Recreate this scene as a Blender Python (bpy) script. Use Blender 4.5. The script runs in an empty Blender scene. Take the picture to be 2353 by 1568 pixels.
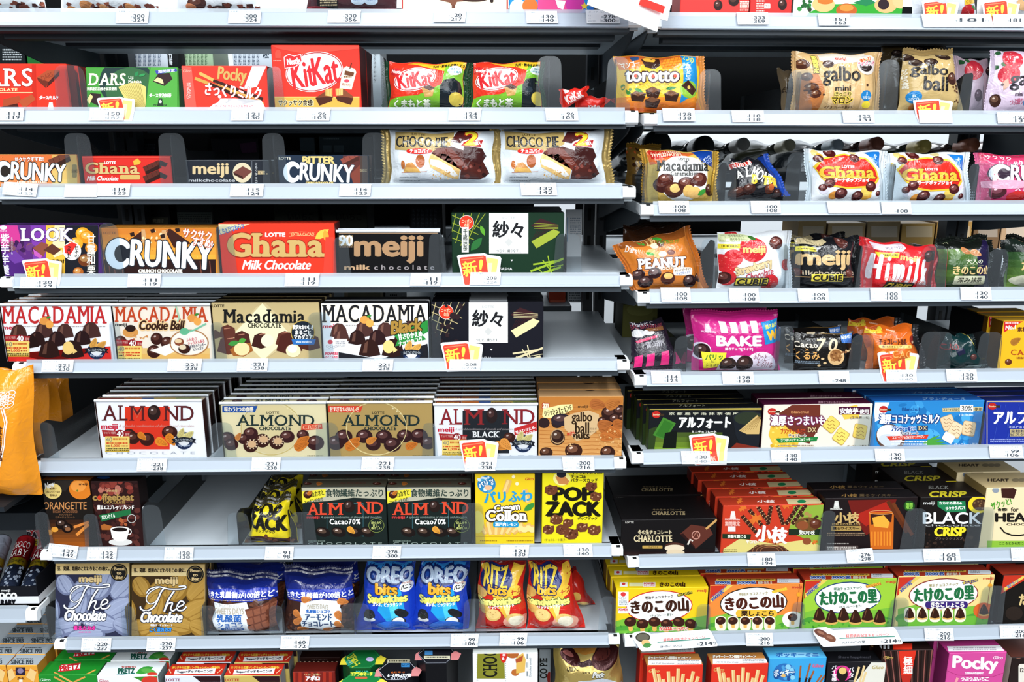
import bpy, bmesh, math, random
import numpy as np
from mathutils import Vector, Matrix

# ------------------------------------------------------------------ camera, world, lights, exposure
C = bpy.context.scene.collection
SC = bpy.context.scene
FPX, PITCH, CAM = 1872.0, math.radians(13.6), Vector((0, -1.154, 1.45))
cd = bpy.data.cameras.new('camera'); co = bpy.data.objects.new('camera', cd); C.objects.link(co)
cd.sensor_width = 36; cd.lens = FPX / 2353 * 36; cd.clip_start = .02
co.location = CAM; co.rotation_euler = (math.pi / 2 - PITCH, 0, 0)
SC.camera = co
w = bpy.data.worlds.new('store'); SC.world = w; w.use_nodes = True
w.node_tree.nodes['Background'].inputs[0].default_value = (.80, .90, 1, 1)
w.node_tree.nodes['Background'].inputs[1].default_value = .1
def area(n, loc, sx, sy, e, rot=(0, 0, 0), col=(.93, .97, 1)):
    l = bpy.data.lights.new(n, 'AREA'); l.shape = 'RECTANGLE'; l.size = sx; l.size_y = sy; l.energy = e; l.color = col
    o = bpy.data.objects.new(n, l); C.objects.link(o); o.location = loc; o.rotation_euler = rot
for i, x in enumerate((-1.55, -.25, 1.05, 2.35)):      # the aisle's ceiling tubes, running away from the shelves
    area('tube_or_fill', (x, -1.7, 2.75), .16, 2.6, 27)
area('tube_or_fill', (.3, -3.4, 2.3), 4.5, 1.2, 42, (math.radians(58), 0, 0))   # front panel added to light the pack fronts, for the next aisle's tubes
area('tube_or_fill', (.4, 1.6, 2.7), 4, .5, 40)                                  # the aisle behind the shelves
SC.view_settings.view_transform = 'Standard'; SC.view_settings.look = 'None'
SC.view_settings.exposure = .78; SC.view_settings.gamma = 1; SC.view_settings.use_curve_mapping = False
SC.cycles.transparent_max_bounces = 24; SC.cycles.max_bounces = 8

# ------------------------------------------------------------------ materials
def lin(h):
    if len(h) == 3: h = h[0]*2 + h[1]*2 + h[2]*2
    return [((v/255+.055)/1.055)**2.4 if v > 10 else v/3294.6 for v in (int(h[i:i+2], 16) for i in (0, 2, 4))]
MATS = {}
def mat(n, rough=.4, metal=0, bump=0, bs=60, spec=.5, coat=0, col=None, seed=None):
    if n in MATS: return MATS[n]
    m = bpy.data.materials.new(n); m.use_nodes = True; nt = m.node_tree; b = nt.nodes['Principled BSDF']
    b.inputs['Roughness'].default_value = rough; b.inputs['Metallic'].default_value = metal
    b.inputs['Specular IOR Level'].default_value = spec; b.inputs['Coat Weight'].default_value = coat; b.inputs['Coat Roughness'].default_value = .12
    if col: b.inputs['Base Color'].default_value = (*lin(col), 1)
    else:
        a = nt.nodes.new('ShaderNodeAttribute'); a.attribute_name = 'Col'; nt.links.new(a.outputs['Color'], b.inputs['Base Color'])
    if bump:
        t = nt.nodes.new('ShaderNodeTexCoord'); nz = nt.nodes.new('ShaderNodeTexNoise'); nz.inputs['Scale'].default_value = bs; nz.inputs['Detail'].default_value = 3
        nz.inputs['Distortion'].default_value = .8
        bp = nt.nodes.new('ShaderNodeBump'); bp.inputs['Strength'].default_value = bump; bp.inputs['Distance'].default_value = .004
        nt.links.new(t.outputs['Object'], nz.inputs['Vector']); nt.links.new(nz.outputs['Fac'], bp.inputs['Height']); nt.links.new(bp.outputs['Normal'], b.inputs['Normal'])
    MATS[n] = m; return m
def clear(n, tint, fog, rough, ior=1.45):
    m = bpy.data.materials.new(n); m.use_nodes = True; nt = m.node_tree; nt.nodes.remove(nt.nodes['Principled BSDF'])
    out = nt.nodes['Material Output']; N = nt.nodes.new
    tr = N('ShaderNodeBsdfTransparent'); tr.inputs[0].default_value = (*lin(tint), 1)
    df = N('ShaderNodeBsdfDiffuse'); df.inputs[0].default_value = (.75, .8, .85, 1)
    gl = N('ShaderNodeBsdfGlossy'); gl.inputs[0].default_value = (1, 1, 1, 1); gl.inputs['Roughness'].default_value = rough
    fr = N('ShaderNodeFresnel'); fr.inputs[0].default_value = ior
    m1 = N('ShaderNodeMixShader'); m1.inputs[0].default_value = fog; m2 = N('ShaderNodeMixShader')
    nt.links.new(tr.outputs[0], m1.inputs[1]); nt.links.new(df.outputs[0], m1.inputs[2])
    nt.links.new(fr.outputs[0], m2.inputs[0]); nt.links.new(m1.outputs[0], m2.inputs[1]); nt.links.new(gl.outputs[0], m2.inputs[2])
    nt.links.new(m2.outputs[0], out.inputs[0]); MATS[n] = m; return m
card = mat('printed_card', .42, spec=.16); film = mat('printed_film', .17, bump=.55, bs=60, spec=.5, coat=.1)
foil = mat('foil_film', .26, .55, bump=.4, bs=60); paper = mat('paper', .6, spec=.3)
rail_m = mat('rail_plastic', .34, col='a8b2bd', spec=.5, bump=.03, bs=9); steel = mat('shelf_paint', .45, col='bcc4ca', spec=.4, bump=.03, bs=300)
steel_d = mat('grey_paint', .5, col='3a4249', spec=.4); dark = mat('shade_black', .6, col='06080a', spec=.1); capm = mat('cap_plastic', .4, col='eef2f5')  # dark is the shade colour of the added sheets behind the shelves
post_m = mat('post_paint', .45, col='1c2228', spec=.4); slot_m = mat('slot_hole', .8, col='020304')
glint_m = clear('film_fold', 'ffffff', .75, .12); acr = clear('clear_acrylic', 'f6fafc', .026, .08, 1.3); wrapm = clear('cellophane', 'ffffff', .0, .07, 1.2); lipm = clear('lip_plastic', 'e6eef4', .35, .2)
smoke = clear('smoked_acrylic', '9aa0a0', .06, .1)
matte = mat('plain_surface', .7, spec=.2); gloss = mat('glossy_surface', .12, spec=.6)

# ------------------------------------------------------------------ mesh helpers
def link(name, me, parent=None):
    o = bpy.data.objects.new(name, me); C.objects.link(o)
    if parent: o.parent = parent
    return o
def mesh(name, vs, fs, m, cols=None, smooth=False, normals=None):
    me = bpy.data.meshes.new(name)
    me.from_pydata([tuple(map(float, v)) for v in vs], [], [tuple(map(int, f)) for f in fs])
    me.materials.append(m)
    if cols is not None:
        if isinstance(cols, str): cols = [cols] * len(fs)
        cache = {c: (*lin(c), 1) for c in set(cols)}
        arr = np.array([cache[c] for c in cols], dtype=np.float32)
        tot = np.array([len(f) for f in fs])
        at = me.color_attributes.new('Col', 'FLOAT_COLOR', 'CORNER')
        at.data.foreach_set('color', np.repeat(arr, tot, axis=0).ravel())
    if smooth: me.polygons.foreach_set('use_smooth', [True] * len(fs))
    if normals is not None:
        try: me.normals_split_custom_set_from_vertices([tuple(map(float, n)) for n in normals])
        except Exception: pass
    me.update(); return me
def boxm(parts, name, m, bev=0, cols=None):
    """parts: list of (x0,y0,z0,x1,y1,z1[,hex])"""
    vs, fs, cs = [], [], []
    for p in parts:
        x0, y0, z0, x1, y1, z1 = p[:6]; k = len(vs)
        vs += [(x0,y0,z0),(x1,y0,z0),(x1,y1,z0),(x0,y1,z0),(x0,y0,z1),(x1,y0,z1),(x1,y1,z1),(x0,y1,z1)]
        fs += [(k+a,k+b,k+c,k+d) for a,b,c,d in ((0,3,2,1),(4,5,6,7),(0,1,5,4),(1,2,6,5),(2,3,7,6),(3,0,4,7))]
        cs += [p[6] if len(p) > 6 else 'fff'] * 6
    me = mesh(name, vs, fs, m, cs)
    return me
def prism(name, prof, x0, x1, m, cols=None, axis='x', smooth=False):
    n = len(prof)
    vs = [(x0, *p) for p in prof] + [(x1, *p) for p in prof] if axis == 'x' else [(p[0], x0, p[1]) for p in prof] + [(p[0], x1, p[1]) for p in prof]
    fs = [(i, (i+1) % n, n + (i+1) % n, n + i) for i in range(n)] + [tuple(range(n-1, -1, -1)), tuple(range(n, 2*n))]
    me = mesh(name, vs, fs, m, cols)
    bm = bmesh.new(); bm.from_mesh(me); bmesh.ops.recalc_face_normals(bm, faces=bm.faces); bm.to_mesh(me); bm.free()
    return me
def lathe(name, prof, m, cols=None, seg=24):
    vs, fs, cs = [], [], []
    n = len(prof)
    for k in range(seg):
        a = 2*math.pi*k/seg; vs += [(r*math.cos(a), r*math.sin(a), z) for r, z in prof]
    for k in range(seg):
        for i in range(n-1):
            q = ((k+1) % seg)*n; fs.append((k*n+i, q+i, q+i+1, k*n+i+1)); cs.append(cols[i] if cols else 'fff')
    return mesh(name, vs, fs, m, cs, smooth=True)
def thing(name, label, cat, loc=(0,0,0), rz=0, rx=0, group=None):
    o = bpy.data.objects.new(name, None); C.objects.link(o); o.empty_display_size = .02
    o.location = loc; o.rotation_euler = (rx, 0, rz); o['label'] = label; o['category'] = cat
    if group: o['group'] = group
    return o
def tagp(o, label, cat, group=None):
    o['label'] = label; o['category'] = cat
    if group: o['group'] = group
    return o
def dup(root, loc, label, group=None):
    r = root.copy(); C.objects.link(r); r.location = loc; r['label'] = label
    if group: r['group'] = group
    for ch in list(root.children):
        c = ch.copy(); C.objects.link(c); c.parent = r
        for g in ch.children:
            d = g.copy(); C.objects.link(d); d.parent = c
    return r

# ------------------------------------------------------------------ shelving units: a frame each, measured from the photograph
FWD = Vector((0, math.cos(PITCH), -math.sin(PITCH))); UPV = Vector((0, math.sin(PITCH), math.cos(PITCH)))
def ray(px, py): return FWD + Vector((1, 0, 0)) * ((px - 1176.5) / FPX) - UPV * ((py - 784) / FPX)
class Unit:
    def __init__(s, ox, oy, yaw):
        s.o = Vector((ox, oy, 0)); s.yaw = yaw; s.ax = Vector((math.cos(yaw), math.sin(yaw), 0)); s.ay = Vector((-math.sin(yaw), math.cos(yaw), 0))
        d = CAM - s.o; s.c = Vector((d.dot(s.ax), d.dot(s.ay), CAM.z)); s.z = {}; s.zb = {}
    def loc(s, px, py, dep, tilt=0, z0=0):
        """photo pixel -> unit coordinates (x, z) on the plane at depth dep, leaning back by tilt about height z0"""
        r = ray(px, py); dx, dy, dz = r.dot(s.ax), r.dot(s.ay), r.z; t = math.tan(tilt)
        k = (dep - t*z0 - s.c.y + t*s.c.z) / (dy - t*dz)
        return s.c.x + k*dx, s.c.z + k*dz
    def onz(s, px, py, z):
        r = ray(px, py); k = (z - s.c.z)/r.z
        return s.c.x + k*r.dot(s.ax), s.c.y + k*r.dot(s.ay)
    def py(s, x, y, z):
        """photo row of a unit point"""
        v = s.o + s.ax*x + s.ay*y + Vector((0, 0, z)) - CAM
        return 784 - FPX * v.dot(UPV) / v.dot(FWD)
    def w(s, x, y, z): return s.o + s.ax*x + s.ay*y + Vector((0, 0, z))
YL, YR = math.radians(.9), math.radians(2.3)
L = Unit(-.28, 0, YL)
jx, jz = L.loc(1452, 640, 0)
jw = L.w(jx + .006, 0, 0)
R = Unit(jw.x, jw.y, YR)
for i, (a, b) in enumerate(((23,62),(249,287),(424,459),(630,662),(826,857),(1052,1085),(1255,1287),(1461,1491))):
    L.z[i] = L.loc(728, a, 0)[1] - .003; L.zb[i] = L.loc(728, b, -.009)[1]
for i, (a, b) in enumerate(((33,69),(256,290),(464,496),(664,697),(853,885),(1029,1063),(1268,1299),(1446,1480))):
    R.z[i] = R.loc(1900, a, 0)[1] - .003; R.zb[i] = R.loc(1900, b, -.009)[1]
RT = math.radians(21)

# ------------------------------------------------------------------ printed artwork: flat shapes in photograph units, laid on a pack's face
TEXT = {}
def T(s, x0, y0, x1, y1, c, b=0, i=0, r=0, o=None, w=1.5, f=0, k=0):
    key = (s, i, f); TEXT.setdefault(key, None)
    return ('T', key, x0, y0, x1, y1, c, b, r, o, w, k)
def P(pts, c): return ('P', [(pts[j], pts[j+1]) for j in range(0, len(pts), 2)], c)
def Q(x0, y0, x1, y1, c): return ('P', [(x0,y0),(x1,y0),(x1,y1),(x0,y1)], c)
def E(cx, cy, rx, ry, c, r=0, n=26):
    a = math.radians(r); ca, sa = math.cos(a), math.sin(a); pts = []
    for j in range(n):
        t = 2*math.pi*j/n; u, v = rx*math.cos(t), ry*math.sin(t); pts.append((cx + u*ca - v*sa, cy + u*sa + v*ca))
    return ('P', pts, c)
def RG(cx, cy, rx, ry, wd, c, r=0):
    n = 30; a = math.radians(r); ca, sa = math.cos(a), math.sin(a); vs, fs = [], []
    for j in range(n):
        t = 2*math.pi*j/n
        for q in (0, wd):
            u, v = (rx-q)*math.cos(t), (ry-q)*math.sin(t); vs.append((cx + u*ca - v*sa, cy + u*sa + v*ca))
    for j in range(n): q = (j+1) % n; fs.append((2*j, 2*q, 2*q+1, 2*j+1))
    return ('M', vs, fs, c)
def RR(x0, y0, x1, y1, rad, c, r=0):
    pts = []; cx0, cy0 = (x0+x1)/2, (y0+y1)/2; a0 = math.radians(r)
    for cx, cy, a in ((x1-rad, y0+rad, -90), (x1-rad, y1-rad, 0), (x0+rad, y1-rad, 90), (x0+rad, y0+rad, 180)):
        for j in range(5):
            t = math.radians(a + j*22.5); pts.append((cx + rad*math.cos(t), cy + rad*math.sin(t)))
    if r: pts = [(cx0+(x-cx0)*math.cos(a0)-(y-cy0)*math.sin(a0), cy0+(x-cx0)*math.sin(a0)+(y-cy0)*math.cos(a0)) for x, y in pts]
    return ('P', pts, c)
def Ln(pts, wd, c):
    p = [(pts[j], pts[j+1]) for j in range(0, len(pts), 2)]; vs, fs = [], []
    for j, (x, y) in enumerate(p):
        a = p[max(0, j-1)]; b = p[min(len(p)-1, j+1)]; d = math.hypot(b[0]-a[0], b[1]-a[1]) or 1
        nx, ny = -(b[1]-a[1])/d*wd/2, (b[0]-a[0])/d*wd/2; vs += [(x+nx, y+ny), (x-nx, y-ny)]
        if j: fs.append((2*j-2, 2*j, 2*j+1, 2*j-1))
    return ('M', vs, fs, c)
def SM(pts, wd, c):      # a smooth pen stroke
    p = [(pts[j], pts[j+1]) for j in range(0, len(pts), 2)]; o = []
    for j in range(len(p)-1):
        a, b, d, e = p[max(j-1, 0)], p[j], p[j+1], p[min(j+2, len(p)-1)]
        for k in range(5):
            t = k/5; o += [.5*((2*b[m]) + (d[m]-a[m])*t + (2*a[m]-5*b[m]+4*d[m]-e[m])*t*t + (3*b[m]-a[m]-3*d[m]+e[m])*t**3) for m in (0, 1)]
    return Ln(o + list(p[-1]), wd, c)
def X(x0, y0, x1, y1, c, rows=1, seed=1):        # tiny print, too small to read
    rd = random.Random(int(x0*7+y0*13)+seed); vs, fs = [], []; h = (y1-y0)/rows
    for q in range(rows):
        x = x0
        while x < x1 - 1:
            wd = min(rd.uniform(1.2, 4), x1-x); k = len(vs); ya, yb = y0+h*q+h*.15, y0+h*q+h*.72
            vs += [(x,ya),(x+wd,ya),(x+wd,yb),(x,yb)]; fs.append((k,k+1,k+2,k+3)); x += wd + rd.uniform(.6, 1.4)
    return ('M', vs, fs, c)
def B(cx, cy, r, ry=None, c='3a1812', hl='8a5a4a', rot=0):      # a printed chocolate ball
    ry = ry or r
    return [E(cx, cy, r, ry, c, rot), E(cx-r*.15, cy-ry*.25, r*.62, ry*.5, mix(c, hl, .4), rot), E(cx-r*.28, cy-ry*.38, r*.2, ry*.14, mix(hl, 'ffffff', .5), rot-20)]
def mix(a, b, t):
    if len(a) == 3: a = ''.join(q*2 for q in a)
    if len(b) == 3: b = ''.join(q*2 for q in b)
    return ''.join('%02x' % round(int(a[j:j+2], 16)*(1-t) + int(b[j:j+2], 16)*t) for j in (0, 2, 4))
def N(cx, cy, l, rot, c='d07a2c'):                 # a printed almond
    a = math.radians(rot); ca, sa = math.cos(a), math.sin(a)
    f = lambda u, v: (cx + l*(u*ca - v*sa), cy + l*(u*sa + v*ca))
    pts = [f(.5*math.cos(t)*(1), .29*math.sin(t)*(1-.45*math.cos(t))) for t in (2*math.pi*j/20 for j in range(20))]
    out = [('P', pts, c)]
    for q in (-.13, -.04, .05, .13): out.append(Ln([*f(-.38, q), *f(0, q*1.1), *f(.36, q*.35)], max(.6, l*.022), mix(c, '5a2a08', .45)))
    return out
def SCT(seed, x0, y0, x1, y1, n, r0, r1, cols, asp=.6):
    rd = random.Random(seed); out = []
    for _ in range(n):
        r = rd.uniform(r0, r1); out.append(E(rd.uniform(x0, x1), rd.uniform(y0, y1), r, r*rd.uniform(asp, 1), rd.choice(cols), rd.uniform(0, 180), 10))
    return out
def STAR(cx, cy, r, c, n=5, inner=.45, rot=-90):
    return ('P', [(cx + (r if j % 2 == 0 else r*inner)*math.cos(math.radians(rot)+math.pi*j/n), cy + (r if j % 2 == 0 else r*inner)*math.sin(math.radians(rot)+math.pi*j/n)) for j in range(2*n)], c)
def LEAF(x0, y0, x1, y1, wd, c):
    dx, dy = x1-x0, y1-y0; d = math.hypot(dx, dy); nx, ny = -dy/d*wd, dx/d*wd
    f = lambda t, s: (x0+dx*t+nx*s, y0+dy*t+ny*s)
    return ('P', [f(0,0), f(.25,.8), f(.5,1), f(.75,.7), f(1,0), f(.75,-.7), f(.5,-1), f(.25,-.8)], c)
def G(x0, y0, x1, y1, c0, c1, n=8, horiz=False):      # printed colour blend in bands
    o = []
    for j in range(n):
        a, b = j/n, (j+1)/n
        o.append(Q(x0+(x1-x0)*a, y0, x0+(x1-x0)*b, y1, mix(c0, c1, (j+.5)/n)) if horiz else Q(x0, y0+(y1-y0)*a, x1, y0+(y1-y0)*b, mix(c0, c1, (j+.5)/n)))
    return o
def flat(a):
    for q in a:
        if isinstance(q, list): yield from flat(q)
        elif q is not None: yield q

SERIF = {'A':'bl br','B':'tl bl','D':'tl bl','E':'tl bl','F':'tl bl','H':'tl tr bl br','I':'tm bm','K':'tl tr bl br','L':'tl bl','M':'tl tr bl br','N':'tl bl tr','P':'tl bl','R':'tl bl br',
 'T':'bm','U':'tl tr','Y':'tl tr bm','h':'tl bl br','n':'tl bl br','m':'tl bl bm br','i':'bm','l':'tm bm','d':'tr br','b':'tl','a':'br','r':'tl bl','k':'tl bl br','1':'bm','p':'tl bl','u':'tl tr br'}
def make_text():
    """every printed string becomes outline polygons, scaled to a unit square"""
    jobs = {}; objs = []
    need = set()
    for (s, i, f) in TEXT:
        if f: need |= {(ch, i) for ch in s if ch != ' '}
        else: need.add((s, i))
    for s, i in need:
        c = bpy.data.curves.new('printing', 'FONT'); c.body = s; c.shear = i; c.resolution_u = 3; c.align_x = 'CENTER'; c.offset = 0
        c.space_line = .95
        o = bpy.data.objects.new('printing', c); C.objects.link(o); jobs[(s, i)] = o
    dg = bpy.context.evaluated_depsgraph_get(); raw = {}
    for k, o in jobs.items():
        me = bpy.data.meshes.new_from_object(o.evaluated_get(dg))
        raw[k] = (np.array([v.co[:2] for v in me.vertices]).reshape(-1, 2), [tuple(p.vertices) for p in me.polygons]); bpy.data.meshes.remove(me)
    for o in jobs.values():
        c = o.data; bpy.data.objects.remove(o); bpy.data.curves.remove(c)
    for key in TEXT:
        s, i, f = key
        if not f: v, fc = raw[(s, i)]; v = v.copy(); fc = list(fc)
        else:
            v, fc, x = [], [], 0
            for ch in s:
                if ch == ' ': x += .3; continue
                g, gf = raw[(ch, i)]; lo, hi = g.min(0), g.max(0); k = len(v)
                v += [(p[0]-lo[0]+x, p[1], 0) for p in g]; fc += [tuple(q+k for q in t) for t in gf]
                wd = hi[0]-lo[0]; st = .05
                top = hi[1] if not ch.islower() or ch in 'hlbdk' else .46
                for q in SERIF.get(ch, '').split():
                    cx = x + {'l': st, 'r': wd-st, 'm': wd/2}[q[1]]; yy = top if q[0] == 't' else max(lo[1], 0); h = .045 if q[0] == 'b' else -.045
                    if ch == 'p' and q[0] == 'b': yy = lo[1]
                    sl = i*yy; hw = .12 if q[1] != 'm' or ch != 'm' else .09
                    k = len(v); v += [(cx-hw+sl, yy, 1), (cx+hw+sl, yy, 1), (cx+hw+sl, yy+h, 1), (cx-hw+sl, yy+h, 1)]; fc.append((k, k+1, k+2, k+3))
                x += wd + .14
            v = np.array(v, float).reshape(-1, 3)
        if len(v) and v.shape[1] == 2: v = np.concatenate([v, np.zeros((len(v), 1))], 1)
        if len(v) == 0: TEXT[key] = (v, []); continue
        lo, hi = v.min(0), v.max(0); sz = np.maximum(hi-lo, 1e-4); lo[2] = 0; sz[2] = 1
        TEXT[key] = ((v-lo)/sz, fc)
def shapes(art):
    """-> list of (verts Nx2 in photo units, faces, colour)"""
    for q in flat(art):
        if q[0] == 'P': yield np.array(q[1], float), [tuple(range(len(q[1])))], q[2], 0
        elif q[0] == 'M': yield np.array(q[1], float), q[2], q[3], 0
        else:
            _, key, x0, y0, x1, y1, c, b, r, o, wd, k = q
            v, fc = TEXT[key]
            if len(v) == 0: continue
            p = np.empty((len(v), 2)); sub = v[:, 2]*.06; p[:, 0] = x0 + (x1-x0)*v[:, 0]; p[:, 1] = y1 - (y1-y0)*v[:, 1]
            if k: p[:, 1] += k*(2*v[:, 0]-1)**2
            if r:
                a = math.radians(r); cx, cy = (x0+x1)/2, (y0+y1)/2; d = p - (cx, cy)
                p = np.stack([cx + d[:, 0]*math.cos(a) - d[:, 1]*math.sin(a), cy + d[:, 0]*math.sin(a) + d[:, 1]*math.cos(a)], 1)
            def multi(offs):
                vs = np.concatenate([p + of for of in offs]); fs = [tuple(t + len(p)*j for t in f) for j in range(len(offs)) for f in fc]; return vs, fs, np.concatenate([sub + .11*j for j in range(len(offs))])
            def out(m, c): return m[0], m[1], c, m[2]
            if o: yield out(multi([np.array((math.cos(t), math.sin(t)))*(wd+b) for t in (math.pi*j/4 + .3 for j in range(8))]), o)
            if b: yield out(multi([np.array(t)*b for t in ((0,0),(1,0),(-1,0),(0,.6),(0,-.6),(.5,.4),(-.5,-.4))]), c)
            else: yield p, fc, c, sub
def lay(art, fmap, clip, grid=None, crease=False):
    """lays artwork on a face: fmap(photo pts)->face pts; clip box; grid=(nu,nv) cuts it to follow a curved pack. -> verts (x,y,layer), faces, colours"""
    bm = bmesh.new(); lay_i = bm.faces.layers.int.new('c'); cols, boxes = [], []; outside = False
    for v, fc, c, sub in shapes(art):
        sub = np.zeros(len(v)) + sub
        q = fmap(v); lo, hi = q.min(0), q.max(0)
        if hi[0] < clip[0] or hi[1] < clip[1] or lo[0] > clip[2] or lo[1] > clip[3]: continue
        lv = 0
        for (bl, bh, bv) in boxes:
            if bv >= lv and lo[0] < bh[0] and hi[0] > bl[0] and lo[1] < bh[1] and hi[1] > bl[1]: lv = bv + 1
        boxes.append((lo, hi, lv)); cols.append(c)
        if lo[0] < clip[0] or lo[1] < clip[1] or hi[0] > clip[2] or hi[1] > clip[3]: outside = True
        bv = [bm.verts.new((q[j,0], q[j,1], lv + sub[j])) for j in range(len(q))]
        for f in fc:
            g = q[list(f)]; sg = float(np.sum(g[:,0]*np.roll(g[:,1],-1) - g[:,1]*np.roll(g[:,0],-1)))
            if sg < 0: f = f[::-1]
            try: nf = bm.faces.new([bv[t] for t in f]); nf[lay_i] = len(cols)-1
            except Exception: pass
    if outside or grid or crease: bmesh.ops.triangulate(bm, faces=bm.faces[:])
    def cut(co, no, clr):
        bmesh.ops.bisect_plane(bm, geom=bm.verts[:]+bm.edges[:]+bm.faces[:], dist=1e-7, plane_co=co, plane_no=no, clear_outer=clr)
    if outside:
        cut((clip[0],0,0), (-1,0,0), True); cut((clip[2],0,0), (1,0,0), True); cut((0,clip[1],0), (0,-1,0), True); cut((0,clip[3],0), (0,1,0), True)
    if crease: cut((0,0,0), (0,1,0), False)
    if grid:
        for j in range(1, grid[0]): cut((j/grid[0],0,0), (1,0,0), False)
        for j in range(1, grid[1]): cut((0,j/grid[1],0), (0,1,0), False)
        for j in range(1-grid[1], grid[0]): cut((j/grid[0],0,0), (grid[0],-grid[1],0), False)
    bm.verts.index_update()
    vs = np.array([v.co[:] for v in bm.verts]).reshape(-1, 3); fs = [tuple(v.index for v in f.verts) for f in bm.faces]; cc = [cols[f[lay_i]] for f in bm.faces]
    bm.free(); return vs, fs, cc

JOBS = []
def later(fn):
    def g(*a, **k): JOBS.append((fn, a, k))
    return g
ORD = ['second', 'third', 'fourth', 'fifth', 'sixth', 'seventh', 'eighth', 'ninth', 'tenth', 'eleventh', 'twelfth', 'thirteenth']
GROUPED = lambda name: name
def queue(root, U, x, y, z, n, step, what, grp, dx=0, jit=.0):
    rd = random.Random(int(x*1e4))
    for j in range(n):
        dup(root, U.w(x + dx*(j+1) + rd.uniform(-jit, jit), y + step*(j+1), z), '%s from the front in the file of %s' % (ORD[j], what), grp)
EPS, DEL = .00025, .00003
@later
def carton(name, cat, label, what, U, s, x0, x1, yt, d, c, art, top=None, tc=None, sc=None, n=0, step=None, back=.005, tilt=0, wrap=False, dx=0, jit=.002, z=None, mt=None, h=None, parts=None, rollz=0):
    mt = mt or card; z = U.z[s] if z is None else z; tilt = math.radians(tilt)
    xa, zt = U.loc(x0, yt, back, tilt, z); xb, _ = U.loc(x1, yt, back, tilt, z)
    cx = (xa+xb)/2; wd = xb-xa; hh = h or (zt - z)/math.cos(tilt)
    if h: z = zt - h*math.cos(tilt)
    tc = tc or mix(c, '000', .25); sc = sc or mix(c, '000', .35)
    grp = 'file of ' + what if n else None
    root = thing(name, label, cat, U.w(cx, back, z), U.yaw + rollz, -tilt, grp)
    def fm(p):
        o = np.empty((len(p), 2))
        for j, (px, py) in enumerate(p): a, b = U.loc(px, py, back, tilt, z); o[j] = (a-cx, (b-z)/math.cos(tilt))
        return o
    bm = bmesh.new(); bmesh.ops.create_cube(bm, size=1)
    for v in bm.verts: v.co = (v.co.x*wd, (v.co.y+.5)*d, (v.co.z+.5)*hh)
    bmesh.ops.bevel(bm, geom=bm.edges[:], offset=min(.0009, d*.2), segments=1, affect='EDGES', profile=.5)
    bm.verts.index_update(); bm.normal_update()
    vs = [v.co[:] for v in bm.verts]; fs = []; cs = []
    for f in bm.faces:
        fs.append(tuple(v.index for v in f.verts)); nn = f.normal
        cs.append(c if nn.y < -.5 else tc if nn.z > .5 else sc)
    bm.free()
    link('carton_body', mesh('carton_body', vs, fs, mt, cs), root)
    if art:
        m = .0006
        v, f, cc = lay(art, fm, (-wd/2+m, m, wd/2-m, hh-m))
        if len(f): link('front_print', mesh('front_print', np.stack([v[:,0], -EPS-DEL*v[:,2], v[:,1]], 1), f, mt, cc), root)
    if top:
        zz = z + hh
        def tm(p):
            o = np.empty((len(p), 2))
            for j, (px, py) in enumerate(p): a, b = U.onz(px, py, zz); o[j] = (a-cx, b-back)
            return o
        v, f, cc = lay(top, tm, (-wd/2+.0008, .0006, wd/2-.0008, d-.0006))
        if len(f): link('top_print', mesh('top_print', np.stack([v[:,0], v[:,1], hh+EPS+DEL*v[:,2]], 1), f, mt, cc), root)
    if wrap:
        e = .0016
        vs = [(sx*(wd/2+e*.6), y, zz) for zz in (0.0004, hh+e) for y in (-e, d+e*.4) for sx in (-1, 1)]
        link('clear_wrapper', mesh('clear_wrapper', vs, [(0,1,5,4),(1,3,7,5),(3,2,6,7),(2,0,4,6),(4,5,7,6)], wrapm), root)
        link('film_fold', prism('film_fold', [(-.0012, hh-.0012), (-.003, hh+.0006), (-.0012, hh+.0032), (.001, hh+.0022)], -wd/2-.001, wd/2+.001, glint_m), root)  # whitened ridge added along the film fold for its silver highlight
    if parts: parts(root, wd, hh, d, fm)
    if n: queue(root, U, cx, back, z, n, step or d+.0015, what, grp, dx, jit)

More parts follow.
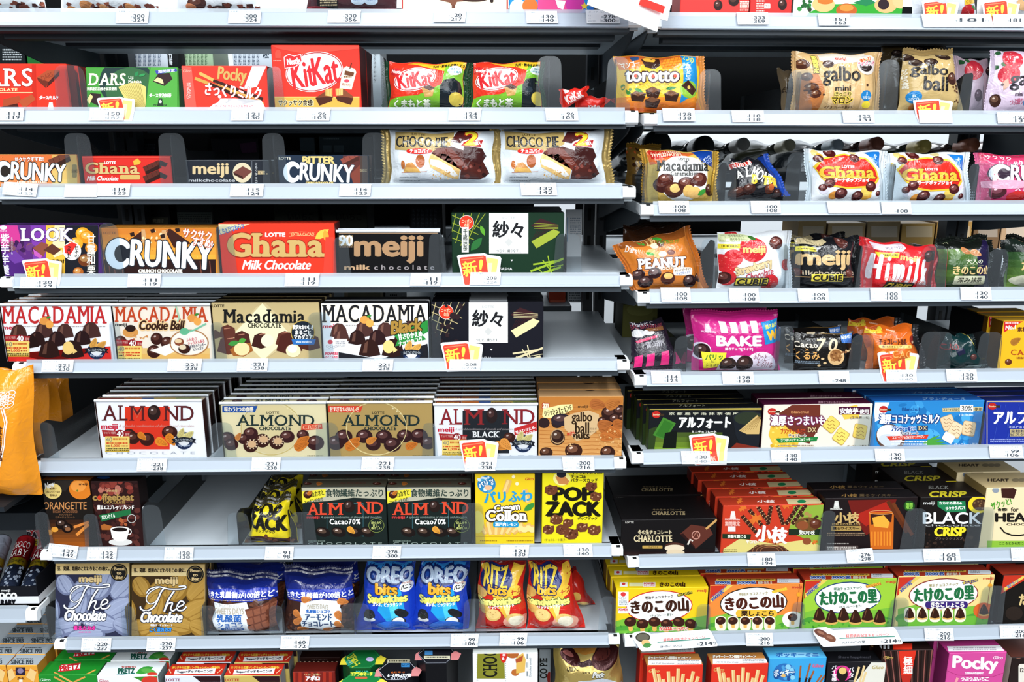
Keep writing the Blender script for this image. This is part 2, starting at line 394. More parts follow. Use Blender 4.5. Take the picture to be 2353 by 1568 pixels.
def seal_strip(edge, out, wd, c, m, teeth, y0):
    """crimped seal from p to q in the face plane, toothed on the outer edge"""
    n = teeth*2; vs, fs, cs = [], [], []
    for j in range(n+1):
        x, z = edge(j/n)
        for r in range(5):
            k = r/4; e = (1 + (.12 if j % 2 else -.08)) if r == 4 else 1
            vs.append((x+out[0]*wd*k*e, y0 + (.0006 if r % 2 else -.0006), z+out[1]*wd*k*e))
    for j in range(n):
        for r in range(4): a = j*5+r; fs.append((a, a+5, a+6, a+1)); cs.append(c if r % 2 else mix(c, '000', .12))
    return mesh('seal', vs, fs, m, cs)
@later
def bag(name, cat, label, what, U, s, quad, D, c, art, seals='tb', sc=None, sw=.007, n=0, step=.014, back=.005, tilt=0, wr=1.0, mt=None, seed=1, flatp=.8, sealmat=None, z=None, teeth=0, dx=0):
    """pillow pack; quad = photo corners tl.x,tl.y, tr.x,tr.y, br.x,(br.y) bl.x,(bl.y) - without rows the foot stands on the shelf"""
    mt = mt or film; z = U.z[s] if z is None else z; tilt = math.radians(tilt); y0 = back + .3*D
    if len(quad) == 6:
        tlx, tly, trx, tr_y, brx, blx = quad
        yb = U.py(U.loc((brx+blx)/2, tly+100, y0)[0], y0, z + .0015); quad = (tlx, tly, trx, tr_y, brx, yb, blx, yb)
    pr = [U.loc(quad[2*j], quad[2*j+1], y0, tilt, z) for j in range(4)]
    cx = sum(p[0] for p in pr)/4; ct = math.cos(tilt)
    A = np.array([(p[0]-cx, (p[1]-z)/ct) for p in pr]); A[2:, 1] = np.maximum(A[2:, 1], .001); TL, TR, BR, BL = A
    low = A[:, 1].min()
    grp = 'file of ' + what if n else None
    root = thing(name, label, cat, U.w(cx, y0, z), U.yaw, -tilt, grp)
    NU, NV = 18, 14; rd = random.Random(seed)
    uu, vv = np.meshgrid(np.linspace(0, 1, NU+1), np.linspace(0, 1, NV+1))
    eu = 1-(2*uu-1)**4; ev = 1-(2*vv-1)**4
    Gb = np.clip(eu, 0, 1)**flatp*np.clip(ev, 0, 1)**flatp
    W = np.zeros_like(Gb)
    for q in range(9):
        fx, fy = rd.uniform(-3.5, 3.5), rd.uniform(-3.5, 3.5); W += rd.uniform(.3, 1)*np.abs(np.sin(math.pi*(fx*uu+fy*vv)+rd.uniform(0, 6)))
    edge = np.maximum(np.abs(2*uu-1), np.abs(2*vv-1))**2
    Y = -Gb*.6 + (W-W.mean())*.028*wr*(.35+edge)*(np.minimum(eu, ev) > .01)
    Y[:, :] += wr*.04*np.sin(uu*14+seed)*np.abs(2*vv-1)**4
    def posq(u, v): return ((1-u)*(1-v))[:, None]*BL + (u*(1-v))[:, None]*BR + (u*v)[:, None]*TR + ((1-u)*v)[:, None]*TL
    WDT, HGT = np.linalg.norm(BR-BL), np.linalg.norm(TL-BL)
    def posw(u, v):      # the limp outline: sides drawn in, edges wavy
        p = posq(u, v); k = min(wr, 2)
        p[:, 0] += -(2*u-1)*WDT*.022*np.sin(math.pi*v) + .0012*k*np.sin(9*v+seed)*np.abs(2*u-1)**2
        p[:, 1] += -(np.maximum(2*v-1, 0))*HGT*.03*np.sin(math.pi*u) + .0012*k*np.sin(13*u+2*seed)*np.maximum(2*v-1, 0)**2
        return p
    def yof(u, v):
        a = np.clip(u*NU, 0, NU-1e-6); b = np.clip(v*NV, 0, NV-1e-6); i = a.astype(int); j = b.astype(int); a -= i; b -= j
        return np.where(a >= b, Y[j, i] + (Y[j, i+1]-Y[j, i])*a + (Y[j+1, i+1]-Y[j, i+1])*b, Y[j, i] + (Y[j+1, i+1]-Y[j+1, i])*a + (Y[j+1, i]-Y[j, i])*b)
    def nrm(u, v):
        e = .022; wd = np.linalg.norm(BR-BL); ht = np.linalg.norm(TL-BL)
        gx = (yof(np.clip(u+e,0,1), v)-yof(np.clip(u-e,0,1), v))*D/(2*e*wd); gz = (yof(u, np.clip(v+e,0,1))-yof(u, np.clip(v-e,0,1)))*D/(2*e*ht)
        k = np.stack([gx, -np.ones_like(gx), gz], 1); return k/np.linalg.norm(k, axis=1)[:, None]
    u, v = uu.ravel(), vv.ravel(); p = posw(u, v); fy = Y.ravel()*D
    front = np.stack([p[:,0], fy, p[:,1]], 1); rear = np.stack([p[:,0], (Gb.ravel()*.4)*D+.0002, p[:,1]], 1)
    fs = []; M = NU+1; K = len(front)
    for j in range(NV):
        for i in range(NU): a = j*M+i; fs.append((a, a+1, a+M+1)); fs.append((a, a+M+1, a+M)); fs.append((K+a, K+a+M, K+a+M+1, K+a+1))
    nr = np.concatenate([nrm(u, v), np.tile((0., 1., 0.), (K, 1))])
    link('pouch', mesh('pouch', np.concatenate([front, rear]), fs, mt, c, smooth=True, normals=nr), root)
    if art:
        def fm(px):
            q = np.empty((len(px), 2))
            for j, (a, b) in enumerate(px): l = U.loc(a, b, y0-.22*D, tilt, z); q[j] = (l[0]-cx, (l[1]-z)/ct)
            uv = np.full((len(px), 2), .5)
            for _ in range(7):
                U_, V_ = uv[:, 0], uv[:, 1]; r = posq(U_, V_) - q
                du = (1-V_)[:, None]*(BR-BL) + V_[:, None]*(TR-TL); dv = (1-U_)[:, None]*(TL-BL) + U_[:, None]*(TR-BR)
                det = du[:,0]*dv[:,1]-du[:,1]*dv[:,0]
                uv = uv - np.stack([(r[:,0]*dv[:,1]-r[:,1]*dv[:,0])/det, (du[:,0]*r[:,1]-du[:,1]*r[:,0])/det], 1)
            return uv
        vx, f, cc = lay(art, fm, (.004, .004, .996, .996), (NU, NV))
        if len(f):
            q = posw(vx[:,0], vx[:,1]); yy = yof(vx[:,0].copy(), vx[:,1].copy())*D - .0004 - .00003*vx[:,2]
            link('front_print', mesh('front_print', np.stack([q[:,0], yy, q[:,1]], 1), f, mt, cc, smooth=True, normals=nrm(vx[:,0].copy(), vx[:,1].copy())), root)
    sc = sc or mix(c, '000', .1)
    for k in seals:
        a, b, o = {'l': (BL, TL, TL-TR), 'r': (BR, TR, TR-TL), 't': (TL, TR, TL-BL), 'b': (BL, BR, BL-TL)}[k]
        ed = {'l': lambda t: posw(np.array([0.]), np.array([t]))[0], 'r': lambda t: posw(np.array([1.]), np.array([t]))[0], 't': lambda t: posw(np.array([t]), np.array([1.]))[0], 'b': lambda t: posw(np.array([t]), np.array([0.]))[0]}[k]
        o = o/np.linalg.norm(o); ln = np.linalg.norm(np.array(b)-a)
        link('seal', seal_strip(ed, o, sw, sc, sealmat or mt, teeth or max(8, int(ln/.004)), 0), root)
    if n: queue(root, U, cx, y0, z, n, step, what, grp, dx, .003)
# ------------------------------------------------------------------ shelves, rails, uprights, added shade panels
def shelf(U, x0, x1, z, zb, label, depth=.36, und=.027, cl=True, cr=True, rail0=None, rail1=None, lipc=True):
    root = thing('display_shelf', label, 'shelf', U.w((x0+x1)/2, 0, z), U.yaw, 0, 'steel display shelves'); hx = (x1-x0)/2; h = z - zb
    bd = boxm([(-hx+.003, .006, -.016, hx-.003, depth, 0), (-hx+.003, .004, -.021, hx-.003, .012, 0)], 'shelf_board', steel); link('shelf_board', bd, root)
    st = boxm([(-hx+.03, .035, -und, hx-.03, .06, -.016), (-hx+.03, .2, -.021, hx-.03, .235, -.016), (-hx+.015, .0, -.024, hx-.015, .03, -.0162)], 'stiffener', steel_d); link('stiffener', st, root)
    t = math.tan(RT); a = -hx + (.018 if cl else .001); b = hx - (.018 if cr else .001)
    if rail0: a = rail0
    f = lambda zz: -.0012 - t*(-zz)*1.0
    pr = [(.004, .0), (f(0), 0), (f(-h*.74), -h*.74), (f(-h*.76)-.0014, -h*.78), (f(-h*.9)-.002, -h*.93), (f(-h)+.001, -h), (-.001, -h), (.004, -h*.8)]
    link('price_rail', prism('price_rail', pr, a, b, rail_m, smooth=False), root)
    if lipc: link('rail_lip', prism('rail_lip', [(-.0015, -.001), (-.0005, .0045), (.0002, .0045), (-.0005, -.001)], a, b, lipm), root)
    for sg, on in ((-1, cl), (1, cr)):
        if on:
            e = sg*hx; i = sg*(hx-.018)
            xs = sorted((e, i))
            q = prism('end_cap', [(.03, 0), (-.002, .0), (-.0075, -.004), (-.0085, -h*.82), (-.004, -h*.97), (.0, -h*.92), (.03, -h*.6)], xs[0], xs[1], capm)
            c = link('end_cap', q, root)
            link('cap_slot', boxm([(xs[0]+.008, -.004, -h*.12, xs[1]-.004, .0005, .0003)], 'cap_slot', slot_m), c)
        e = sg*(hx-.006)
        br = prism('bracket', [(.012, -.016), (depth, -.016), (depth, -.075), (depth-.05, -.07), (.05, -.03)], e-.0012, e+.0012, steel_d); link('bracket', br, root)
    return root
def span(U, xl, xr, s, ya): return U.loc(xl, ya, 0)[0], U.loc(xr, ya, 0)[0]
LX0 = L.loc(5, 640, 0)[0]; LX1 = jx; RX1 = R.loc(2353, 640, 0)[0] + .14
names = ['top', 'second', 'third', 'fourth', 'fifth', 'sixth', 'seventh', 'eighth']
notes_L = ['holding clear bags of shard and nut chocolate', 'holding the red wafer carton and small boxed chocolates', 'holding slim bar boxes and two white pie packs', 'holding wide boxed bars and a green box',
           'holding a row of macadamia nut boxes', 'holding a row of almond chocolate boxes', 'holding dark almond boxes and yellow snack packs', 'holding blue and red snack bags']
notes_R = ['holding a red box and green pastry box', 'holding small tan and pink chocolate bags', 'with bottle necks behind its small bags', 'holding orange, strawberry and black chocolate bags',
           'holding a magenta bag and dim small packs', 'holding black, cream and blue biscuit boxes', 'holding black boxes and a red twig-snack box', 'holding yellow, orange and green mushroom snack boxes']
for i in range(8):
    shelf(L, LX0, LX1, L.z[i], L.zb[i], 'white-railed grey steel shelf ' + notes_L[i], und=.027 if i else .03)
    shelf(R, .002, RX1, R.z[i], R.zb[i], 'white-railed grey steel shelf ' + notes_R[i], und=.027 if i else .03, cr=False)
# neighbouring bay beyond the unit's end: a lower shelf for the milk-ball trays, one for the orange pouches
NX1 = LX0 - .004
nz1 = L.loc(60, 1397, .0)[1]; nzb1 = L.loc(60, 1432, -.009)[1]
shelf(L, NX1-.32, L.loc(92, 1415, 0)[0], nz1, nzb1, 'short white-railed shelf end holding the tube sweet trays', cl=False)
nz0 = L.onz(40, 1160, 0)[0] and L.loc(40, 1172, .02)[1]

# the base deck under the bottom row
deck = thing('base_deck', 'grey steel base deck under the bottom row of snack boxes', 'shelf', L.w((LX0+LX1)/2, 0, 0), YL)
bz = L.loc(1000, 1530, -.03)[1] - .15
link('deck_board', boxm([(-1.1, -.08, bz-.03, 1.55, .42, bz)], 'deck_board', steel), deck)
link('kick_plate', boxm([(-1.1, -.06, 0, 1.55, -.05, bz-.03)], 'kick_plate', steel_d), deck)
def upright(U, x, y, label, zt=2.1):
    root = thing('slotted_upright', label, 'post', U.w(x, y, 0), U.yaw, 0, 'slotted shelf uprights')
    link('post_channel', boxm([(-.02, 0, bz, -.001, .03, zt), (.003, 0, bz, .022, .03, zt)], 'post_channel', post_m), root)
    zz = [bz + .06 + .05*k for k in range(30)]
    link('slot_pattern', boxm([(xx-.003, -.0006, q, xx+.003, .001, q+.022) for q in zz for xx in (-.0105, .0125)], 'slot_pattern', slot_m), root)
upright(L, LX0+.03, .37, 'dark slotted upright behind the orange pouches')
upright(L, LX1-.012, .37, 'dark slotted upright at the junction of the two bays')
upright(R, RX1-.03, .37, 'dark slotted upright at the far end of the bay')
fl = link('floor', boxm([(-4, -5, -.05, 4.5, 4, 0)], 'floor', mat('floor_tile', .3, col='6a6c6e'))); fl['kind'] = 'structure'
wb = link('wall_back', boxm([(-4, 2.2, 0, 4.5, 2.25, 3)], 'wall_back', mat('far_wall', .6, col='e9eef2'))); wb['kind'] = 'structure'

def bay_shade(U, label, panels):  # black sheets added behind the open shelves so the gaps stay dark
    root = thing('shade_backing', label, 'back panel', U.w(0, 0, 0), U.yaw, 0)
    for x0, x1, z0, z1, y in panels: link('back_panel', boxm([(x0, y, z0, x1, y+.004, z1)], 'back_panel', dark), root)
bay_shade(L, 'black back panels behind the shelves of the near bay', [(LX0-.6, LX0+.005, bz, 2.1, .40), (LX0+.056, LX1-.036, bz, L.zb[4]-.03, .40), (LX0-.45, LX1-.11, L.zb[3]-.008, L.z[2]-.02, .76), (L.loc(886, 180, .76)[0], L.loc(1346, 180, .76)[0], L.z[1], L.zb[0]+.14, .76),
    (LX0-.45, LX1-.05, L.z[2], L.z[1]-.002, .757), (L.loc(920, 680, .4)[0], LX1-.12, L.z[4], L.zb[3], .76), (LX0-.45, L.loc(765, 680, .4)[0], L.z[4], L.zb[3], .76)])
bay_shade(R, 'black back panels behind the shelves of the far bay', [(.04, RX1-.06, bz, R.zb[3]-.01, .42), (-.01, RX1, R.z[1], R.zb[0]+.1, .44), (.0, R.loc(1815, 540, .45)[0], R.z[3], R.zb[2], .76)])

# ------------------------------------------------------------------ clear dividers, price cards, new-item cards
@later
def divider(U, s, xl, xf, xr, yt, label, depth=.26, y=.0022, z=None, m=None):
    z = U.z[s] if z is None else z; a, zt = U.loc(xl, yt, y); b, _ = U.loc(xr, yt, y); f, _ = U.loc(xf, yt, y); h = zt-z; m = m or acr
    root = thing('shelf_divider', label, 'shelf divider', U.w(f, y, z), U.yaw, 0, 'clear shelf dividers'); a -= f; b -= f
    r = min(.011, (b-a)*.38); pts = [(a-.003, .0005), (b+.003, .0005)]
    for cx, a0 in ((b-r, 0), (a+r, 90)):
        for k in range(6): t = math.radians(a0+18*k); pts.append((cx+r*math.cos(t), h-r+r*math.sin(t)))
    link('front_flange', prism('front_flange', pts, 0, .0009, m, axis='y'), root)
    hh = h*.96
    link('fin', prism('fin', [(.001, .0005), (depth, .0005), (depth, hh*.66), (.06, hh*.7), (.02, hh), (.004, hh), (.001, hh-.004)], -.0007, .0007, m), root)
def creased(name, label, cat, U, dep, zb, tilt, t2, cx, P2, at, art, grp, c):
    bb = np.array([(p[0]-cx, p[1]) for p in P2]); lo, hi = bb.min(0), bb.max(0)
    fm = lambda p: np.array([(a-cx, b) for a, b in (at(x, y) for x, y in p)])
    def place(v, off): t = np.where(v[:,1] > 0, t2, tilt); return np.stack([v[:,0], v[:,1]*np.sin(t)-off, v[:,1]*np.cos(t)], 1)
    bm = bmesh.new(); bm.faces.new([bm.verts.new((a, b, 0)) for a, b in bb]); bmesh.ops.triangulate(bm, faces=bm.faces[:])
    bmesh.ops.bisect_plane(bm, geom=bm.verts[:]+bm.edges[:]+bm.faces[:], dist=1e-7, plane_co=(0,0,0), plane_no=(0,1,0))
    bm.verts.index_update(); sv = np.array([v.co[:] for v in bm.verts]); sf = [tuple(v.index for v in f.verts) for f in bm.faces]; bm.free()
    v, f, cc = lay(art, fm, (*lo, *hi), None, True)
    n1, n2 = len(sv), 2*len(sv)
    vs = np.concatenate([place(sv, 0), place(sv, -.0003), place(v, .0001+.00002*v[:,2])])
    fs = sf + [tuple(q+n1 for q in t[::-1]) for t in sf] + [tuple(q+n2 for q in t) for t in f]
    o = link(name, mesh(name, vs, fs, paper, [c]*(2*len(sf)) + cc)); o.location = U.w(cx, dep, zb); o.rotation_euler = (0, 0, U.yaw); tagp(o, label, cat, grp)
@later
def put_card(name, label, cat, U, s, off, pts, art, grp, c='dfe2e4', extra=None, tilt=RT, th=.0005):
    zb = U.z[s]
    dep = -.0012 - off
    t2 = math.radians(2)
    def at(px, py):
        a, b = U.loc(px, py, dep, tilt, zb)
        if extra and b > zb: a, b = U.loc(px, py, dep, t2, zb); return a, (b-zb)/math.cos(t2)
        return a, (b-zb)/math.cos(tilt)
    P2 = [at(px, py) for px, py in pts]; cx = sum(p[0] for p in P2)/len(P2); ct = math.cos(tilt)
    if extra: return creased(name, label, cat, U, dep, zb, tilt, t2, cx, P2, at, art, grp, c)
    bb = [(p[0]-cx, p[1]) for p in P2]; n = len(bb)
    vs = [(a, 0, b) for a, b in bb] + [(a, th, b) for a, b in bb]
    fs = [tuple(range(n))[::-1], tuple(range(n, 2*n))] + [(i, (i+1) % n, n+(i+1) % n, n+i) for i in range(n)]; cs = [c]*len(fs)
    def fm(p):
        o = np.empty((len(p), 2))
        for j, (px, py) in enumerate(p): a, b = U.loc(px, py, dep, tilt, zb); o[j] = (a-cx, (b-zb)/ct)
        return o
    lo = np.min(bb, 0); hi = np.max(bb, 0)
    v, f, cc = lay(art, fm, (*lo, *hi)); k = len(vs)
    vs += [(a, -.0001-.00002*l, b) for a, b, l in v]; fs += [tuple(q+k for q in t) for t in f]; cs += cc
    me = mesh(name, vs, fs, paper, cs)
    bm = bmesh.new(); bm.from_mesh(me); bmesh.ops.recalc_face_normals(bm, faces=bm.faces[:n+2]); bm.to_mesh(me); bm.free()
    o = link(name, me); o.location = U.w(cx, dep, zb); o.rotation_euler = (-tilt, 0, U.yaw); tagp(o, label, cat, grp)
    return o
def price(U, s, xl, yt, nm, p1, p2, label, w=72, h=30, r=0, thin=False, off=.003, f1=None):
    a = math.radians(r); xc, yc = xl+w/2, yt+h/2
    rot = lambda x, y: (xc+(x-xc)*math.cos(a)-(y-yc)*math.sin(a), yc+(x-xc)*math.sin(a)+(y-yc)*math.cos(a))
    sk = w*.02*(1 if xl < 1176 else -1)
    pts = [rot(xl+sk, yt), rot(xl+w+sk, yt), rot(xl+w-sk, yt+h), rot(xl-sk, yt+h)]
    def t(s_, fx0, fy0, fx1, fy1, c, b=0):
        q = T(s_, xl+w*fx0, yt+h*fy0, xl+w*fx1, yt+h*fy1, c, b)
        return q[:8] + (r,) + q[9:] if not r else rt(q)
    def rt(q):
        mx, my = (q[2]+q[4])/2, (q[3]+q[5])/2; nx, ny = rot(mx, my); dx, dy = nx-mx, ny-my
        return q[:2] + (q[2]+dx, q[3]+dy, q[4]+dx, q[5]+dy) + q[6:8] + (r,) + q[9:]
    art = []
    if nm: art.append(t(nm, .08, .06, min(.9, .08+.07*len(nm)), .19, '73848f'))
    for j, p in enumerate((p1, p2)):
        if not p: continue
        wd = .115*len(p); y = .34+.3*j; small = thin and j
        art.append(t(p, .88-wd, y+(.04 if small else 0), .88, y+.25, '2c343e' if j == 0 or not thin else '7a848c', .42 if not thin else .08))
        art.append(t('円', .90, y+.12, .95, y+.25, '7c8892')); art.append(t(('本体', '税込')[j], .46, y+.1, .56, y+.24, '6c7880'))
    if p2: art += [t('(', .43, .64, .45, .92, '7c8892'), t(')', .96, .64, .98, .92, '7c8892'), t('7-8', .06, .36, .14, .46, '9aa6b0'), t('1-3', .06, .56, .13, .66, '9aa6b0'), t('4902777', .05, .78, .3, .88, '8c98a2')]
    put_card('price_card', label, 'price card', U, s, off, pts, art, 'price cards')
def newcard(U, s, x0, y0, x1, y1, label, sl=-8):
    w, h = x1-x0, y1-y0; g = lambda a, b: (x0+w*a, y0+h*b)
    pts = [g(0, .09), g(.05, .05), g(.62, 0), g(.7, .05), g(.97, .1), g(1, .16), g(.93, .97), g(.15, 1)]
    fl = lambda *q: [v for a, b in q for v in g(a, b)]
    art = [P(fl((.68, .13), (.93, .19), (.85, .92), (.62, .92)), 'f6e27a'), P(fl((.7, .3), (.8, .3), (.74, .9), (.66, .9)), 'f9eeb4'),
           P(fl((.06, .17), (.1, .13), (.6, .07), (.65, .1), (.73, .9), (.2, .98), (.17, .95)), 'e2402a'), P(fl((.09, .19), (.59, .11), (.6, .14), (.1, .22)), 'f0805a'),
           T('新', *g(.13, .24), *g(.45, .7), 'f4d64a', .9, r=sl), T('!', *g(.5, .2), *g(.57, .64), 'f4d64a', 1.1, r=-sl/2), T('発売', *g(.28, .74), *g(.66, .92), 'f3c9b8', .3, r=sl)]
    put_card('new_item_card', label, 'shelf talker', U, s, .0006, pts, art, 'new item cards', extra=True)

D_ = divider
for U, s, xl, xf, xr, yt, lb in (
 (L,1,122,148,190,150,'after the red bite-chocolate pack'), (L,1,613,613,645,153,'between the milk-stick box and red wafer carton'), (L,1,853,880,882,127,'before the first cub-snack pouch'),
 (L,1,1235,1262,1290,129,'beside the two small fallen red wafers'), (R,1,1397,1417,1446,130,'over the edge of the mango bite bag'), (R,1,1608,1633,1658,159,'past the mango bite bag'),
 (R,1,1815,1842,1869,160,'at the edge of the tan chestnut bag'), (R,1,2023,2042,2069,137,'between the two tan chocolate bags'), (R,1,2215,2238,2264,163,'before the pink strawberry bag'),
 (L,2,145,174,204,306,'between the orange crunch bar and red milk bar'), (L,2,362,390,421,306,'past the slim red milk bar'), (L,2,601,626,651,306,'past the slim black bar'), (L,2,832,858,886,305,'before the first white pie pack'),
 (R,2,1482,1483,1512,372,'over the edge of the gold macadamia bag'), (R,2,1646,1670,1693,371,'before the dark almond bitter bag'), (R,2,1812,1843,1869,350,'before the first white candy-dot bag'), (R,2,2034,2060,2091,373,'between the white candy-dot bags'), (R,2,2230,2252,2285,374,'before the pink crunch bag'),
 (L,3,226,228,268,513,'over the edge of the wide crunch box'), (L,3,495,497,532,518,'over the edge of the wide red milk box'), (L,3,766,768,799,545,'over the edge of the wide black bar'), (L,3,986,1016,1020,537,'past the wide black bar'), (L,3,1277,1302,1334,537,'past the dark green wafer box'),
 (R,3,1613,1643,1646,550,'past the orange peanut bag'), (R,3,1784,1812,1842,560,'before the black cube-chocolate bag'), (R,3,1979,1983,2010,562,'before the red milk bag'), (R,3,2121,2150,2180,565,'before the dark green mushroom bag'), (R,3,2276,2306,2320,572,'before the green bamboo bag'),
 (L,4,250,252,272,740,'between the red macadamia box and the cookie ball box'), (L,4,484,486,510,741,'before the gold macadamia box'), (L,4,707,737,758,718,'before the black macadamia box'), (L,4,985,987,1010,725,'before the black lattice wafer box'),
 (R,4,1552,1580,1606,773,'before the magenta bake bag'), (R,4,1786,1795,1826,749,'before the black walnut bar'), (R,4,1959,1983,2010,770,'before the orange peel bag'), (R,4,2120,2163,2190,763,'before the dark teal bag'), (R,4,2254,2275,2305,764,'before the yellow carton'),
 (L,5,59,91,121,972,'at the empty end of the almond shelf'), (L,5,483,511,533,972,'past the white almond box'), (L,5,725,750,775,972,'before the gold almond box'), (L,5,972,996,1000,973,'before the white and black almond box'), (R,5,1975,2006,2012,953,'between the cream and blue biscuit boxes'), (R,5,2240,2265,2268,945,'before the deep blue biscuit box'),
 (L,6,78,84,109,1178,'at the edge of the orange peel carton'), (L,6,190,218,222,1182,'between the orange peel and coffee cartons'), (L,6,324,326,367,1162,'past the coffee carton'), (L,6,521,543,569,1179,'before the black and yellow snack bag'), (L,6,665,692,720,1178,'before the first dark almond box'), (L,6,1061,1087,1110,1157,'before the yellow roll cookie carton'),
 (R,6,1890,1892,1921,1175,'before the whisky twig box'), (R,6,2083,2112,2131,1170,'before the black crisp box'), (R,6,2232,2262,2288,1167,'before the cream heart box'),
 (L,7,93,103,128,1395,'at the edge of the silver cacao box'), (L,7,277,286,308,1395,'between the silver and gold cacao boxes'), (L,7,460,463,493,1393,'past the gold cacao box'), (L,7,618,646,648,1393,'between the two navy pouches'), (L,7,783,812,848,1388,'before the first blue sandwich bag'), (L,7,1066,1092,1113,1378,'before the first red cracker bag'), (R,7,1380,1408,1416,1372,'before the yellow mushroom box'),
 (R,7,1603,1630,1633,1390,'between the yellow and orange mushroom boxes'), (R,7,1823,1847,1850,1385,'before the green bamboo box'), (R,7,2049,2062,2090,1375,'before the cream bamboo box'), (R,7,2260,2290,2313,1348,'before the black bamboo box')):
    D_(U, s, xl, xf, xr, yt, 'clear plastic shelf divider ' + lb)
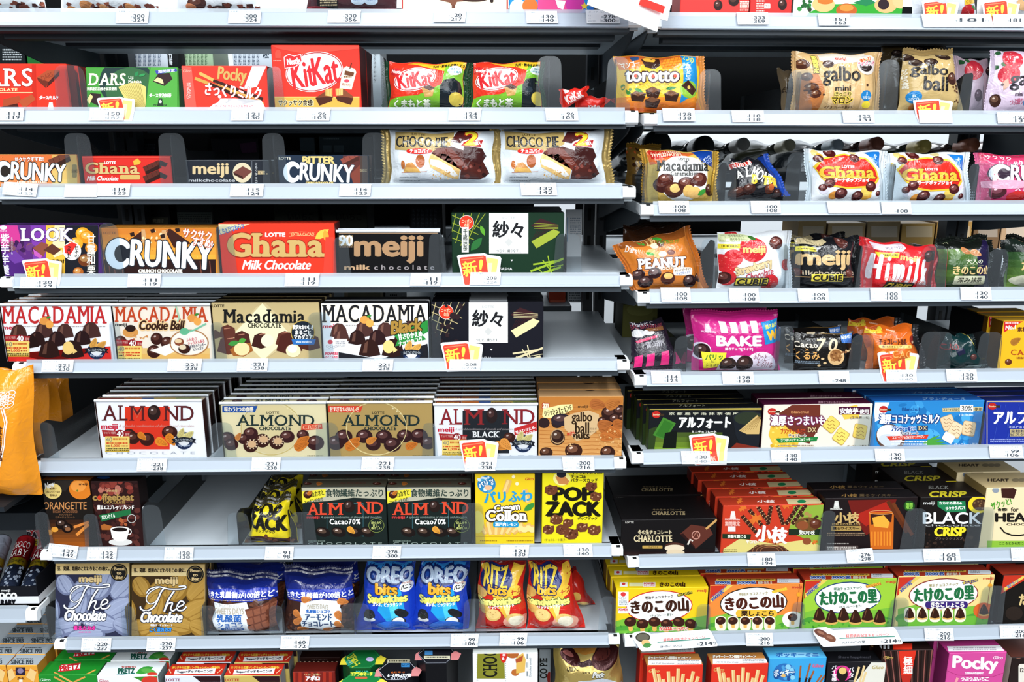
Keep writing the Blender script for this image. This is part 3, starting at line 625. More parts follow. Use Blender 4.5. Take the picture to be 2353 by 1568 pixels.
for q in (
 (L,0,267,23,'乳酸菌ショコラ','300','324','under the shard chocolate bag',74,30), (L,0,525,23,'乳酸菌ショコラ','300','324','under the clear nut chocolate bag',74,30), (L,0,753,23,'','330','356','under the dark red assortment bag',75,29),
 (L,0,997,21,'','20','217','under the cream box on the top shelf',73,30), (L,0,1209,25,'大福餅','130','140','under the blue and pink box',72,28), (L,0,1347,24,'ガーナアーモンドチョコレ','278','300','beside the sticking-out white board',76,30),
 (R,0,1694,28,'ガーナミルクボトル','333','359','under the red bottle box',72,28), (R,0,1881,32,'','151','163','under the green pastry box',72,27), (R,0,2120,32,'','181','','first under the strawberry bags, glared white',160,30), (R,0,2282,33,'','181','','last under the strawberry bags',72,29),
 (L,1,-20,248,'ミルク','111','119','under the red bite-chocolate pack',74,29), (L,1,205,248,'ダース宇治抹茶','150','162','under the green matcha bite pack',80,29,0,True), (L,1,531,250,'さっくりミルク','121','130','under the red milk-stick box',74,27), (L,1,682,249,'キットカット','96','103','under the red wafer carton',76,28),
 (L,1,1031,249,'','124','133','between the two cub-snack pouches',74,28), (L,1,1254,249,'キットカットバー','96','103','under the two fallen red wafers',74,28), (R,1,1523,249,'パイクランキークリーム','128','138','under the mango bite bag',74,30), (R,1,1682,254,'ミニトロット','110','118','under the empty gap by the tan bags',74,27),
 (R,1,1937,255,'','122','131','under the tan chestnut bag',72,27), (R,1,2112,253,'','','','under the second tan bag, glared white',76,30), (R,1,2292,257,'ガルボミニ','122','131','under the pink strawberry bag',76,27),
 (L,2,7,420,'クランキースリム','114','123','curling off the rail by the orange crunch bar',78,30,4,True), (L,2,148,424,'','','','under the gap by the red milk bar',76,29), (L,2,222,422,'ガーナスリムパック','114','123','under the slim red milk bar',76,29), (L,2,529,423,'ミルクチョコレートST','115','124','under the slim black bar',76,29),
 (L,2,780,423,'クランキースリムビター','114','123','under the slim bitter crunch bar',72,28), (L,2,1197,420,'チョコパイパーソナルP','132','142','under the second white pie pack',82,29), (R,2,1514,462,'マカダミアンカラメリゼ','100','108','under the gold macadamia bag',70,29), (R,2,1726,462,'アーモンドチョコレート','100','108','under the dark almond bitter bag',68,29),
 (R,2,1902,463,'','','','under the first candy-dot bag',120,28), (R,2,2026,464,'','','108','between the two candy-dot bags',68,28),
 (L,3,46,637,'ルック','120','129','under the purple and yellow box',84,26), (L,3,293,630,'クランキーチョコレート','111','119','under the wide crunch box',76,30), (L,3,655,628,'ガーナミルク','111','119','under the wide red milk box',78,30), (L,3,943,628,'','11','119','under the wide black bar',70,29), (L,3,1080,626,'サシャ抹茶','208','224','under the dark green wafer box',70,29,0,True),
 (R,3,1519,661,'アーモンドに恋をした','100','108','under the orange peanut bag',68,33), (R,3,1676,663,'ストロベリーチョコ','100','108','under the white strawberry bag',68,32), (R,3,1834,664,'','100','108','under the black cube-chocolate bag',70,29), (R,3,2001,662,'','100','108','under the red milk bag',70,30), (R,3,2208,660,'大人のきのこの山深み','130','140','under the dark green mushroom bag',70,30),
 (L,4,96,828,'マカダミアチョコレート','221','238','under the red macadamia box',72,27), (L,4,385,825,'マカダミアクッキーボール','221','238','under the cookie ball box',78,29), (L,4,545,824,'Mマカダミアチョコレート','221','238','under the gold macadamia box',70,29), (L,4,833,826,'マカダミアブラック','221','238','under the black macadamia box',70,28), (L,4,1032,826,'','208','224','under the black lattice wafer box',72,26,0,True),
 (R,4,1497,853,'リアルブラウニーピーク','114','123','under the black and pink brownie packs',68,29), (R,4,1660,855,'ベイクショコラ','128','138','under the magenta bake bag',72,28), (R,4,1882,853,'','','248','under the black walnut bar',70,29), (R,4,2036,850,'チョコ効果オレンジピール','130','140','under the orange peel bag',70,28,0,True), (R,4,2175,849,'チョコ効果72%小袋','130','140','under the dark teal bag',70,28),
 (L,5,315,1054,'Mアーモンドチョコレート','221','238','under the white almond box',68,30), (L,5,578,1052,'アーモンドチョコクリスプ','221','238','under the cream almond crisp box',66,31), (L,5,831,1051,'Lアーモンドチョコレート','221','238','under the gold almond box',74,31), (L,5,1069,1052,'アーモンドブラック','221','238','under the white and black almond box',70,30), (L,5,1293,1050,'ガルボボールウィズナッツ','200','216','under the wood-patterned nut ball box',72,32),
 (R,5,1566,1037,'アルフォートミニ宇治抹茶','130','140','under the black matcha biscuit box',66,30,0,True), (R,5,1772,1034,'ブランチュール','130','140','under the cream sweet potato biscuit box',68,29), (R,5,2011,1032,'ブランチュールココナッツ','130','140','under the blue coconut biscuit box',68,29), (R,5,2274,1024,'アルフォートミニチョコ','99','106','under the deep blue biscuit box',76,29),
 (L,6,110,1252,'オランジェットビター','132','142','tilted under the orange peel carton',68,30,6), (L,6,200,1258,'コーヒービートエスプレ','132','142','under the coffee carton',68,30), (L,6,378,1258,'森永小枝','128','138','under the empty gap past the coffee carton',66,30), (L,6,609,1257,'ポップザックミニパック','91','98','under the black and yellow snack bag',65,30), (L,6,856,1255,'アーモンドカカオ70%','278','300','between the two dark almond boxes',65,30),
 (L,6,1149,1253,'クリームコロン瀬戸内レモン','121','130','under the yellow roll cookie carton',66,29), (L,6,1295,1251,'ポップザック','130','140','under the tall yellow snack box',66,29), (R,6,1718,1272,'小枝栗','180','194','under the red twig-snack box',64,30), (R,6,1945,1262,'小枝芳るウイスキー','276','298','tilted under the whisky twig box',62,31,-4), (R,6,2122,1262,'ブラッククリスプ','168','181','under the black crisp box',84,30), (R,6,2324,1259,'ハートチョコ','121','130','under the cream heart box',64,30),
 (L,7,187,1467,'ザチョコレート香るカカオ','220','237','under the silver cacao box',68,31), (L,7,337,1466,'ザチョコレートこく深カカオ','220','237','under the gold cacao box',66,31), (L,7,645,1463,'SD乳酸菌ショコラ小袋','160','172','under the second navy pouch',65,30), (L,7,1036,1457,'オレオビッツサンドバニラ','99','106','under the blue sandwich bags',63,30), (L,7,1148,1455,'リッツビッツサンドチーズ','99','106','under the red cracker bags',63,30),
 (R,7,1714,1455,'きのこの山栗しょこら','200','216','under the orange mushroom box',62,30), (R,7,2125,1444,'たけのこの里きなこしょこら','200','216','under the cream bamboo box',66,29), (R,7,2298,1438,'大人のたけのこの里','200','216','under the black bamboo box',66,30)):
    U, s, x, y, nm, p1, p2, lb, w_, h_ = q[:10]; r_ = q[10] if len(q) > 10 else 0
    price(U, s, x, y, nm, p1, p2, ('white price card reading %s %s' % (' and '.join(p for p in (p1, p2) if p), lb)) if p1 or p2 else 'white price card with no readable price ' + lb, w_, h_, r_, len(q) > 11)
for U, s, a, b, c, d, lb in ((L,1,222,222,310,280,'in front of the green matcha bite pack'), (L,3,50,594,142,663,'in front of the purple and yellow box'), (L,3,1050,582,1152,657,'in front of the dark green wafer box'), (L,4,1012,784,1110,855,'in front of the black lattice wafer box'),
 (L,5,1055,1009,1146,1084,'in front of the white and black almond box'), (R,1,2098,227,2190,285,'in front of the second tan bag'), (R,0,2118,-2,2204,62,'first of two by the strawberry bags'), (R,0,2256,-2,2344,62,'second of two by the strawberry bags'), (R,5,1583,996,1676,1070,'in front of the black matcha biscuit box'), (R,4,2016,806,2112,881,'in front of the orange peel bag')):
    newcard(U, s, a, b, c, d, 'white-edged red and yellow new-item card ' + lb)
# two campaign cards clipped to the mushroom-snack rail
def campaign(U, s, x0, y0, x1, y1, r, nm, label, dark_, mascot):
    a = math.radians(r); xc, yc = (x0+x1)/2, (y0+y1)/2; w, h = x1-x0, y1-y0
    g = lambda u, v: (xc+(u-.5)*w*math.cos(a)-(v-.5)*h*math.sin(a)-(v-.5)*w*-.09, yc+(u-.5)*w*math.sin(a)+(v-.5)*h*math.cos(a))
    pts = [g(.0, .3), g(.02, .08), g(.08, 0), g(.18, .0), g(.25, .15), g(.97, .12), g(.99, .25), g(1, .95), g(.985, 1), g(.05, 1), g(.03, .9)]
    t = lambda s_, u0, v0, u1, v1, c, b=0: T(s_, *g(u0, v0), g(u1, v1)[0], g(u0, v1)[1], c, b, r=r)
    pl = lambda c, *q: P([v for u, k in q for v in g(u, k)], c)
    m = lambda u, v: g(u, v)
    art = [t('ファミリーマート・サークルK・サンクス', .38, .24, .85, .32, '8a949c'), t('経営統合記念キャンペーン', .38, .36, .88, .53, 'c9605a', .3), pl('2e7a68', (.28, .57), (.94, .57), (.94, .62), (.28, .62)), t(nm, .3, .74, .56, .86, '3a4048', .2), t('214', .8, .72, .93, .9, '2b3038', .6), t('円', .94, .78, .975, .9, '2b3038', .2), t('税込', .755, .78, .785, .9, '2b3038')]
    art += [E(*m(.13, .3), 17, 11, dark_), E(*m(.13, .3), 14, 8, mix(dark_, 'fff', .18))] if not mascot else [E(*m(.09, .3), 17, 8, '5a2c1c', 25), E(*m(.17, .55), 15, 8, '6b3a24', 25), E(*m(.09, .27), 9, 3, '8a5a44', 25), E(*m(.17, .52), 8, 3, '8a5a44', 25)]
    if not mascot: art += [E(*m(.135, .58), 10, 7, 'c9a56a'), LEAF(*m(.08, .72), *m(.2, .7), 6, '3c7a34')]
    put_card('campaign_card', label, 'shelf talker', U, s, .006, pts, art, 'campaign cards', tilt=math.radians(30))
campaign(R, 7, 1457, 1447, 1641, 1492, -4, 'きのこの山', 'white campaign card priced 214 under the yellow mushroom box', '2e2a18', False)
campaign(R, 7, 1873, 1440, 2066, 1484, -2, 'たけのこの里', 'white campaign card priced 214 with two brown nibs under the green bamboo box', '5a2c1c', True)
CB = 'chocolate box'; SB = 'snack bag'
# ================================================================== row 5 of the near bay: almond boxes

def coupon(x, y):     # anniversary ribbon and yellow coupon block
    return [P([x,y+2, x+66,y+6, x+63,y+14, x+66,y+22, x+4,y+18], 'a8252a'), E(x+42,y+11,11,9,'8a1820'), T('40',x+35,y+5,x+50,y+17,'fff',.4), T('マカダミア発売',x+5,y+6,x+32,y+12,'e8c9c0'), T('周年',x+54,y+9,x+64,y+16,'e8c9c0'),
            Q(x+8,y+17,x+64,y+53,'f0d878'), P([x+8,y+50,x+64,y+50,x+64,y+53,x+8,y+53],'c9a83a'), T('40',x+10,y+19,x+24,y+29,'8a8a80',.2), X(x+26,y+20,x+60,y+27,'c9682a',1), X(x+11,y+30,x+60,y+36,'d2451e',1), T('1,000',x+22,y+36,x+42,y+42,'d2281e',.3), X(x+11,y+37,x+20,y+42,'3a3020'), X(x+44,y+37,x+60,y+42,'b0481e'), X(x+11,y+44,x+62,y+51,'4a4020',2)]
def quality(x, y, nutc='d9d08a'):
    return [E(x,y,21,20,'1c2c4e'), E(x,y-2,14,14,'e6e8ea')] + N(x-6,y-17,26,-70,nutc) + N(x+12,y-13,26,-40,nutc) + [P([x-28,y-4,x-20,y-6,x,y-9,x+20,y-6,x+28,y-4,x+24,y+1,x+28,y+6,x+18,y+4,x,y+1,x-18,y+4,x-28,y+6,x-24,y+1],'181c26'), T('プレミアムナッツセレクト',x-20,y-6,x+20,y+1,'cfd8e0',.1,k=2), T('Meiji Quality',x-14,y+10,x+14,y+15,'b8c8e0',.15,k=-2)]
topW = lambda x0, x1, y: [Q(x0+2,y,x0+60,y+9,'8a2a22'), X(x0+4,y+2,x0+56,y+7,'e8a83a',1), Q(x0+62,y,x0+100,y+9,'c8701e'), Q(x0+100,y,x0+128,y+9,'3a5a9a'), Q(x0+128,y,x0+178,y+9,'b8a040'), X(x0+130,y+2,x0+176,y+7,'6a3a10',1), Q(x0+178,y,x1,y+9,'7a8a3a'), X(x0+182,y+2,x1-4,y+7,'3a2a10',1)]
carton('almond_box', CB, 'white almond chocolate box with a red centre panel, front of its file', 'white and red almond boxes', L,5,219,463,922,.019,'f2f3f7',
 [Q(287,935,390,1033,'dc3a24'), T('AL',234,932,293,967,'5a1f22',.3,f=1), T('M',297,933,334,967,'5a1f22',.3,f=1), T('ND',376,933,445,967,'5a1f22',.3,f=1), Ln([306,938,315,960,326,938],1,'c9906a'), B(354,949,15,18,'2a1a18','7a5a50'),
  T('meiji',233,975,270,990,'c81e3c',.7), T('A splendid combination of almonds and chocolate.',273,976,447,984,'c79a90',0,i=.25), B(297,998,14,12), B(306,1007,16,14), B(338,1010,17,15), N(327,1003,24,40,'e08a2a'), B(390,994,18,15), N(372,1017,32,25,'e8932e'), N(393,1011,32,55,'e08a2a'),
  coupon(234,986), quality(423,1013), T('C H O C O L A T E',243,1038,448,1044,'a9b0b8',0)], topW(226,462,915), 'c9b9a0', '4a2420', n=8, step=.0225, wrap=True, dx=.0012)
def lot(x, bg, strip, stxt, crisp, halo):
    o = [RG(x+113,985,70,62,2.2,halo), E(x+113,985,66,58,mix(bg,halo,.35)) if crisp else None, P([x+1,933,x+82,933,x+76,948,x+1,948],strip), T(stxt,x+6,935,x+72,946,'f2ead8',.5),
      T('LOTTE',x+103,946,x+131,951,'2a2a24',.2), T('ALMOND',x+33,954,x+212,979,'1c3030',.5,f=1), T('CHOCOLATE',x+86,981,x+158,989,'1c3030',.5,f=1)]
    o += [STAR(x+151,939,3,'e8dcae'), STAR(x+160,945,3,'e8dcae'), STAR(x+168,951,3,'e8dcae')]
    if crisp:
        o += [P([x+183,975,x+230,974,x+231,986,x+182,990],'d8553a'), T('CRISP',x+186,977,x+228,986,'f0b898',.2,f=1,r=-3)]
        for cx, cy, rx in ((12,1009,19),(66,997,17),(22,1022,16),(50,1009,14),(150,1004,17),(186,1000,14),(215,1018,20)): o.append(B(x+cx,cy,rx,rx*.85,'3a1a1c','9a6a5a'))
        for cx, cy in ((93,1013),(66,1024),(126,1017)): o += [B(x+cx,cy,17,16,'3a1a14'), E(x+cx+3,cy-3,10,8,'d9b48a')] + [E(x+cx+3+12*math.cos(t),cy-3+10*math.sin(t),1.8,1.6,'e8d0b0',0,8) for t in (k*.63 for k in range(10))]
        o += [N(x+38,1003,20,-60,'d08a4a'), N(x+187,1013,34,-35), N(x+183,1024,36,-20)]
    else:
        for cx, cy, rx in ((20,1018,20),(38,1004,20),(85,1003,19),(106,1022,17),(130,1004,19),(150,1022,20),(178,1002,18),(211,1002,20),(232,1018,18)): o.append(B(x+cx,cy,rx,rx*.82,'34181a','9a6a62'))
        o += [N(x+62,1016,34,-35), N(x+58,1024,36,-15), N(x+102,1012,26,-25,'d88a3a'), N(x+194,1024,30,-20), RG(x+113,985,70,62,1.6,halo)]
    o += [X(x+196,1046,x+234,1050,'6a6450',1)]
    return o
ltop = lambda x0, y, c: [T('ALMOND',x0+70,y+2,x0+150,y+9,'2a3a34',.4,f=1), B(x0+30,y+6,12,3.5,'3a1c14'), B(x0+178,y+6,12,3.5,'3a1c14'), B(x0+204,y+6,10,3.5,'2a1a24')]
carton('almond_box', CB, 'cream almond chocolate box with crisp banner, front of its file', 'cream almond crisp boxes', L,5,506,748,928,.019,'e3d9b2', lot(510,'e3d9b2','1d4f9e','味わう2つの食感',1,'cbb878'), ltop(515,916,''), 'ded4ae','8a845e', n=6, step=.0225, wrap=True, dx=.001)
carton('almond_box', CB, 'gold-tan almond chocolate box with red corner strip, front of its file', 'gold-tan almond boxes', L,5,752,993,926,.019,'b69a5e', lot(752,'b69a5e','d8452e','甘すぎないおいしさ',0,'e6d69a'), ltop(762,915,''), 'a48c58','5a4a2c', n=5, step=.0225, wrap=True, dx=.0006)
carton('almond_box', CB, 'white almond chocolate box with a black centre panel, front of its file', 'white and black almond boxes', L,5,997,1235,931,.019,'eef0f4',
 [Q(1063,944,1170,1042,'22262c'), T('AL',1009,940,1062,976,'8a2228',.3,f=1), T('M',1066,941,1112,976,'9a2a2c',.3,f=1), T('ND',1154,941,1228,975,'8a2228',.3,f=1), B(1130,955,13,18,'2a1c1c','7a4a44'), T('BLACK',1086,992,1147,1005,'f2f2f2',.6,f=1), T('meiji',1007,983,1043,996,'c81e3c',.7), T('A splendid combination of almonds and chocolate.',1046,984,1180,990,'b0a8a8',0,i=.25),
  P([1181,985,1235,968,1235,990,1183,1006],'c82c2c'), T('甘さひかえめ、',1184,984,1232,992,'fff',.3,r=-16), T('華やかカカオ',1184,994,1230,1001,'fff',.3,r=-16), B(1170,1006,14,12), N(1150,1026,32,20,'e0923a'), N(1163,1022,34,45,'e8a04a'), coupon(1008,994), quality(1202,1020), T('C H O C O L A T E',1010,1046,1225,1051,'a9b0b8',0)], topW(1000,1233,922), 'c9b9a0','2a1c1e', n=11, step=.0225, wrap=True)
galtop = [T('meiji',1244,884,1266,889,'2a2018',.2), B(1356,893,17,6,'2a1812'), T('galbo',1372,884,1402,890,'2a1c10',.4), T('ball',1378,891,1398,897,'2a1c10',.4), RR(1368,883,1424,899,5,'b08a5c')]
galtop = [galtop[4]] + galtop[:4]
carton('nut_ball_box', CB, 'wood-patterned nut ball chocolate box with octagon badge, front of its file', 'wood-patterned nut ball boxes', L,5,1238,1433,912,.034,'bd8a52',
 [G(1238,912,1433,1055,'b5702e','d09a5c',8), [Ln([1240,y,1300,y+3,1360,y-2,1433,y+4],1.1,'a8652a') for y in range(935,1052,9)], T('初',1247,927,1260,942,'f4e0c0',.8,o='a8252a',w=2), P([1248,940,1290,930,1315,929,1316,941,1280,960,1250,961,1246,955],'e9dc98'), T('クラッシュアーモンド',1250,937,1314,950,'3a2810',.4,r=-14), T('入りました。',1270,945,1308,956,'3a2810',.4,r=-14), T('手につきにくい',1268,957,1300,968,'1f9ac0',.7,r=-22,o='e8f4f8',w=.8),
  T('meiji',1328,932,1350,939,'2a1a10',.3), [E(1250+30*k,972,13,12,'2a1c1c') for k in range(2)], B(1290,965,24,14,'2a2028'), P([1317,950,1352,943,1376,952,1379,985,1352,1005,1325,1014,1297,985,1296,960],'ccab7e'), T('galbo',1314,947,1360,975,'2a1a0c',.8), T('ball',1322,971,1353,997,'2a1a0c',.8), T('with',1303,990,1320,1001,'c03a2a',.3,i=.4,r=-8), T('nuts',1318,996,1354,1008,'2a1a0c',1.2), T('ガルボ',1355,983,1371,988,'3a2a18'), T('ボール',1355,990,1371,995,'3a2a18'),
  [B(a,b,r,r*.9,'2a1410','8a5a4a') for a,b,r in ((1402,950,20),(1425,945,16),(1415,965,18),(1385,968,12),(1430,960,10))], N(1375,930,40,10,'a8602e'), N(1410,928,40,-20,'b06a30'), N(1395,985,40,15,'a85e2a'), N(1415,995,40,30,'b8682e'), N(1425,975,36,10,'a85e2a'), N(1390,975,36,-10,'a8602e'), N(1395,1005,34,10,'b8682e'),
  SCT(3,1370,985,1432,1045,46,1,2.6,['d8a868','b8783a','e0b880']), B(1281,1005,17,18,'2a1612','8a6a50'), RG(1281,1003,16,17,2,'b89468'), B(1318,1036,20,17,'3a1c12','c08a6a'), B(1396,1040,17,15,'34180f','b07a5a'), B(1255,1040,15,12,'3a2016','9a6a50'), SCT(8,1300,1000,1320,1050,8,1,2,['e0b880'])], galtop, 'b08a60','7a5028', n=2, step=.037)
# ================================================================== top shelf: only the feet of the packs show
def shards(seed, x0, y0, x1, y1, n, cols): 
    rd = random.Random(seed); o = []
    for _ in range(n):
        x, y, r = rd.uniform(x0, x1), rd.uniform(y0, y1), rd.uniform(4, 10); a = rd.uniform(0, 6); c = rd.choice(cols)
        o.append(P([v for k in range(4) for v in (x + r*math.cos(a+k*1.5+rd.uniform(-.4,.4)), y + r*.7*math.sin(a+k*1.5))], c))
    return o
CH4 = ['5a2a1e','7a3a2a','8a4a36','3a1a14','6a3426']
bag('shard_chocolate_bag','snack bag','white bag with brown chocolate shards at the very end of the top shelf','',L,0,(-150,-150,104,-150,106,-150),.03,'dfe6ea',[shards(2,-60,8,104,26,40,CH4)],'',seed=2)
bag('shard_chocolate_bag','snack bag','white bag with almonds and chocolate shards above the first 300 yen price card','',L,0,(140,-150,368,-150,368,140),.03,'e4eaee',[shards(4,150,10,366,26,34,CH4),N(200,12,30,-10,'d8925a'),N(242,20,26,10,'e0a06a'),N(302,18,26,10,'d8925a'),N(165,22,26,0,'cf8850')],'',seed=3)
bag('nut_chocolate_bag','snack bag','white bag with dark nut balls and shards above the second 300 yen price card','',L,0,(402,-150,602,-150,602,402),.03,'e8ecf0',[B(455,8,22,14,'4a2a24'),N(440,16,24,0,'c9805a'),shards(6,480,12,602,26,24,CH4),B(505,22,18,8,'3a1c18')],'',seed=4)
bag('clear_assortment_bag','snack bag','dark red clear assortment bag with pale blue speech bubbles on the top shelf','',L,0,(705,-140,912,-140,914,705),.034,'4a2a30',[Q(705,14,760,30,'8a2f38'),E(825,4,16,9,'cfe2f4'),E(855,4,16,9,'cfe2f4'),T('1枚あたり',815,0,835,5,'3a6ab0'),T('1枚あたり',846,0,866,5,'3a6ab0'),P([728,0,780,4,776,22,728,14],'1a1618'),X(736,0,776,16,'cdbb96',3),Q(830,18,912,30,'7a2a36')],'',seed=5)
carton('milk_chocolate_box',CB,'cream box with a milk splash and dark red edge on the top shelf','',L,0,917,1168,-170,.05,'ecdcc4',[Q(917,-170,926,40,'b82a2c'),P([1010,0,1034,6,1042,20,1050,4,1100,0,1100,-30,1010,-30],'7a4a36'),E(1042,16,4,6,'6a3c2c'),E(1090,-2,30,6,'3a2018'),E(1130,2,4,4,'2a1a14'),Q(1164,-170,1168,40,'b82a2c'),E(1060,24,50,5,'f8f0e0')])
carton('candy_box',CB,'bright blue and pink candy box at the end of the near top shelf','',L,0,1170,1368,-150,.04,'1f8ad0',[P([1236,-150,1300,-150,1308,30,1236,30],'e04a8a'),E(1190,22,20,24,'e8f2f8'),E(1218,14,18,18,'d8702e'),E(1322,10,22,22,'c93a9a'),P([1276,0,1300,2,1294,22,1282,18],'f6f4f4'),STAR(1343,14,10,'f0d040'),Q(1354,-150,1368,40,'2a6ac0')])
carton('bottle_chocolate_box',CB,'red box showing dark chocolate bottles beside the sticking-out board','',R,0,1570,1732,-150,.05,'d23a36',[B(1650,12,10,12,'2a1614'),B(1686,2,12,12,'2a1614'),X(1700,2,1728,26,'f2d8c8',5)])
carton('bottle_chocolate_box',CB,'red box with round white recycling mark on the far top shelf','',R,0,1734,1832,-150,.05,'c8302e',[B(1798,10,10,13,'2a1614'),B(1826,16,8,13,'2a1614'),RR(1756,8,1770,20,2,'e8d8d4'),T('プラ',1758,11,1768,17,'b82a28'),X(1738,0,1756,28,'eec8c0',5)])
carton('pastry_box',CB,'green box with golden cream pastries and forest trees','',R,0,1836,2092,-150,.05,'e9efe4',[Q(1836,10,2092,40,'f2f6f0'),P([1860,28,1900,10,2070,6,2092,36,1850,40],'2f9a2e'),SCT(3,1836,0,1862,26,14,3,6,['1c5a26','2f8a3a','2a3a20']),E(1892,10,26,18,'e8b878'),E(1896,2,18,8,'c8702a'),E(1945,24,24,16,'b85a20'),E(1945,18,16,8,'d88a3a'),E(2035,12,26,18,'e0ae74'),E(2030,10,13,12,'2a1a20'),E(2070,0,20,20,'e4b880'),P([1960,6,1995,-6,2012,6,1990,14],'1c7a4a')])
bag('strawberry_biscuit_bag','snack bag','pale bag with strawberries tucked behind two new-item cards','',R,0,(2096,-140,2240,-140,2242,2094),.03,'dfe2ea',[E(2224,25,18,14,'c8242c'),LEAF(2230,14,2252,20,4,'3a7a34'),P([2208,-6,2254,-12,2256,4,2210,14],'f0c040'),T('クリーム',2212,0,2250,8,'8a4a1a',.2,r=-10),SCT(5,2212,16,2236,34,12,.6,1,['f0b0a0'])],'',seed=8)
bag('peach_biscuit_bag','snack bag','pale bag with a peach and blue edge at the last new-item card','',R,0,(2246,-140,2460,-140,2462,2244),.03,'e6e2e2',[E(2350,10,24,16,'e8b884'),Q(2340,-20,2400,4,'4a9ac8')],'',seed=9)
# a white price board sticking out over the aisle at the junction
@later
def board():
    z = L.z[0]; root = thing('white_price_board','white card board sticking out over the junction with a red strip','shelf talker',L.w(LX1-.03,-.03,z+.01),YL+.12,0)
    link('board_sheet',boxm([(-.085,-.01,-.012,.062,-.0085,.05)],'board_sheet',paper,cols=None),root).rotation_euler=(-.1,.22,0)
    link('lower_sheet',boxm([(-.05,-.016,-.03,.05,-.0148,.004)],'lower_sheet',paper),root).rotation_euler=(-.25,.3,.1)
    link('red_strip',boxm([(.018,-.019,-.003,.052,-.018,.006,'e0281c')],'red_strip',paper),root).rotation_euler=(-.1,.3,0)
board()
# ================================================================== row 1
def pillmark(x,y,c): return [P([x-7,y+9,x-4,y-9,x+4,y-9,x+7,y+9],c),E(x,y-1,3,4,'ffffff'),E(x,y+5,3.4,2.6,c)]
carton('bite_chocolate_pack',CB,'red bite-chocolate pack with white serif lettering at the shelf end','red bite-chocolate packs',L,1,-90,152,146,.022,'dd3524',[P([73,146,82,146,84,252,73,252],'c22a1c'),T('DARS',-86,157,74,198,'ffffff',1.0,f=1,o='b02a1c',w=1.2),T('CHOCOLATE',-40,203,40,209,'f0d8a0',.4,f=1),Q(-60,212,75,214,'f0d8a0'),P([8,228,44,220,50,232,40,238,6,246],'a8482a'),P([42,232,74,217,82,228,56,250],'b0502e'),P([2,246,40,238,46,254,0,254],'4a1c14'),
 P([85,178,108,162,137,162,112,188],'a84a2c'),P([85,178,112,188,105,202,88,186],'6a2a1c'),P([112,188,137,163,136,174,107,202],'4a1e18'),T('DARS',95,170,122,181,'8a3a24',.2,r=-25),T('ダース/ミルク',91,220,134,229,'ffffff',.5),*pillmark(117,244,'f4e4e0')],n=2,step=.03,sc='8a1c14')
carton('matcha_chocolate_pack',CB,'green matcha bite-chocolate pack with bamboo whisk','green matcha packs',L,1,196,409,154,.02,'3f8f34',[E(290,190,62,58,'13302e'),E(300,205,58,50,'2a5a34'),P([272,200,312,186,336,200,335,250,300,252],'cdbb6a'),[Ln([276+4*k,202-1.5*k,312+2*k,246],.7,'8a7a3a') for k in range(12)],P([345,154,408,154,408,254,334,254],'4a9a3a'),Ln([346,154,334,254],1.2,'2a6a2a'),T('DARS',203,169,288,196,'f2ecc8',.9,f=1,i=.1),T('Uji',295,176,307,183,'e6ecd8',.2,f=1),T('Matcha',295,184,326,191,'e6ecd8',.2,f=1),T('京都産石臼挽き抹茶使用',200,201,268,208,'eaf0d8',.3),
 LEAF(310,176,318,164,4,'1f7a44'),LEAF(318,176,336,170,3,'2a8a4a'),P([198,230,208,214,232,216,228,244],'2a1618'),P([199,230,208,216,214,222,206,240],'d8d08a'),P([357,163,405,157,408,164,360,171],'3a3f9a'),T('期間限定',364,160,402,167,'d8e0f4',.3,r=-5),P([352,188,364,170,390,168,397,182,378,198],'2a1418'),P([354,186,363,178,374,183,377,194],'dcd690'),T('ダース宇治抹茶',343,215,394,224,'eaf2dc',.5),*pillmark(369,235,'17301c'),T('MORINAGA',354,240,384,244,'17301c',.2)],n=1,step=.03,tilt=9)
carton('milk_stick_box',CB,'red chocolate-stick box with milk splash and gold lettering','',L,1,416,613,151,.03,'e2382a',[P([416,151,440,154,452,252,422,252],'ea5a4e'),T('Glico',421,160,440,166,'f2a090',.2,i=.2),T('さっくりミルク',428,190,441,226,'f6d0c8',.2,r=-90) and T('さ\nっ\nく\nり\nミ\nル\nク',428,190,440,226,'f6d0c8',.2),P([580,151,612,152,590,200,560,205],'dfe4ea'),[Ln([448,180,520,207,606,240],7,'c89a4a'),Ln([458,168,530,205,600,228],7,'d8aa5a'),Ln([482,193,600,244],7.4,'2e1714'),Ln([490,185,604,228],7,'3a1c18')],P([476,252,490,240,500,236,508,226,520,238,540,226,560,240,600,230,612,252],'f4f4f6'),E(505,222,4,4,'f4f4f6'),E(518,230,6,4,'fff'),
 T('Pocky',501,156,566,194,'c8a35c',1.2,r=6),T('さっくりミルク',472,196,600,224,'ffffff',1.1,r=5,o='c03028',w=.7),T('さっくりビスケットミルクチョコ',494,241,582,248,'d8485a',.2)],h=None)
def kitkat_logo(x0,y0,x1,y1,r):
    cx,cy=(x0+x1)/2,(y0+y1)/2; rx,ry=(x1-x0)/2,(y1-y0)/2
    return [E(cx,cy,rx,ry,'f7f3f3',r),RG(cx,cy,rx-1.5,ry-1.5,2.2,'b23a3a',r),T('Kit',cx-rx*.78,cy-ry*.55,cx-rx*.02,cy+ry*.78,'d8262c',1.6,r=-8),T('Kat',cx-rx*.06,cy-ry*.75,cx+rx*.82,cy+ry*.6,'d8262c',1.6,r=-8)]
bars=[P([725,225,760,202,766,224,734,243],'7a3c22'),P([725,225,734,243,764,232,762,222],'4a2014'),P([748,206,764,203,764,222,748,220],'e0b868'),[Ln([750+4*k,206,750+4*k,220],.8,'b8843a') for k in range(4)],P([771,204,790,204,812,222,808,238,776,226],'84462a'),P([771,222,776,232,806,241,812,226,790,222],'4a2014'),P([771,204,788,203,788,219,772,220],'e4bc70'),[Ln([774+4*k,204,774+4*k,219],.8,'b8843a') for k in range(4)]]
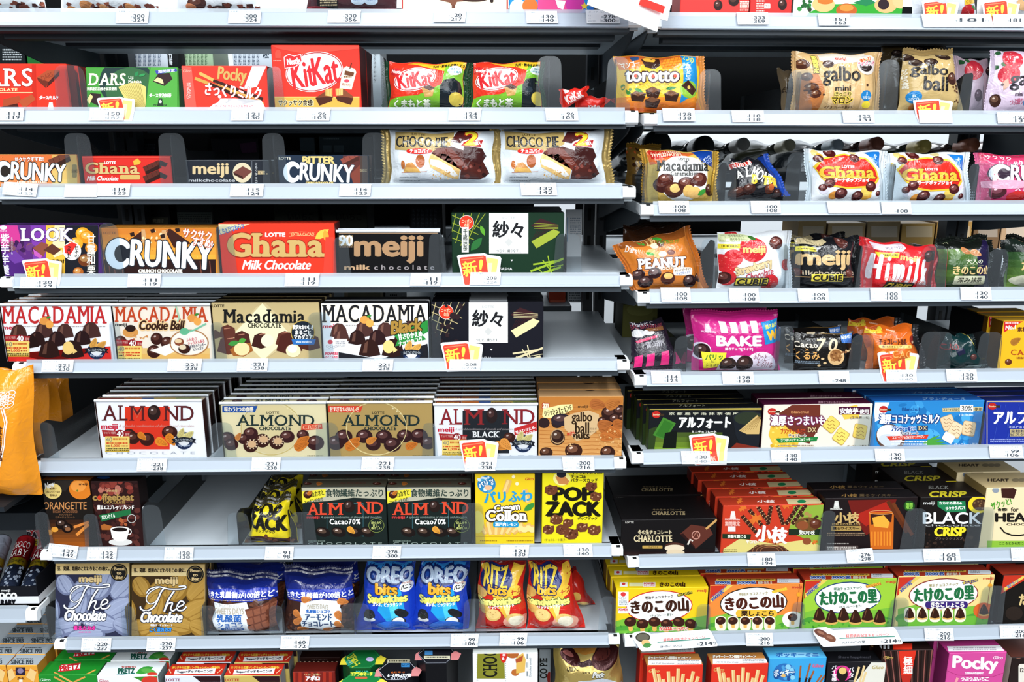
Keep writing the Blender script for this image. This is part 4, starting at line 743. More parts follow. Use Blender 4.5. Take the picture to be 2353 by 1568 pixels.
carton('wafer_carton',CB,'tall red wafer carton with white oval logo and gold base band','red wafer cartons',L,1,622,825,103,.055,'e03426',[P([622,103,825,103,825,112,700,124,640,112],'ea4a3a'),Q(622,222,826,260,'dca848'),Q(622,222,826,225,'e4ba62'),P([632,122,636,115,643,115,646,122,645,134,633,134],'d04a3a'),X(628,138,648,142,'f0a090',1),*kitkat_logo(656,119,789,211,-9),P([653,130,664,124,676,128,690,124,694,140,680,152,656,156],'d22a2c'),Ln([653,131,664,125,676,129,691,125,694,141,680,153,655,157,653,131],1.8,'f4eeee'),T('Nestle',660,134,690,148,'f6f2f2',.7,r=-6),E(697,125,1.4,1.4,'c02a20'),
 P([780,203,788,158,796,152,815,158,819,166,808,206],'eee2c8'),Ln([804,158,808,144],2.4,'5a2a18'),P([793,162,814,167,812,176,791,172],'6a3c22'),X(790,174,808,180,'8a5a3a',1),E(797,186,6,4,'d0485a'),T('認定サクサ',786,192,806,198,'a8463a',.1,r=10),bars,T('サクッサク食感!',640,229,720,243,'2a1a12',.5,o='f4e4b8',w=.8)],sc='5a1414',n=1,step=.06)
def cub(dx,dy,cut):
    q=lambda pts:P([v+(dx if k%2==0 else dy) for k,v in enumerate(pts)],None)
    sh=lambda a,c:P([v+(dx if k%2==0 else dy) for k,v in enumerate(a)],c)
    return [sh([930,146,1072,140,1070,180,1040,180],'e3b62a'),sh([893,230,960,214,1010,190,1028,152,1072,160,1072,255,893,255],'74b22e'),sh([893,140,936,146,1000,158,1024,166,1018,196,960,222,893,226],'dc3420'),
     *kitkat_logo(902+dx,158+dy,1004+dx,212+dy,-12),sh([899,158,912,156,922,162,924,172,908,176,898,172],'c8282a'),T('Nestle',900+dx,162+dy,924+dx,170+dy,'f4e4e0',.4,r=10),T('九州・熊本を応援しよう',996+dx,148+dy,1068+dx,156+dy,'2a2a18',.4),
     E(1048+dx,164+dy,17,11,'eef4ea'),T('1袋あたり',1036+dx,158+dy,1060+dx,163+dy,'2a8a9a',.2),T('10円を寄付',1033+dx,165+dy,1063+dx,170+dy,'2a8a9a',.2),sh([970,206,986,200,1000,208,996,224,978,226],'c89a5a'),sh([972,204,986,198,1002,206,990,212],'4a2216'),
     sh([1010,255,1014,200,1024,186,1048,182,1062,192,1066,255],'141c22'),E(1050+dx,230+dy,17,16,'c9b44a'),E(1028+dx,210+dy,10,7,'2a343c'),T('くまもと茶',906+dx,231+dy,990+dx,250+dy,'f0f4e0',1.2,o='4a8a20',w=.8)]
bag('cub_snack_pouch','snack bag','red, yellow and green wafer pouch beside the bright post, first of the pair','',L,1,(893,141,1071,143,1066,893),.03,'dc3420',cub(0,0,0),'lr','123a22',sw=.009,seed=11,tilt=4)
bag('cub_snack_pouch','snack bag','red, yellow and green wafer pouch cut by a tall divider, second of the pair','',L,1,(1086,143,1240,140,1246,1082),.03,'dc3420',cub(188,-2,1),'lr','123a22',sw=.006,seed=12,tilt=4)
bag('mini_wafer','wafer bar','small red wafer packet leaning on another in front of the dark gap','',L,1,(1290,206,1346,200,1342,222,1296,252),.012,'d8281e',[T('KitKat',1298,212,1338,232,'f0d4d0',.8,r=-28),P([1293,208,1308,203,1306,210,1296,216],'f0e0dc')],'lr','e03424',sw=.004,back=.02,seed=13)
bag('mini_wafer','wafer bar','small red wafer packet lying flat beside the leaning one','',L,1,(1334,218,1398,226,1378,249,1326,248),.014,'d8281e',[T('KitKat',1352,242,1378,248,'e8e0e0',.4,r=-3),T('Nestle',1362,220,1386,224,'f0b0a8',.2,r=8)],'lr','e03424',sw=.004,back=.035,seed=14)
# far bay row 1
bag('mango_chocolate_bag','snack bag','yellow mango bite-chocolate bag with blue edge band','',R,1,(1410,127,1607,127,1612,1414),.03,'e8a524',[G(1410,127,1612,160,'c8582a','e8a02e',4),Q(1410,150,1612,262,'f0c02e'),G(1410,225,1612,262,'e8942a','d8602a',3),
 P([1417,148,1440,140,1466,140,1470,150,1462,160,1420,162],'e8822e'),T('マンゴー',1424,141,1466,156,'fff2d8',.6,r=-8,o='c85a1a',w=.8),P([1471,137,1514,130,1514,150,1500,160,1478,156],'3a2018'),P([1474,136,1490,126,1508,134,1500,142,1480,142],'e8b040'),P([1515,150,1526,134,1562,130,1566,150,1545,162,1520,160],'f0922a'),[Ln([1520+9*k,158,1532+9*k,132],1,'c8641a') for k in range(4)],[Ln([1518,140+7*k,1564,138+6*k],1,'c8641a') for k in range(3)],P([1447,132,1468,130,1466,138,1450,142],'2a4a7a'),
 T('torotto',1432,165,1556,190,'ffffff',1.6,o='3a1c12',w=3),E(1454,177,4,4,'d8482a'),E(1496,178,4,5,'d8482a'),E(1548,177,4,4,'d8482a'),T('- トロット -',1446,195,1548,200,'8a5a1a',.2),[P([x,y,x+16,y-8,x+36,y,x+30,y+18,x+4,y+16],'3a1f16') for x,y in ((1444,218),(1478,210),(1522,218),(1478,232))],[P([x+2,y,x+16,y-7,x+33,y,x+18,y+6],'7a4e34') for x,y in ((1444,218),(1478,210),(1522,218),(1478,232))],
 SCT(5,1424,200,1446,220,8,3,6,['3a7a2a','e0b030']),LEAF(1452,206,1472,214,4,'2f8a3a'),LEAF(1524,208,1552,204,4,'1f7a34'),P([1566,127,1602,127,1606,212,1560,240,1568,190],'1f8ac8'),T('2つの',1570,128,1596,142,'e8e04a',.5,r=20),T('食\n感\nセ\nミ\nビ\nタ',1572,148,1588,186,'e8f0f4',.3),E(1583,208,22,20,'8ab83a'),P([1564,200,1580,186,1604,208,1592,222],'3a2018'),E(1583,203,4,4,'e8b050')],'r','d88a3a',sw=.008,seed=21,tilt=3)
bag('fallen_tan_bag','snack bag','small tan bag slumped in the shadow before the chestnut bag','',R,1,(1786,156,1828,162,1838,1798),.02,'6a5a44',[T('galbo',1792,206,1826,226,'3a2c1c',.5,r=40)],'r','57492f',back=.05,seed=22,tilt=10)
def gal(c): return c
bag('chestnut_chocolate_bag','snack bag','tan chestnut mini-chocolate bag with red maker mark and toothed edges','',R,1,(1827,119,2016,121,2012,1826),.03,'d2ac76',[P([1880,121,1990,121,1980,140,1900,150,1878,138],'e6d8c4'),P([1826,180,1870,170,1886,210,1880,256,1826,256],'b8703a'),[B(a,b,r,r*.8,'4a2416','b07a4a') for a,b,r in ((1842,148,14),(1848,178,12),(1856,205,16),(1866,218,12))],[Q(x,150,x+9,256,'dcba8a') for x in (1896,1920,1948,1972)],T('期\n間\n限\n定',1862,125,1873,170,'e8d860',.7,o='3a2a14',w=1),
 B(1896,148,13,9,'3a2420','7a5a50'),T('meiji',1915,131,1940,141,'d83a3a',.4),T('galbo',1882,154,1970,200,'1a1512',1.2),T('mini',1911,200,1947,211,'1a1512',.5),T('ほっこり',1909,214,1948,224,'3a2814',.4,o='f4d870',w=1),T('マロン',1904,226,1952,240,'3a2814',.8,o='f4d048',w=1.6),T('<チョコレート菓子>',1892,244,1956,251,'5a4020',.2),
 E(1990,150,26,24,'d8cfc8'),B(1988,152,18,15,'2a1c1a','9a7a6a'),T('\\焼きっと/',1972,132,2000,143,'e84a2a',.5,r=-12,o='f4e0b0',w=.8),T('チョコぎっしり!',1966,142,2014,152,'c8285a',.5,o='fff',w=1),E(1986,222,14,12,'1f7ab8'),T('手\nつきにくい',1976,214,1998,230,'e0f0f8',.3),E(1988,242,11,8,'f0d83a'),E(1988,198,3,3,'3a2018'),E(1884,220,2.5,2.5,'4a3020')],'lr','c9a06a',sw=.006,seed=23,tilt=3)
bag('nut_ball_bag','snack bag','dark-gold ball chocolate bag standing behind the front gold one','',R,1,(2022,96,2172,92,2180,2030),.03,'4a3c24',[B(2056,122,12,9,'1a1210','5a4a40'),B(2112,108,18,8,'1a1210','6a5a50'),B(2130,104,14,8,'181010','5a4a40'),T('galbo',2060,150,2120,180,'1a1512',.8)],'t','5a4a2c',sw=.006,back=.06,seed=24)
bag('nut_ball_bag','snack bag','gold ball chocolate bag with big black lettering behind a new-item card','',R,1,(2072,124,2188,124,2214,2060),.032,'c0a46c',[[B(a,b,r,r*.6,'2a1a16','7a6a5a') for a,b,r in ((2060,130,12),(2085,132,14),(2098,146,15),(2132,142,16),(2168,128,16))],T('galbo',2086,151,2168,182,'1a1512',1.2,r=3),T('ball',2112,180,2168,212,'1a1512',1.2,r=3),T('クッキー\nぎっしり。\nサクほろ\n食感。',2072,158,2082,208,'e6e0d0',.3) and T('サ\nク\nほ\nろ\n食\n感',2073,160,2083,206,'f0ead8',.4),B(2182,184,14,15,'3a1c14','9a6a4a'),SCT(9,2176,198,2196,240,9,2,4,['5a3420','3a2014']),E(2092,226,16,14,'1f7ab8'),T('手に\nつきにくい',2080,220,2104,234,'e0f0f8',.3),E(2110,248,24,10,'c87a3a')],'t','a88c58',sw=.008,seed=25,tilt=5)
sb=lambda x,y:[E(x,y,20,24,'c83040',20),SCT(int(x),x-14,y-18,x+14,y+18,22,.7,1.2,['f0b0a0']),LEAF(x-16,y-22,x-30,y-12,5,'2a5a34'),LEAF(x-12,y-20,x-4,y-30,5,'3a6a3a')]
bag('strawberry_chocolate_bag','snack bag','small lilac strawberry bag half hidden between dividers','',R,1,(2200,130,2270,136,2268,2206),.024,'c9aebc',[sb(2232,160),B(2240,220,9,14,'4a3040','8a6a7a'),B(2266,164,8,10,'2a1c24')],'l','d0b8c6',seed=26,back=.04)
bag('strawberry_chocolate_bag','snack bag','lilac strawberry mini-chocolate bag at the photo edge with toothed seal','',R,1,(2286,114,2470,120,2470,2266),.03,'d6c2d6',[sb(2310,172),sb(2322,136),B(2286,232,9,15,'3a2018','b08a6a'),P([2296,190,2306,182,2308,200,2298,210],'c9a08a'),E(2296,196,3,3,'4a2a30'),T('galbo',2310,166,2400,210,'1c1420',1.2),T('mini',2321,214,2338,223,'3a2a3a',.3),T('つぶ練り苺',2312,228,2350,242,'b85a7a',.3,r=-6),E(2352,236,10,10,'1f7ab8')],'l','d8c6da',sw=.006,seed=27,tilt=3)
# ================================================================== row 2
def crunky(x0,y0,x1,y1,c,o,w=2):
    d=x1-x0; h=y1-y0
    return [E(x0+d*.135,y0+h*.5,d*.135,h*.5,o),E(x0+d*.135,y0+h*.5,d*.135-w,h*.5-w,c),E(x0+d*.155,y0+h*.5,d*.062,h*.26,o),P([x0+d*.2,y0+h*.36,x0+d*.29,y0+h*.3,x0+d*.29,y0+h*.72,x0+d*.2,y0+h*.62],o),T('RUNKY',x0+d*.25,y0+h*.14,x1,y1-h*.08,c,1.9*h/60,o=o,w=w*.8,k=0,r=3)]
pieces=lambda x,y,s,c='7a4432':[P([x,y,x+40*s,y-18*s,x+46*s,y-8*s,x+6*s,y+12*s],c),P([x+6*s,y+12*s,x+46*s,y-8*s,x+48*s,y+2*s,x+8*s,y+20*s],mix(c,'000',.5)),[Ln([x+(10+12*k)*s,y-(4+5*k)*s,x+(14+12*k)*s,y+(5-5*k)*s],1,mix(c,'000',.35)) for k in range(3)]]
carton('slim_crunch_bar',CB,'slim orange crunch bar box with blue-white lettering','',L,2,-28,176,355,.014,'d98c4a',[G(-28,355,120,430,'d06a34','d8844a',4),G(120,355,178,430,'cfa054','d8bc72',4),SCT(4,-20,360,60,420,50,.6,1.2,['e0a060','b85a2a']),T('サクサクすすめ!',34,361,100,371,'f6efe6',.5,o='a8482a',w=1,r=-2),pieces(110,368,1.1,'6a3a2a'),*crunky(-14,368,150,419,'e4eef8','2a2420',2),T('CRUNCH CHOCOLATE',40,416,108,421,'f0e0c8',.5),RR(166,378,177,408,3,'8a7a50'),T('BAR',168,386,175,400,'4a3a20',.1,r=-90)],z=None)
carton('slim_milk_bar',CB,'slim red milk bar box with gold serif lettering','slim red milk bars',L,2,187,391,359,.014,'cf2c24',[Q(187,359,392,363,'e04a3a'),T('LOTTE',240,371,266,377,'f4ece4',.5),T('Ghana',197,374,320,399,'cdb074',1.3,f=1,o='7a1c14',w=.7),T('Milk Chocolate',200,405,272,415,'f4ece4',.4,i=.25),P([306,370,316,364,324,372,320,378,308,380],'d8a83a'),RR(276,402,322,413,3,'c9a860'),pieces(328,384,.9,'5a2820'),pieces(328,406,.9,'5a2820'),P([368,368,386,376,380,384,364,378],'2a1614'),P([368,395,386,404,380,412,364,406],'2a1614')],n=1,step=.03,sc='3a100c')
carton('slim_black_bar',CB,'slim black milk bar box with round picture of one chocolate square','slim black bars',L,2,425,618,368,.014,'20242c',[Q(425,368,618,369.5,'c9cdd0'),T('meiji',444,376,524,408,'cdb68a',1.6),T('milkchocolate',434,411,540,418,'b9bcc0',.2),E(557,397,22,23,'cfc2a2'),P([536,396,558,382,580,394,558,412],'6a3c34'),P([536,396,558,406,558,412,538,402],'3a1c18'),Ln([579,368,579,424],.8,'7a8088'),T('ミ\nル\nク\nチ\nョ\nコ',586,374,592,420,'c9ccd0',.1),T('meiji',596,382,604,412,'cdb68a',.3,r=90)],n=1,step=.03)
carton('slim_bitter_bar',CB,'slim navy bitter crunch bar box with gold and white lettering','slim navy bitter bars',L,2,637,845,357,.014,'1c2a3c',[T('LOTTE',641,361,668,367,'d8d4c4',.4),P([788,357,830,357,845,420,820,424,790,390],'5a2c28'),pieces(782,366,.9,'8a4438'),P([806,400,836,370,838,424,812,424],'7a3c30'),T('BITTER',696,360,768,376,'d8c078',1.6),*crunky(650,370,812,421,'f2f5f8','1c2a3c',1),T('CRUNCH CHOCOLATE',703,418,766,423,'d8c078',.5),Q(828,357,845,424,'4a3a34'),T('BAR',832,384,838,400,'a89878',.1,r=90)],n=1,step=.03)
def pie(dx):
    m=lambda c,*a:P([v+(dx if k%2==0 else 0) for k,v in enumerate(a)],c); e=lambda x,y,*a:E(x+dx,y,*a)
    return [m('b39a5e',905,303,1044,303,1044,332,1010,350,965,350,905,345),Ln([905+dx,301,1046+dx,301],.8,'9aa0a4'),T('LOTTE',946+dx,306,978+dx,311,'4a3c20',.2),T('CHOCO PIE',908+dx,314,1030+dx,339,'2a2a2c',.8,f=1),e(964,349,31,7,'d8261e'),T('チョコパイ',942+dx,344,987+dx,353,'fff',.6),
     m('c98a4a',925,395,932,378,946,374,964,392,964,398),m('e0b060',926,398,930,386,960,388,968,398),e(966,372,11,15,'a8582a'),e(924,380,5,10,'b86a34'),Ln([920+dx,398,982+dx,396],1,'b0643a'),X(916+dx,407,960+dx,411,'8a9298',1),X(916+dx,415,966+dx,419,'8a9298',1),
     m('e8c07a',990,358,1004,344,1030,352,1060,390,1054,414,1030,408,990,386,986,372),m('4a1e18',1000,342,1040,338,1110,360,1126,400,1104,414,1058,412,1062,390,1034,354),m('6a2c20',992,354,1006,342,1040,342,1074,380,1062,392,1030,356),m('f4f4f2',990,368,1010,370,1040,386,1054,404,1046,408,1016,390,990,380),m('3a1614',1070,322,1100,322,1124,360,1108,380,1068,366),SCT(7,994+dx,392,1050+dx,412,26,1,2.4,['d09a50','f0d8a0']),SCT(9,1064+dx,380,1120+dx,410,12,3,6,['7a3a30','2a100e','4a1c18']),
     m('4a1c1c',1038,326,1052,300,1088,298,1090,320,1060,330),m('f2ecea',1058,338,1064,326,1086,318,1080,298,1110,296,1098,316,1114,320,1112,342,1082,338),m('a81f22',1062,336,1068,328,1112,322,1109,339),T('2',1071+dx,302,1099+dx,334,'f4d83a',2.4,o='b8261e',w=1.6),T('個入',1096+dx,325,1108+dx,334,'f4e8e0',.3)]
for dx,lb in ((0,'white two-piece pie pack with gold edges beside the bright divider'),(252,'white two-piece pie pack in shade at the near bay corner')):
    bag('pie_pack','snack bag',lb,'',L,2,(893+dx,297,1136+dx,298,1140+dx,895+dx),.045,'dfe6ec',pie(dx),'lr','b89c5c',sw=.012,seed=31+dx,tilt=3,sealmat=foil)
# far bay row 2
bag('macadamia_caramel_bag','snack bag','gold and white caramel macadamia bag with black lettering','gold macadamia bags',R,2,(1484,342,1640,346,1636,1486),.034,'c9a84e',[P([1486,342,1560,346,1600,350,1530,372,1490,380],'c8602a'),E(1566,410,60,54,'eef0ee'),P([1490,344,1568,347,1562,358,1495,366],'b8281e'),T('ジャリッとカラメルでカリカリ!',1496,347,1564,360,'f4e0c0',.4,r=-3),P([1590,346,1640,348,1640,386,1610,374],'123a8a'),T('くだけ\nにくい',1618,358,1634,380,'c8d8f0',.3,r=60),T('LOTTE',1555,362,1580,368,'2a2a24',.4),T('Macadamia',1504,369,1626,394,'1a1a18',1.3,f=1),T('Carameliser',1535,395,1600,405,'2a2a24',.5,f=1),T('カラメリゼ',1560,406,1580,410,'4a4a40'),
 B(1518,426,20,18,'3a1612','9a6a5a'),B(1524,414,18,14,'4a1c14','a87060'),B(1544,438,22,18,'4a2014','8a5a40'),E(1546,434,12,10,'f0c878'),B(1572,424,20,16,'4a1c14','a87060'),B(1605,414,19,16,'4a1c14','a87060'),E(1578,440,13,14,'eebc6a'),E(1592,444,16,14,'f0c070'),LEAF(1600,450,1622,436,6,'3a9a34'),B(1632,438,12,14,'3a1612','8a5a4a')],'lr','c8a040',sw=.008,seed=33,tilt=4,sealmat=foil)
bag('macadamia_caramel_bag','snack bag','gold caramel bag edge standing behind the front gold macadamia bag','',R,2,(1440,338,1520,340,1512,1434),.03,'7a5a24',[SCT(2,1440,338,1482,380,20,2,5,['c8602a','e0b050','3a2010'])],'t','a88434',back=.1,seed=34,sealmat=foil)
bag('bitter_almond_bag','snack bag','crumpled black bitter almond bag with blue edge leaning over','',R,2,(1676,368,1752,358,1806,452,1674,460),.034,'15161c',[P([1740,358,1760,364,1806,440,1806,456,1780,440],'12307a'),P([1672,382,1718,372,1722,380,1676,394],'b8281e'),T('甘さひかえめ',1674,374,1720,390,'f4e0d8',.5,r=-10),T('A',1685,398,1699,414,'e8e8e4',.6,f=1,r=-8),T('L',1705,389,1717,413,'e8e8e4',.6,f=1,r=-5),T('MOND',1718,400,1772,424,'e8e8e4',.7,f=1,r=24),T('B  TER',1721,412,1786,432,'ecc83a',1.6,r=6),B(1694,446,18,12),B(1716,440,14,12),B(1764,440,12,10,'5a2a1a'),E(1768,436,7,7,'c8642e'),B(1788,448,12,10),X(1750,414,1770,424,'c8a83a',1)],'r','1a4ab0',sw=.008,seed=35,tilt=14,wr=2)
def pop(dx,dy):
    e=lambda x,y,rx,ry,c,r=0:E(x+dx,y+dy,rx,ry,c,r); m=lambda c,*a:P([v+(dx if k%2==0 else dy) for k,v in enumerate(a)],c)
    d=[e(1872,350,8,8,'e8d080'),e(1858,372,5,5,'f0c848'),e(1960,346,9,6,'e8d898'),e(1880,358,8,7,'e8a83a'),e(1985,452,14,8,'f0b040'),e(1986,440,14,12,'f2d060'),e(1912,450,12,9,'e89a3a'),e(1888,438,10,10,'d8d4e0'),e(2008,420,10,12,'e0c8dc')]
    hexa=lambda k:m('e8c038',1867+k,384-k*0,1885,362,1938,352,1985,362,2012,390,2020,412,2002,432,1940,436,1900,430,1880,412)
    return d+[hexa(0),m('d2281c',1871,388,1887,366,1938,356,1983,366,2008,392,2014,410,1998,428,1940,432,1903,426,1884,410),T('LOTTE',1926+dx,381+dy,1955+dx,387+dy,'f6ece8',.5),T('Ghana',1878+dx,384+dy,2006+dx,411+dy,'e8b83a',2,f=1,o='8a3a10',w=.8),T('ガーナポップジョイ',1906+dx,411+dy,1990+dx,420+dy,'fff4ee',.8),m('1f74c4',1985,349,2022,350,2024,388,2004,372),T('手に\nつきにくい',1996+dx,356+dy,2018+dx,378+dy,'d8ecf8',.3,r=25),
     [B(a+dx,b+dy,r,r*.9,'4a1414','c08a80') for a,b,r in ((1878,364,10),(1958,362,12),(1905,350,13),(1898,422,12),(1995,430,13),(1926,446,14),(1966,452,13),(1884,432,9),(2016,446,7))]]
bag('candy_dot_bag','snack bag','white candy-dot bag with red hexagon centred behind the blank price card','',R,2,(1856,342,2026,346,2030,1862),.03,'e6eaee',pop(0,0),'lr','dfe5ea',sw=.007,seed=36,tilt=5)
bag('candy_dot_bag','snack bag','white candy-dot bag with red hexagon beside the pink crunch bag','',R,2,(2042,350,2216,348,2220,2046),.03,'e6eaee',pop(190,6),'lr','dfe5ea',sw=.007,seed=37,tilt=5)
bag('pink_crunch_bag','snack bag','pink strawberry crunch bag cut off by the photo edge','',R,2,(2246,352,2440,356,2440,2250),.03,'d8487a',[G(2240,352,2440,380,'b82848','d8487a',3),T('サクサク',2262,357,2320,366,'f4d8e0',.4),*crunky(2264,376,2450,424,'f2f2f6','3a2a3a',2),T('サク',2318,368,2340,382,'fff',.6,r=-10),SCT(3,2252,400,2290,460,30,1,2,['f08aa8','c83060']),T('ストロベリー',2320,428,2420,440,'f8e0ea',.5),B(2284,442,18,16,'4a1a24','c07a8a'),E(2330,452,24,12,'d8302c'),E(2300,425,60,10,'f0a8c0')],'l','e06a94',seed=38,tilt=4)
# bottles lying with their necks to the aisle, on the far side
@later
def bottles():
    for x,y,r,g,c,lb in ((1500,334,30,'0b1210','0b1210','dark green wine bottle end behind the gold macadamia bag'),(1606,338,22,'0d1512','10130f','dark wine bottle leaning behind the gold macadamia bag'),(1694,334,14,'1a1c18','9a948c','wine bottle neck with grey cap behind the gap before the bitter bag'),(1798,336,13,'3a3c2c','b0a88a','wine bottle neck with dull beige cap past the bitter bag'),(1907,336,13,'2a3036','a8b4bc','wine bottle neck with steel-grey cap over the first candy-dot bag'),(1996,333,15,'2a1410','8a4a34','wine bottle neck with brown cap behind the blue corner'),(2104,338,14,'1c2618','c0a850','wine bottle neck with gold cap over the second candy-dot bag'),(2212,335,15,'2a1814','9a5a40','wine bottle neck with rust-brown cap near the pink bag'),(2340,338,20,'3a1a24','4a2430','dark red wine bottle at the photo edge')):
        z0=.37; x1,zz=R.loc(x,y+2,z0); rr=r*.00085
        root=thing('wine_bottle',lb,'bottle',R.w(x1,z0,zz),R.yaw+.12,math.radians(-90-6),'wine bottles on the far side')
        link('bottle_glass',lathe('bottle_glass',[(0,-.001),(rr*.8,-.002),(rr*.9,-.05),(rr*1.2,-.07),(.028,-.12),(.029,-.25),(.0,-.25)],gloss,[g]*7),root).rotation_euler=(math.pi,0,0)
        link('bottle_cap',lathe('bottle_cap',[(0,.03),(rr*.92,.03),(rr,.028),(rr,-.012),(0,-.012)],mat('cap_satin',.3,.2),[c]*5),root)
        for o in root.children: o.rotation_euler=(0,0,0)
        root.rotation_euler=(math.radians(90-7),0,root.rotation_euler[2])
bottles()
@later
def rack():
    zz=R.loc(1900,336,.37)[1]; t=thing('bottle_rack','dark wire rack cradling the lying wine bottles','rack',R.w(0,0,0),R.yaw)
    link('rack_rail',boxm([(.02,.44,zz-.068,RX1,.45,zz-.052),(.02,.56,zz-.068,RX1,.57,zz-.052)],'rack_rail',steel_d),t)
    for x in (.03,RX1-.02): link('rack_post',boxm([(x,.445,R.z[2],x+.012,.567,zz-.06)],'rack_post',steel_d),t)
rack()
# ================================================================== row 3
carton('assorted_bar_box',CB,'purple and yellow assorted bar box with sweet potato and chestnuts','purple and yellow bar boxes',L,3,-6,226,517,.016,'4a2a6a',[Q(-6,517,110,640,'5a2a74'),P([0,517,40,517,50,560,0,570],'c83a8a'),P([70,517,112,517,110,640,80,640],'7a3aa0'),Q(106,517,160,640,'e8b840'),P([126,517,160,517,160,570,120,570],'f4e0a8'),Q(150,517,226,640,'1a1c24'),[B(a,b,r,r*.9,c,'f8d890') for a,b,r,c in ((190,537,16,'e89a1e'),(200,545,17,'d88a1a'),(175,560,16,'e8a02a'),(210,570,14,'c87a1a'),(180,625,12,'a85a1e'),(196,598,16,'6a3418'))],SCT(4,20,560,80,585,24,4,9,['3a1a4a','6a3a7a','7a4a5a']),P([8,585,36,575,60,620,50,640,4,640,0,600],'4a2270'),P([10,585,36,576,60,600,34,606],'6a3a94'),P([76,570,96,556,112,562,100,590],'8a4a3a'),P([76,572,98,588,94,594,80,588],'c05ab0'),P([100,575,120,560,140,574,128,588],'5a3226'),P([122,588,142,574,145,584,126,592],'f0dcae'),
 E(8,523,8,5,'e6e2ee'),T('FUJIYA',1,530,16,533,'e6e2ee',.1),T('LOOK',49,525,166,553,'f4f2f8',1.6,f=1,o='4a2a6a',w=.8),T('紫\n芋\n羊\n羹',2,537,22,632,'e8e4f0',.5),T('む\nら\nさ\nき\nい\nも',26,545,30,585,'d8d0e0'),T('甘\n露\n和\n栗',200,538,220,632,'f4ecd8',.5),E(166,577,21,21,'f4f0ea'),P([148,566,166,556,178,562,162,585,150,582],'d8302a'),T('日本の',172,566,182,592,'1a1a1a',.2) and T('日\n本\nの',172,566,182,592,'1a1a1a',.2),T('う\nま\nい\nも\nん',154,566,164,594,'1a1a1a',.4),T('産素材',118,596,148,605,'2a1a14',.4)],n=1,step=.02,sc='2a1a3a')
carton('crunch_bar_box',CB,'wide orange crunch chocolate box with big white lettering','wide orange crunch boxes',L,3,231,496,524,.017,'d88c2c',[G(231,524,496,600,'c8742a','e8a83a',5),SCT(4,240,530,490,600,90,.8,1.6,['c87028','f0bc58']),Q(231,596,496,640,'2a1614'),T('LOTTE',237,533,267,538,'8a5a2a',.3),P([297,552,330,528,334,545,300,570],'3a1c16'),P([325,527,333,527,338,555,326,560],'c89a6a'),P([378,528,392,526,440,560,400,570],'3a1c16'),P([372,530,386,527,380,558,370,560],'c89a6a'),SCT(7,326,530,386,560,10,2,4,['f0d8a8','8a4a2a']),[P([a,b,a+10,b-3,a+12,b+6,a+3,b+8],'2a1814') for a,b in ((345,528),(368,540),(298,536),(402,526))],[Ln([a,600,a+4,640],2,'7a4434') for a in (250,262,280,460,482)],P([268,570,300,560,300,590,270,596],'2a1614'),
 *crunky(240,545,488,621,'eaf2fa','20242c',2.4),T('サクサク',421,529,486,549,'f8f0e6',.8,r=8,o='c0502a',w=1.2),T('すすめ!',444,548,488,567,'f8f0e6',.8,r=10,o='c0502a',w=1.2),T('CRUNCH CHOCOLATE',319,619,419,627,'f4ecdc',.9)],n=2,step=.019,sc='6a3a14',wrap=False)
carton('milk_bar_box',CB,'wide bright red milk chocolate box with gold serif lettering','wide red milk boxes',L,3,501,768,514,.022,'e43722',[P([501,514,577,514,501,541],'e2d3a4'),T('くちどけなめらか',503,519,562,533,'3a6ab0',.4,r=-17),T('LOTTE',610,535,655,544,'f8f0ec',.9),T('EXTRA CACAO',670,535,722,542,'e8b47a',.2),Ln([664,536,690,533,725,534],.6,'e8b47a'),Ln([664,544,690,541,725,543],.6,'e8b47a'),LEAF(724,549,756,527,9,'dcc04a'),LEAF(746,528,752,558,7,'d8a038'),T('Ghana',525,537,746,589,'c9a766',3.6,f=1,o='9a2a18',w=1),T('Milk Chocolate',557,598,714,619,'f8ece4',1,i=.3),P([748,545,768,545,768,640,742,640],'dc4030')],n=1,step=.024,sc='6a1410')
carton('black_bar_box',CB,'wide black milk chocolate box with bronze lowercase lettering','wide black bars',L,3,774,1009,533,.018,'0b090c',[Q(779,534,1006,537,'c9a27c'),Q(779,541,811,565,'b89a6a'),T('90',780,541,810,565,'eef0f2',1.4),X(780,566,812,570,'c9a27c',1),T('meiji',817,543,970,604,'c29a72',3.6),T('milk',792,609,850,620,'d8b088',1),T('c h o c o l a t e',860,609,998,620,'b8aeb0',.2)],n=1,step=.02,wrap=True)
lines=lambda c,x,y:[Ln([x+a,y+b,x+a2,y+b2],1.8,c) for a,b,a2,b2 in ((0,8,70,40),(0,25,60,52),(0,42,50,64),(10,0,-4,60),(28,0,8,72),(46,0,20,78),(64,0,34,72),(0,60,40,75),(76,4,50,40))]
scr=lambda c,x,y:[Ln([x+a,y+b,x+a2,y+b2],w_,c) for a,b,a2,b2,w_ in ((0,30,78,0,5),(6,14,60,6,4),(-6,46,70,20,5),(40,-6,50,44,2.5),(28,4,60,46,2.5),(14,20,40,46,2),(44,20,80,14,1.5))]
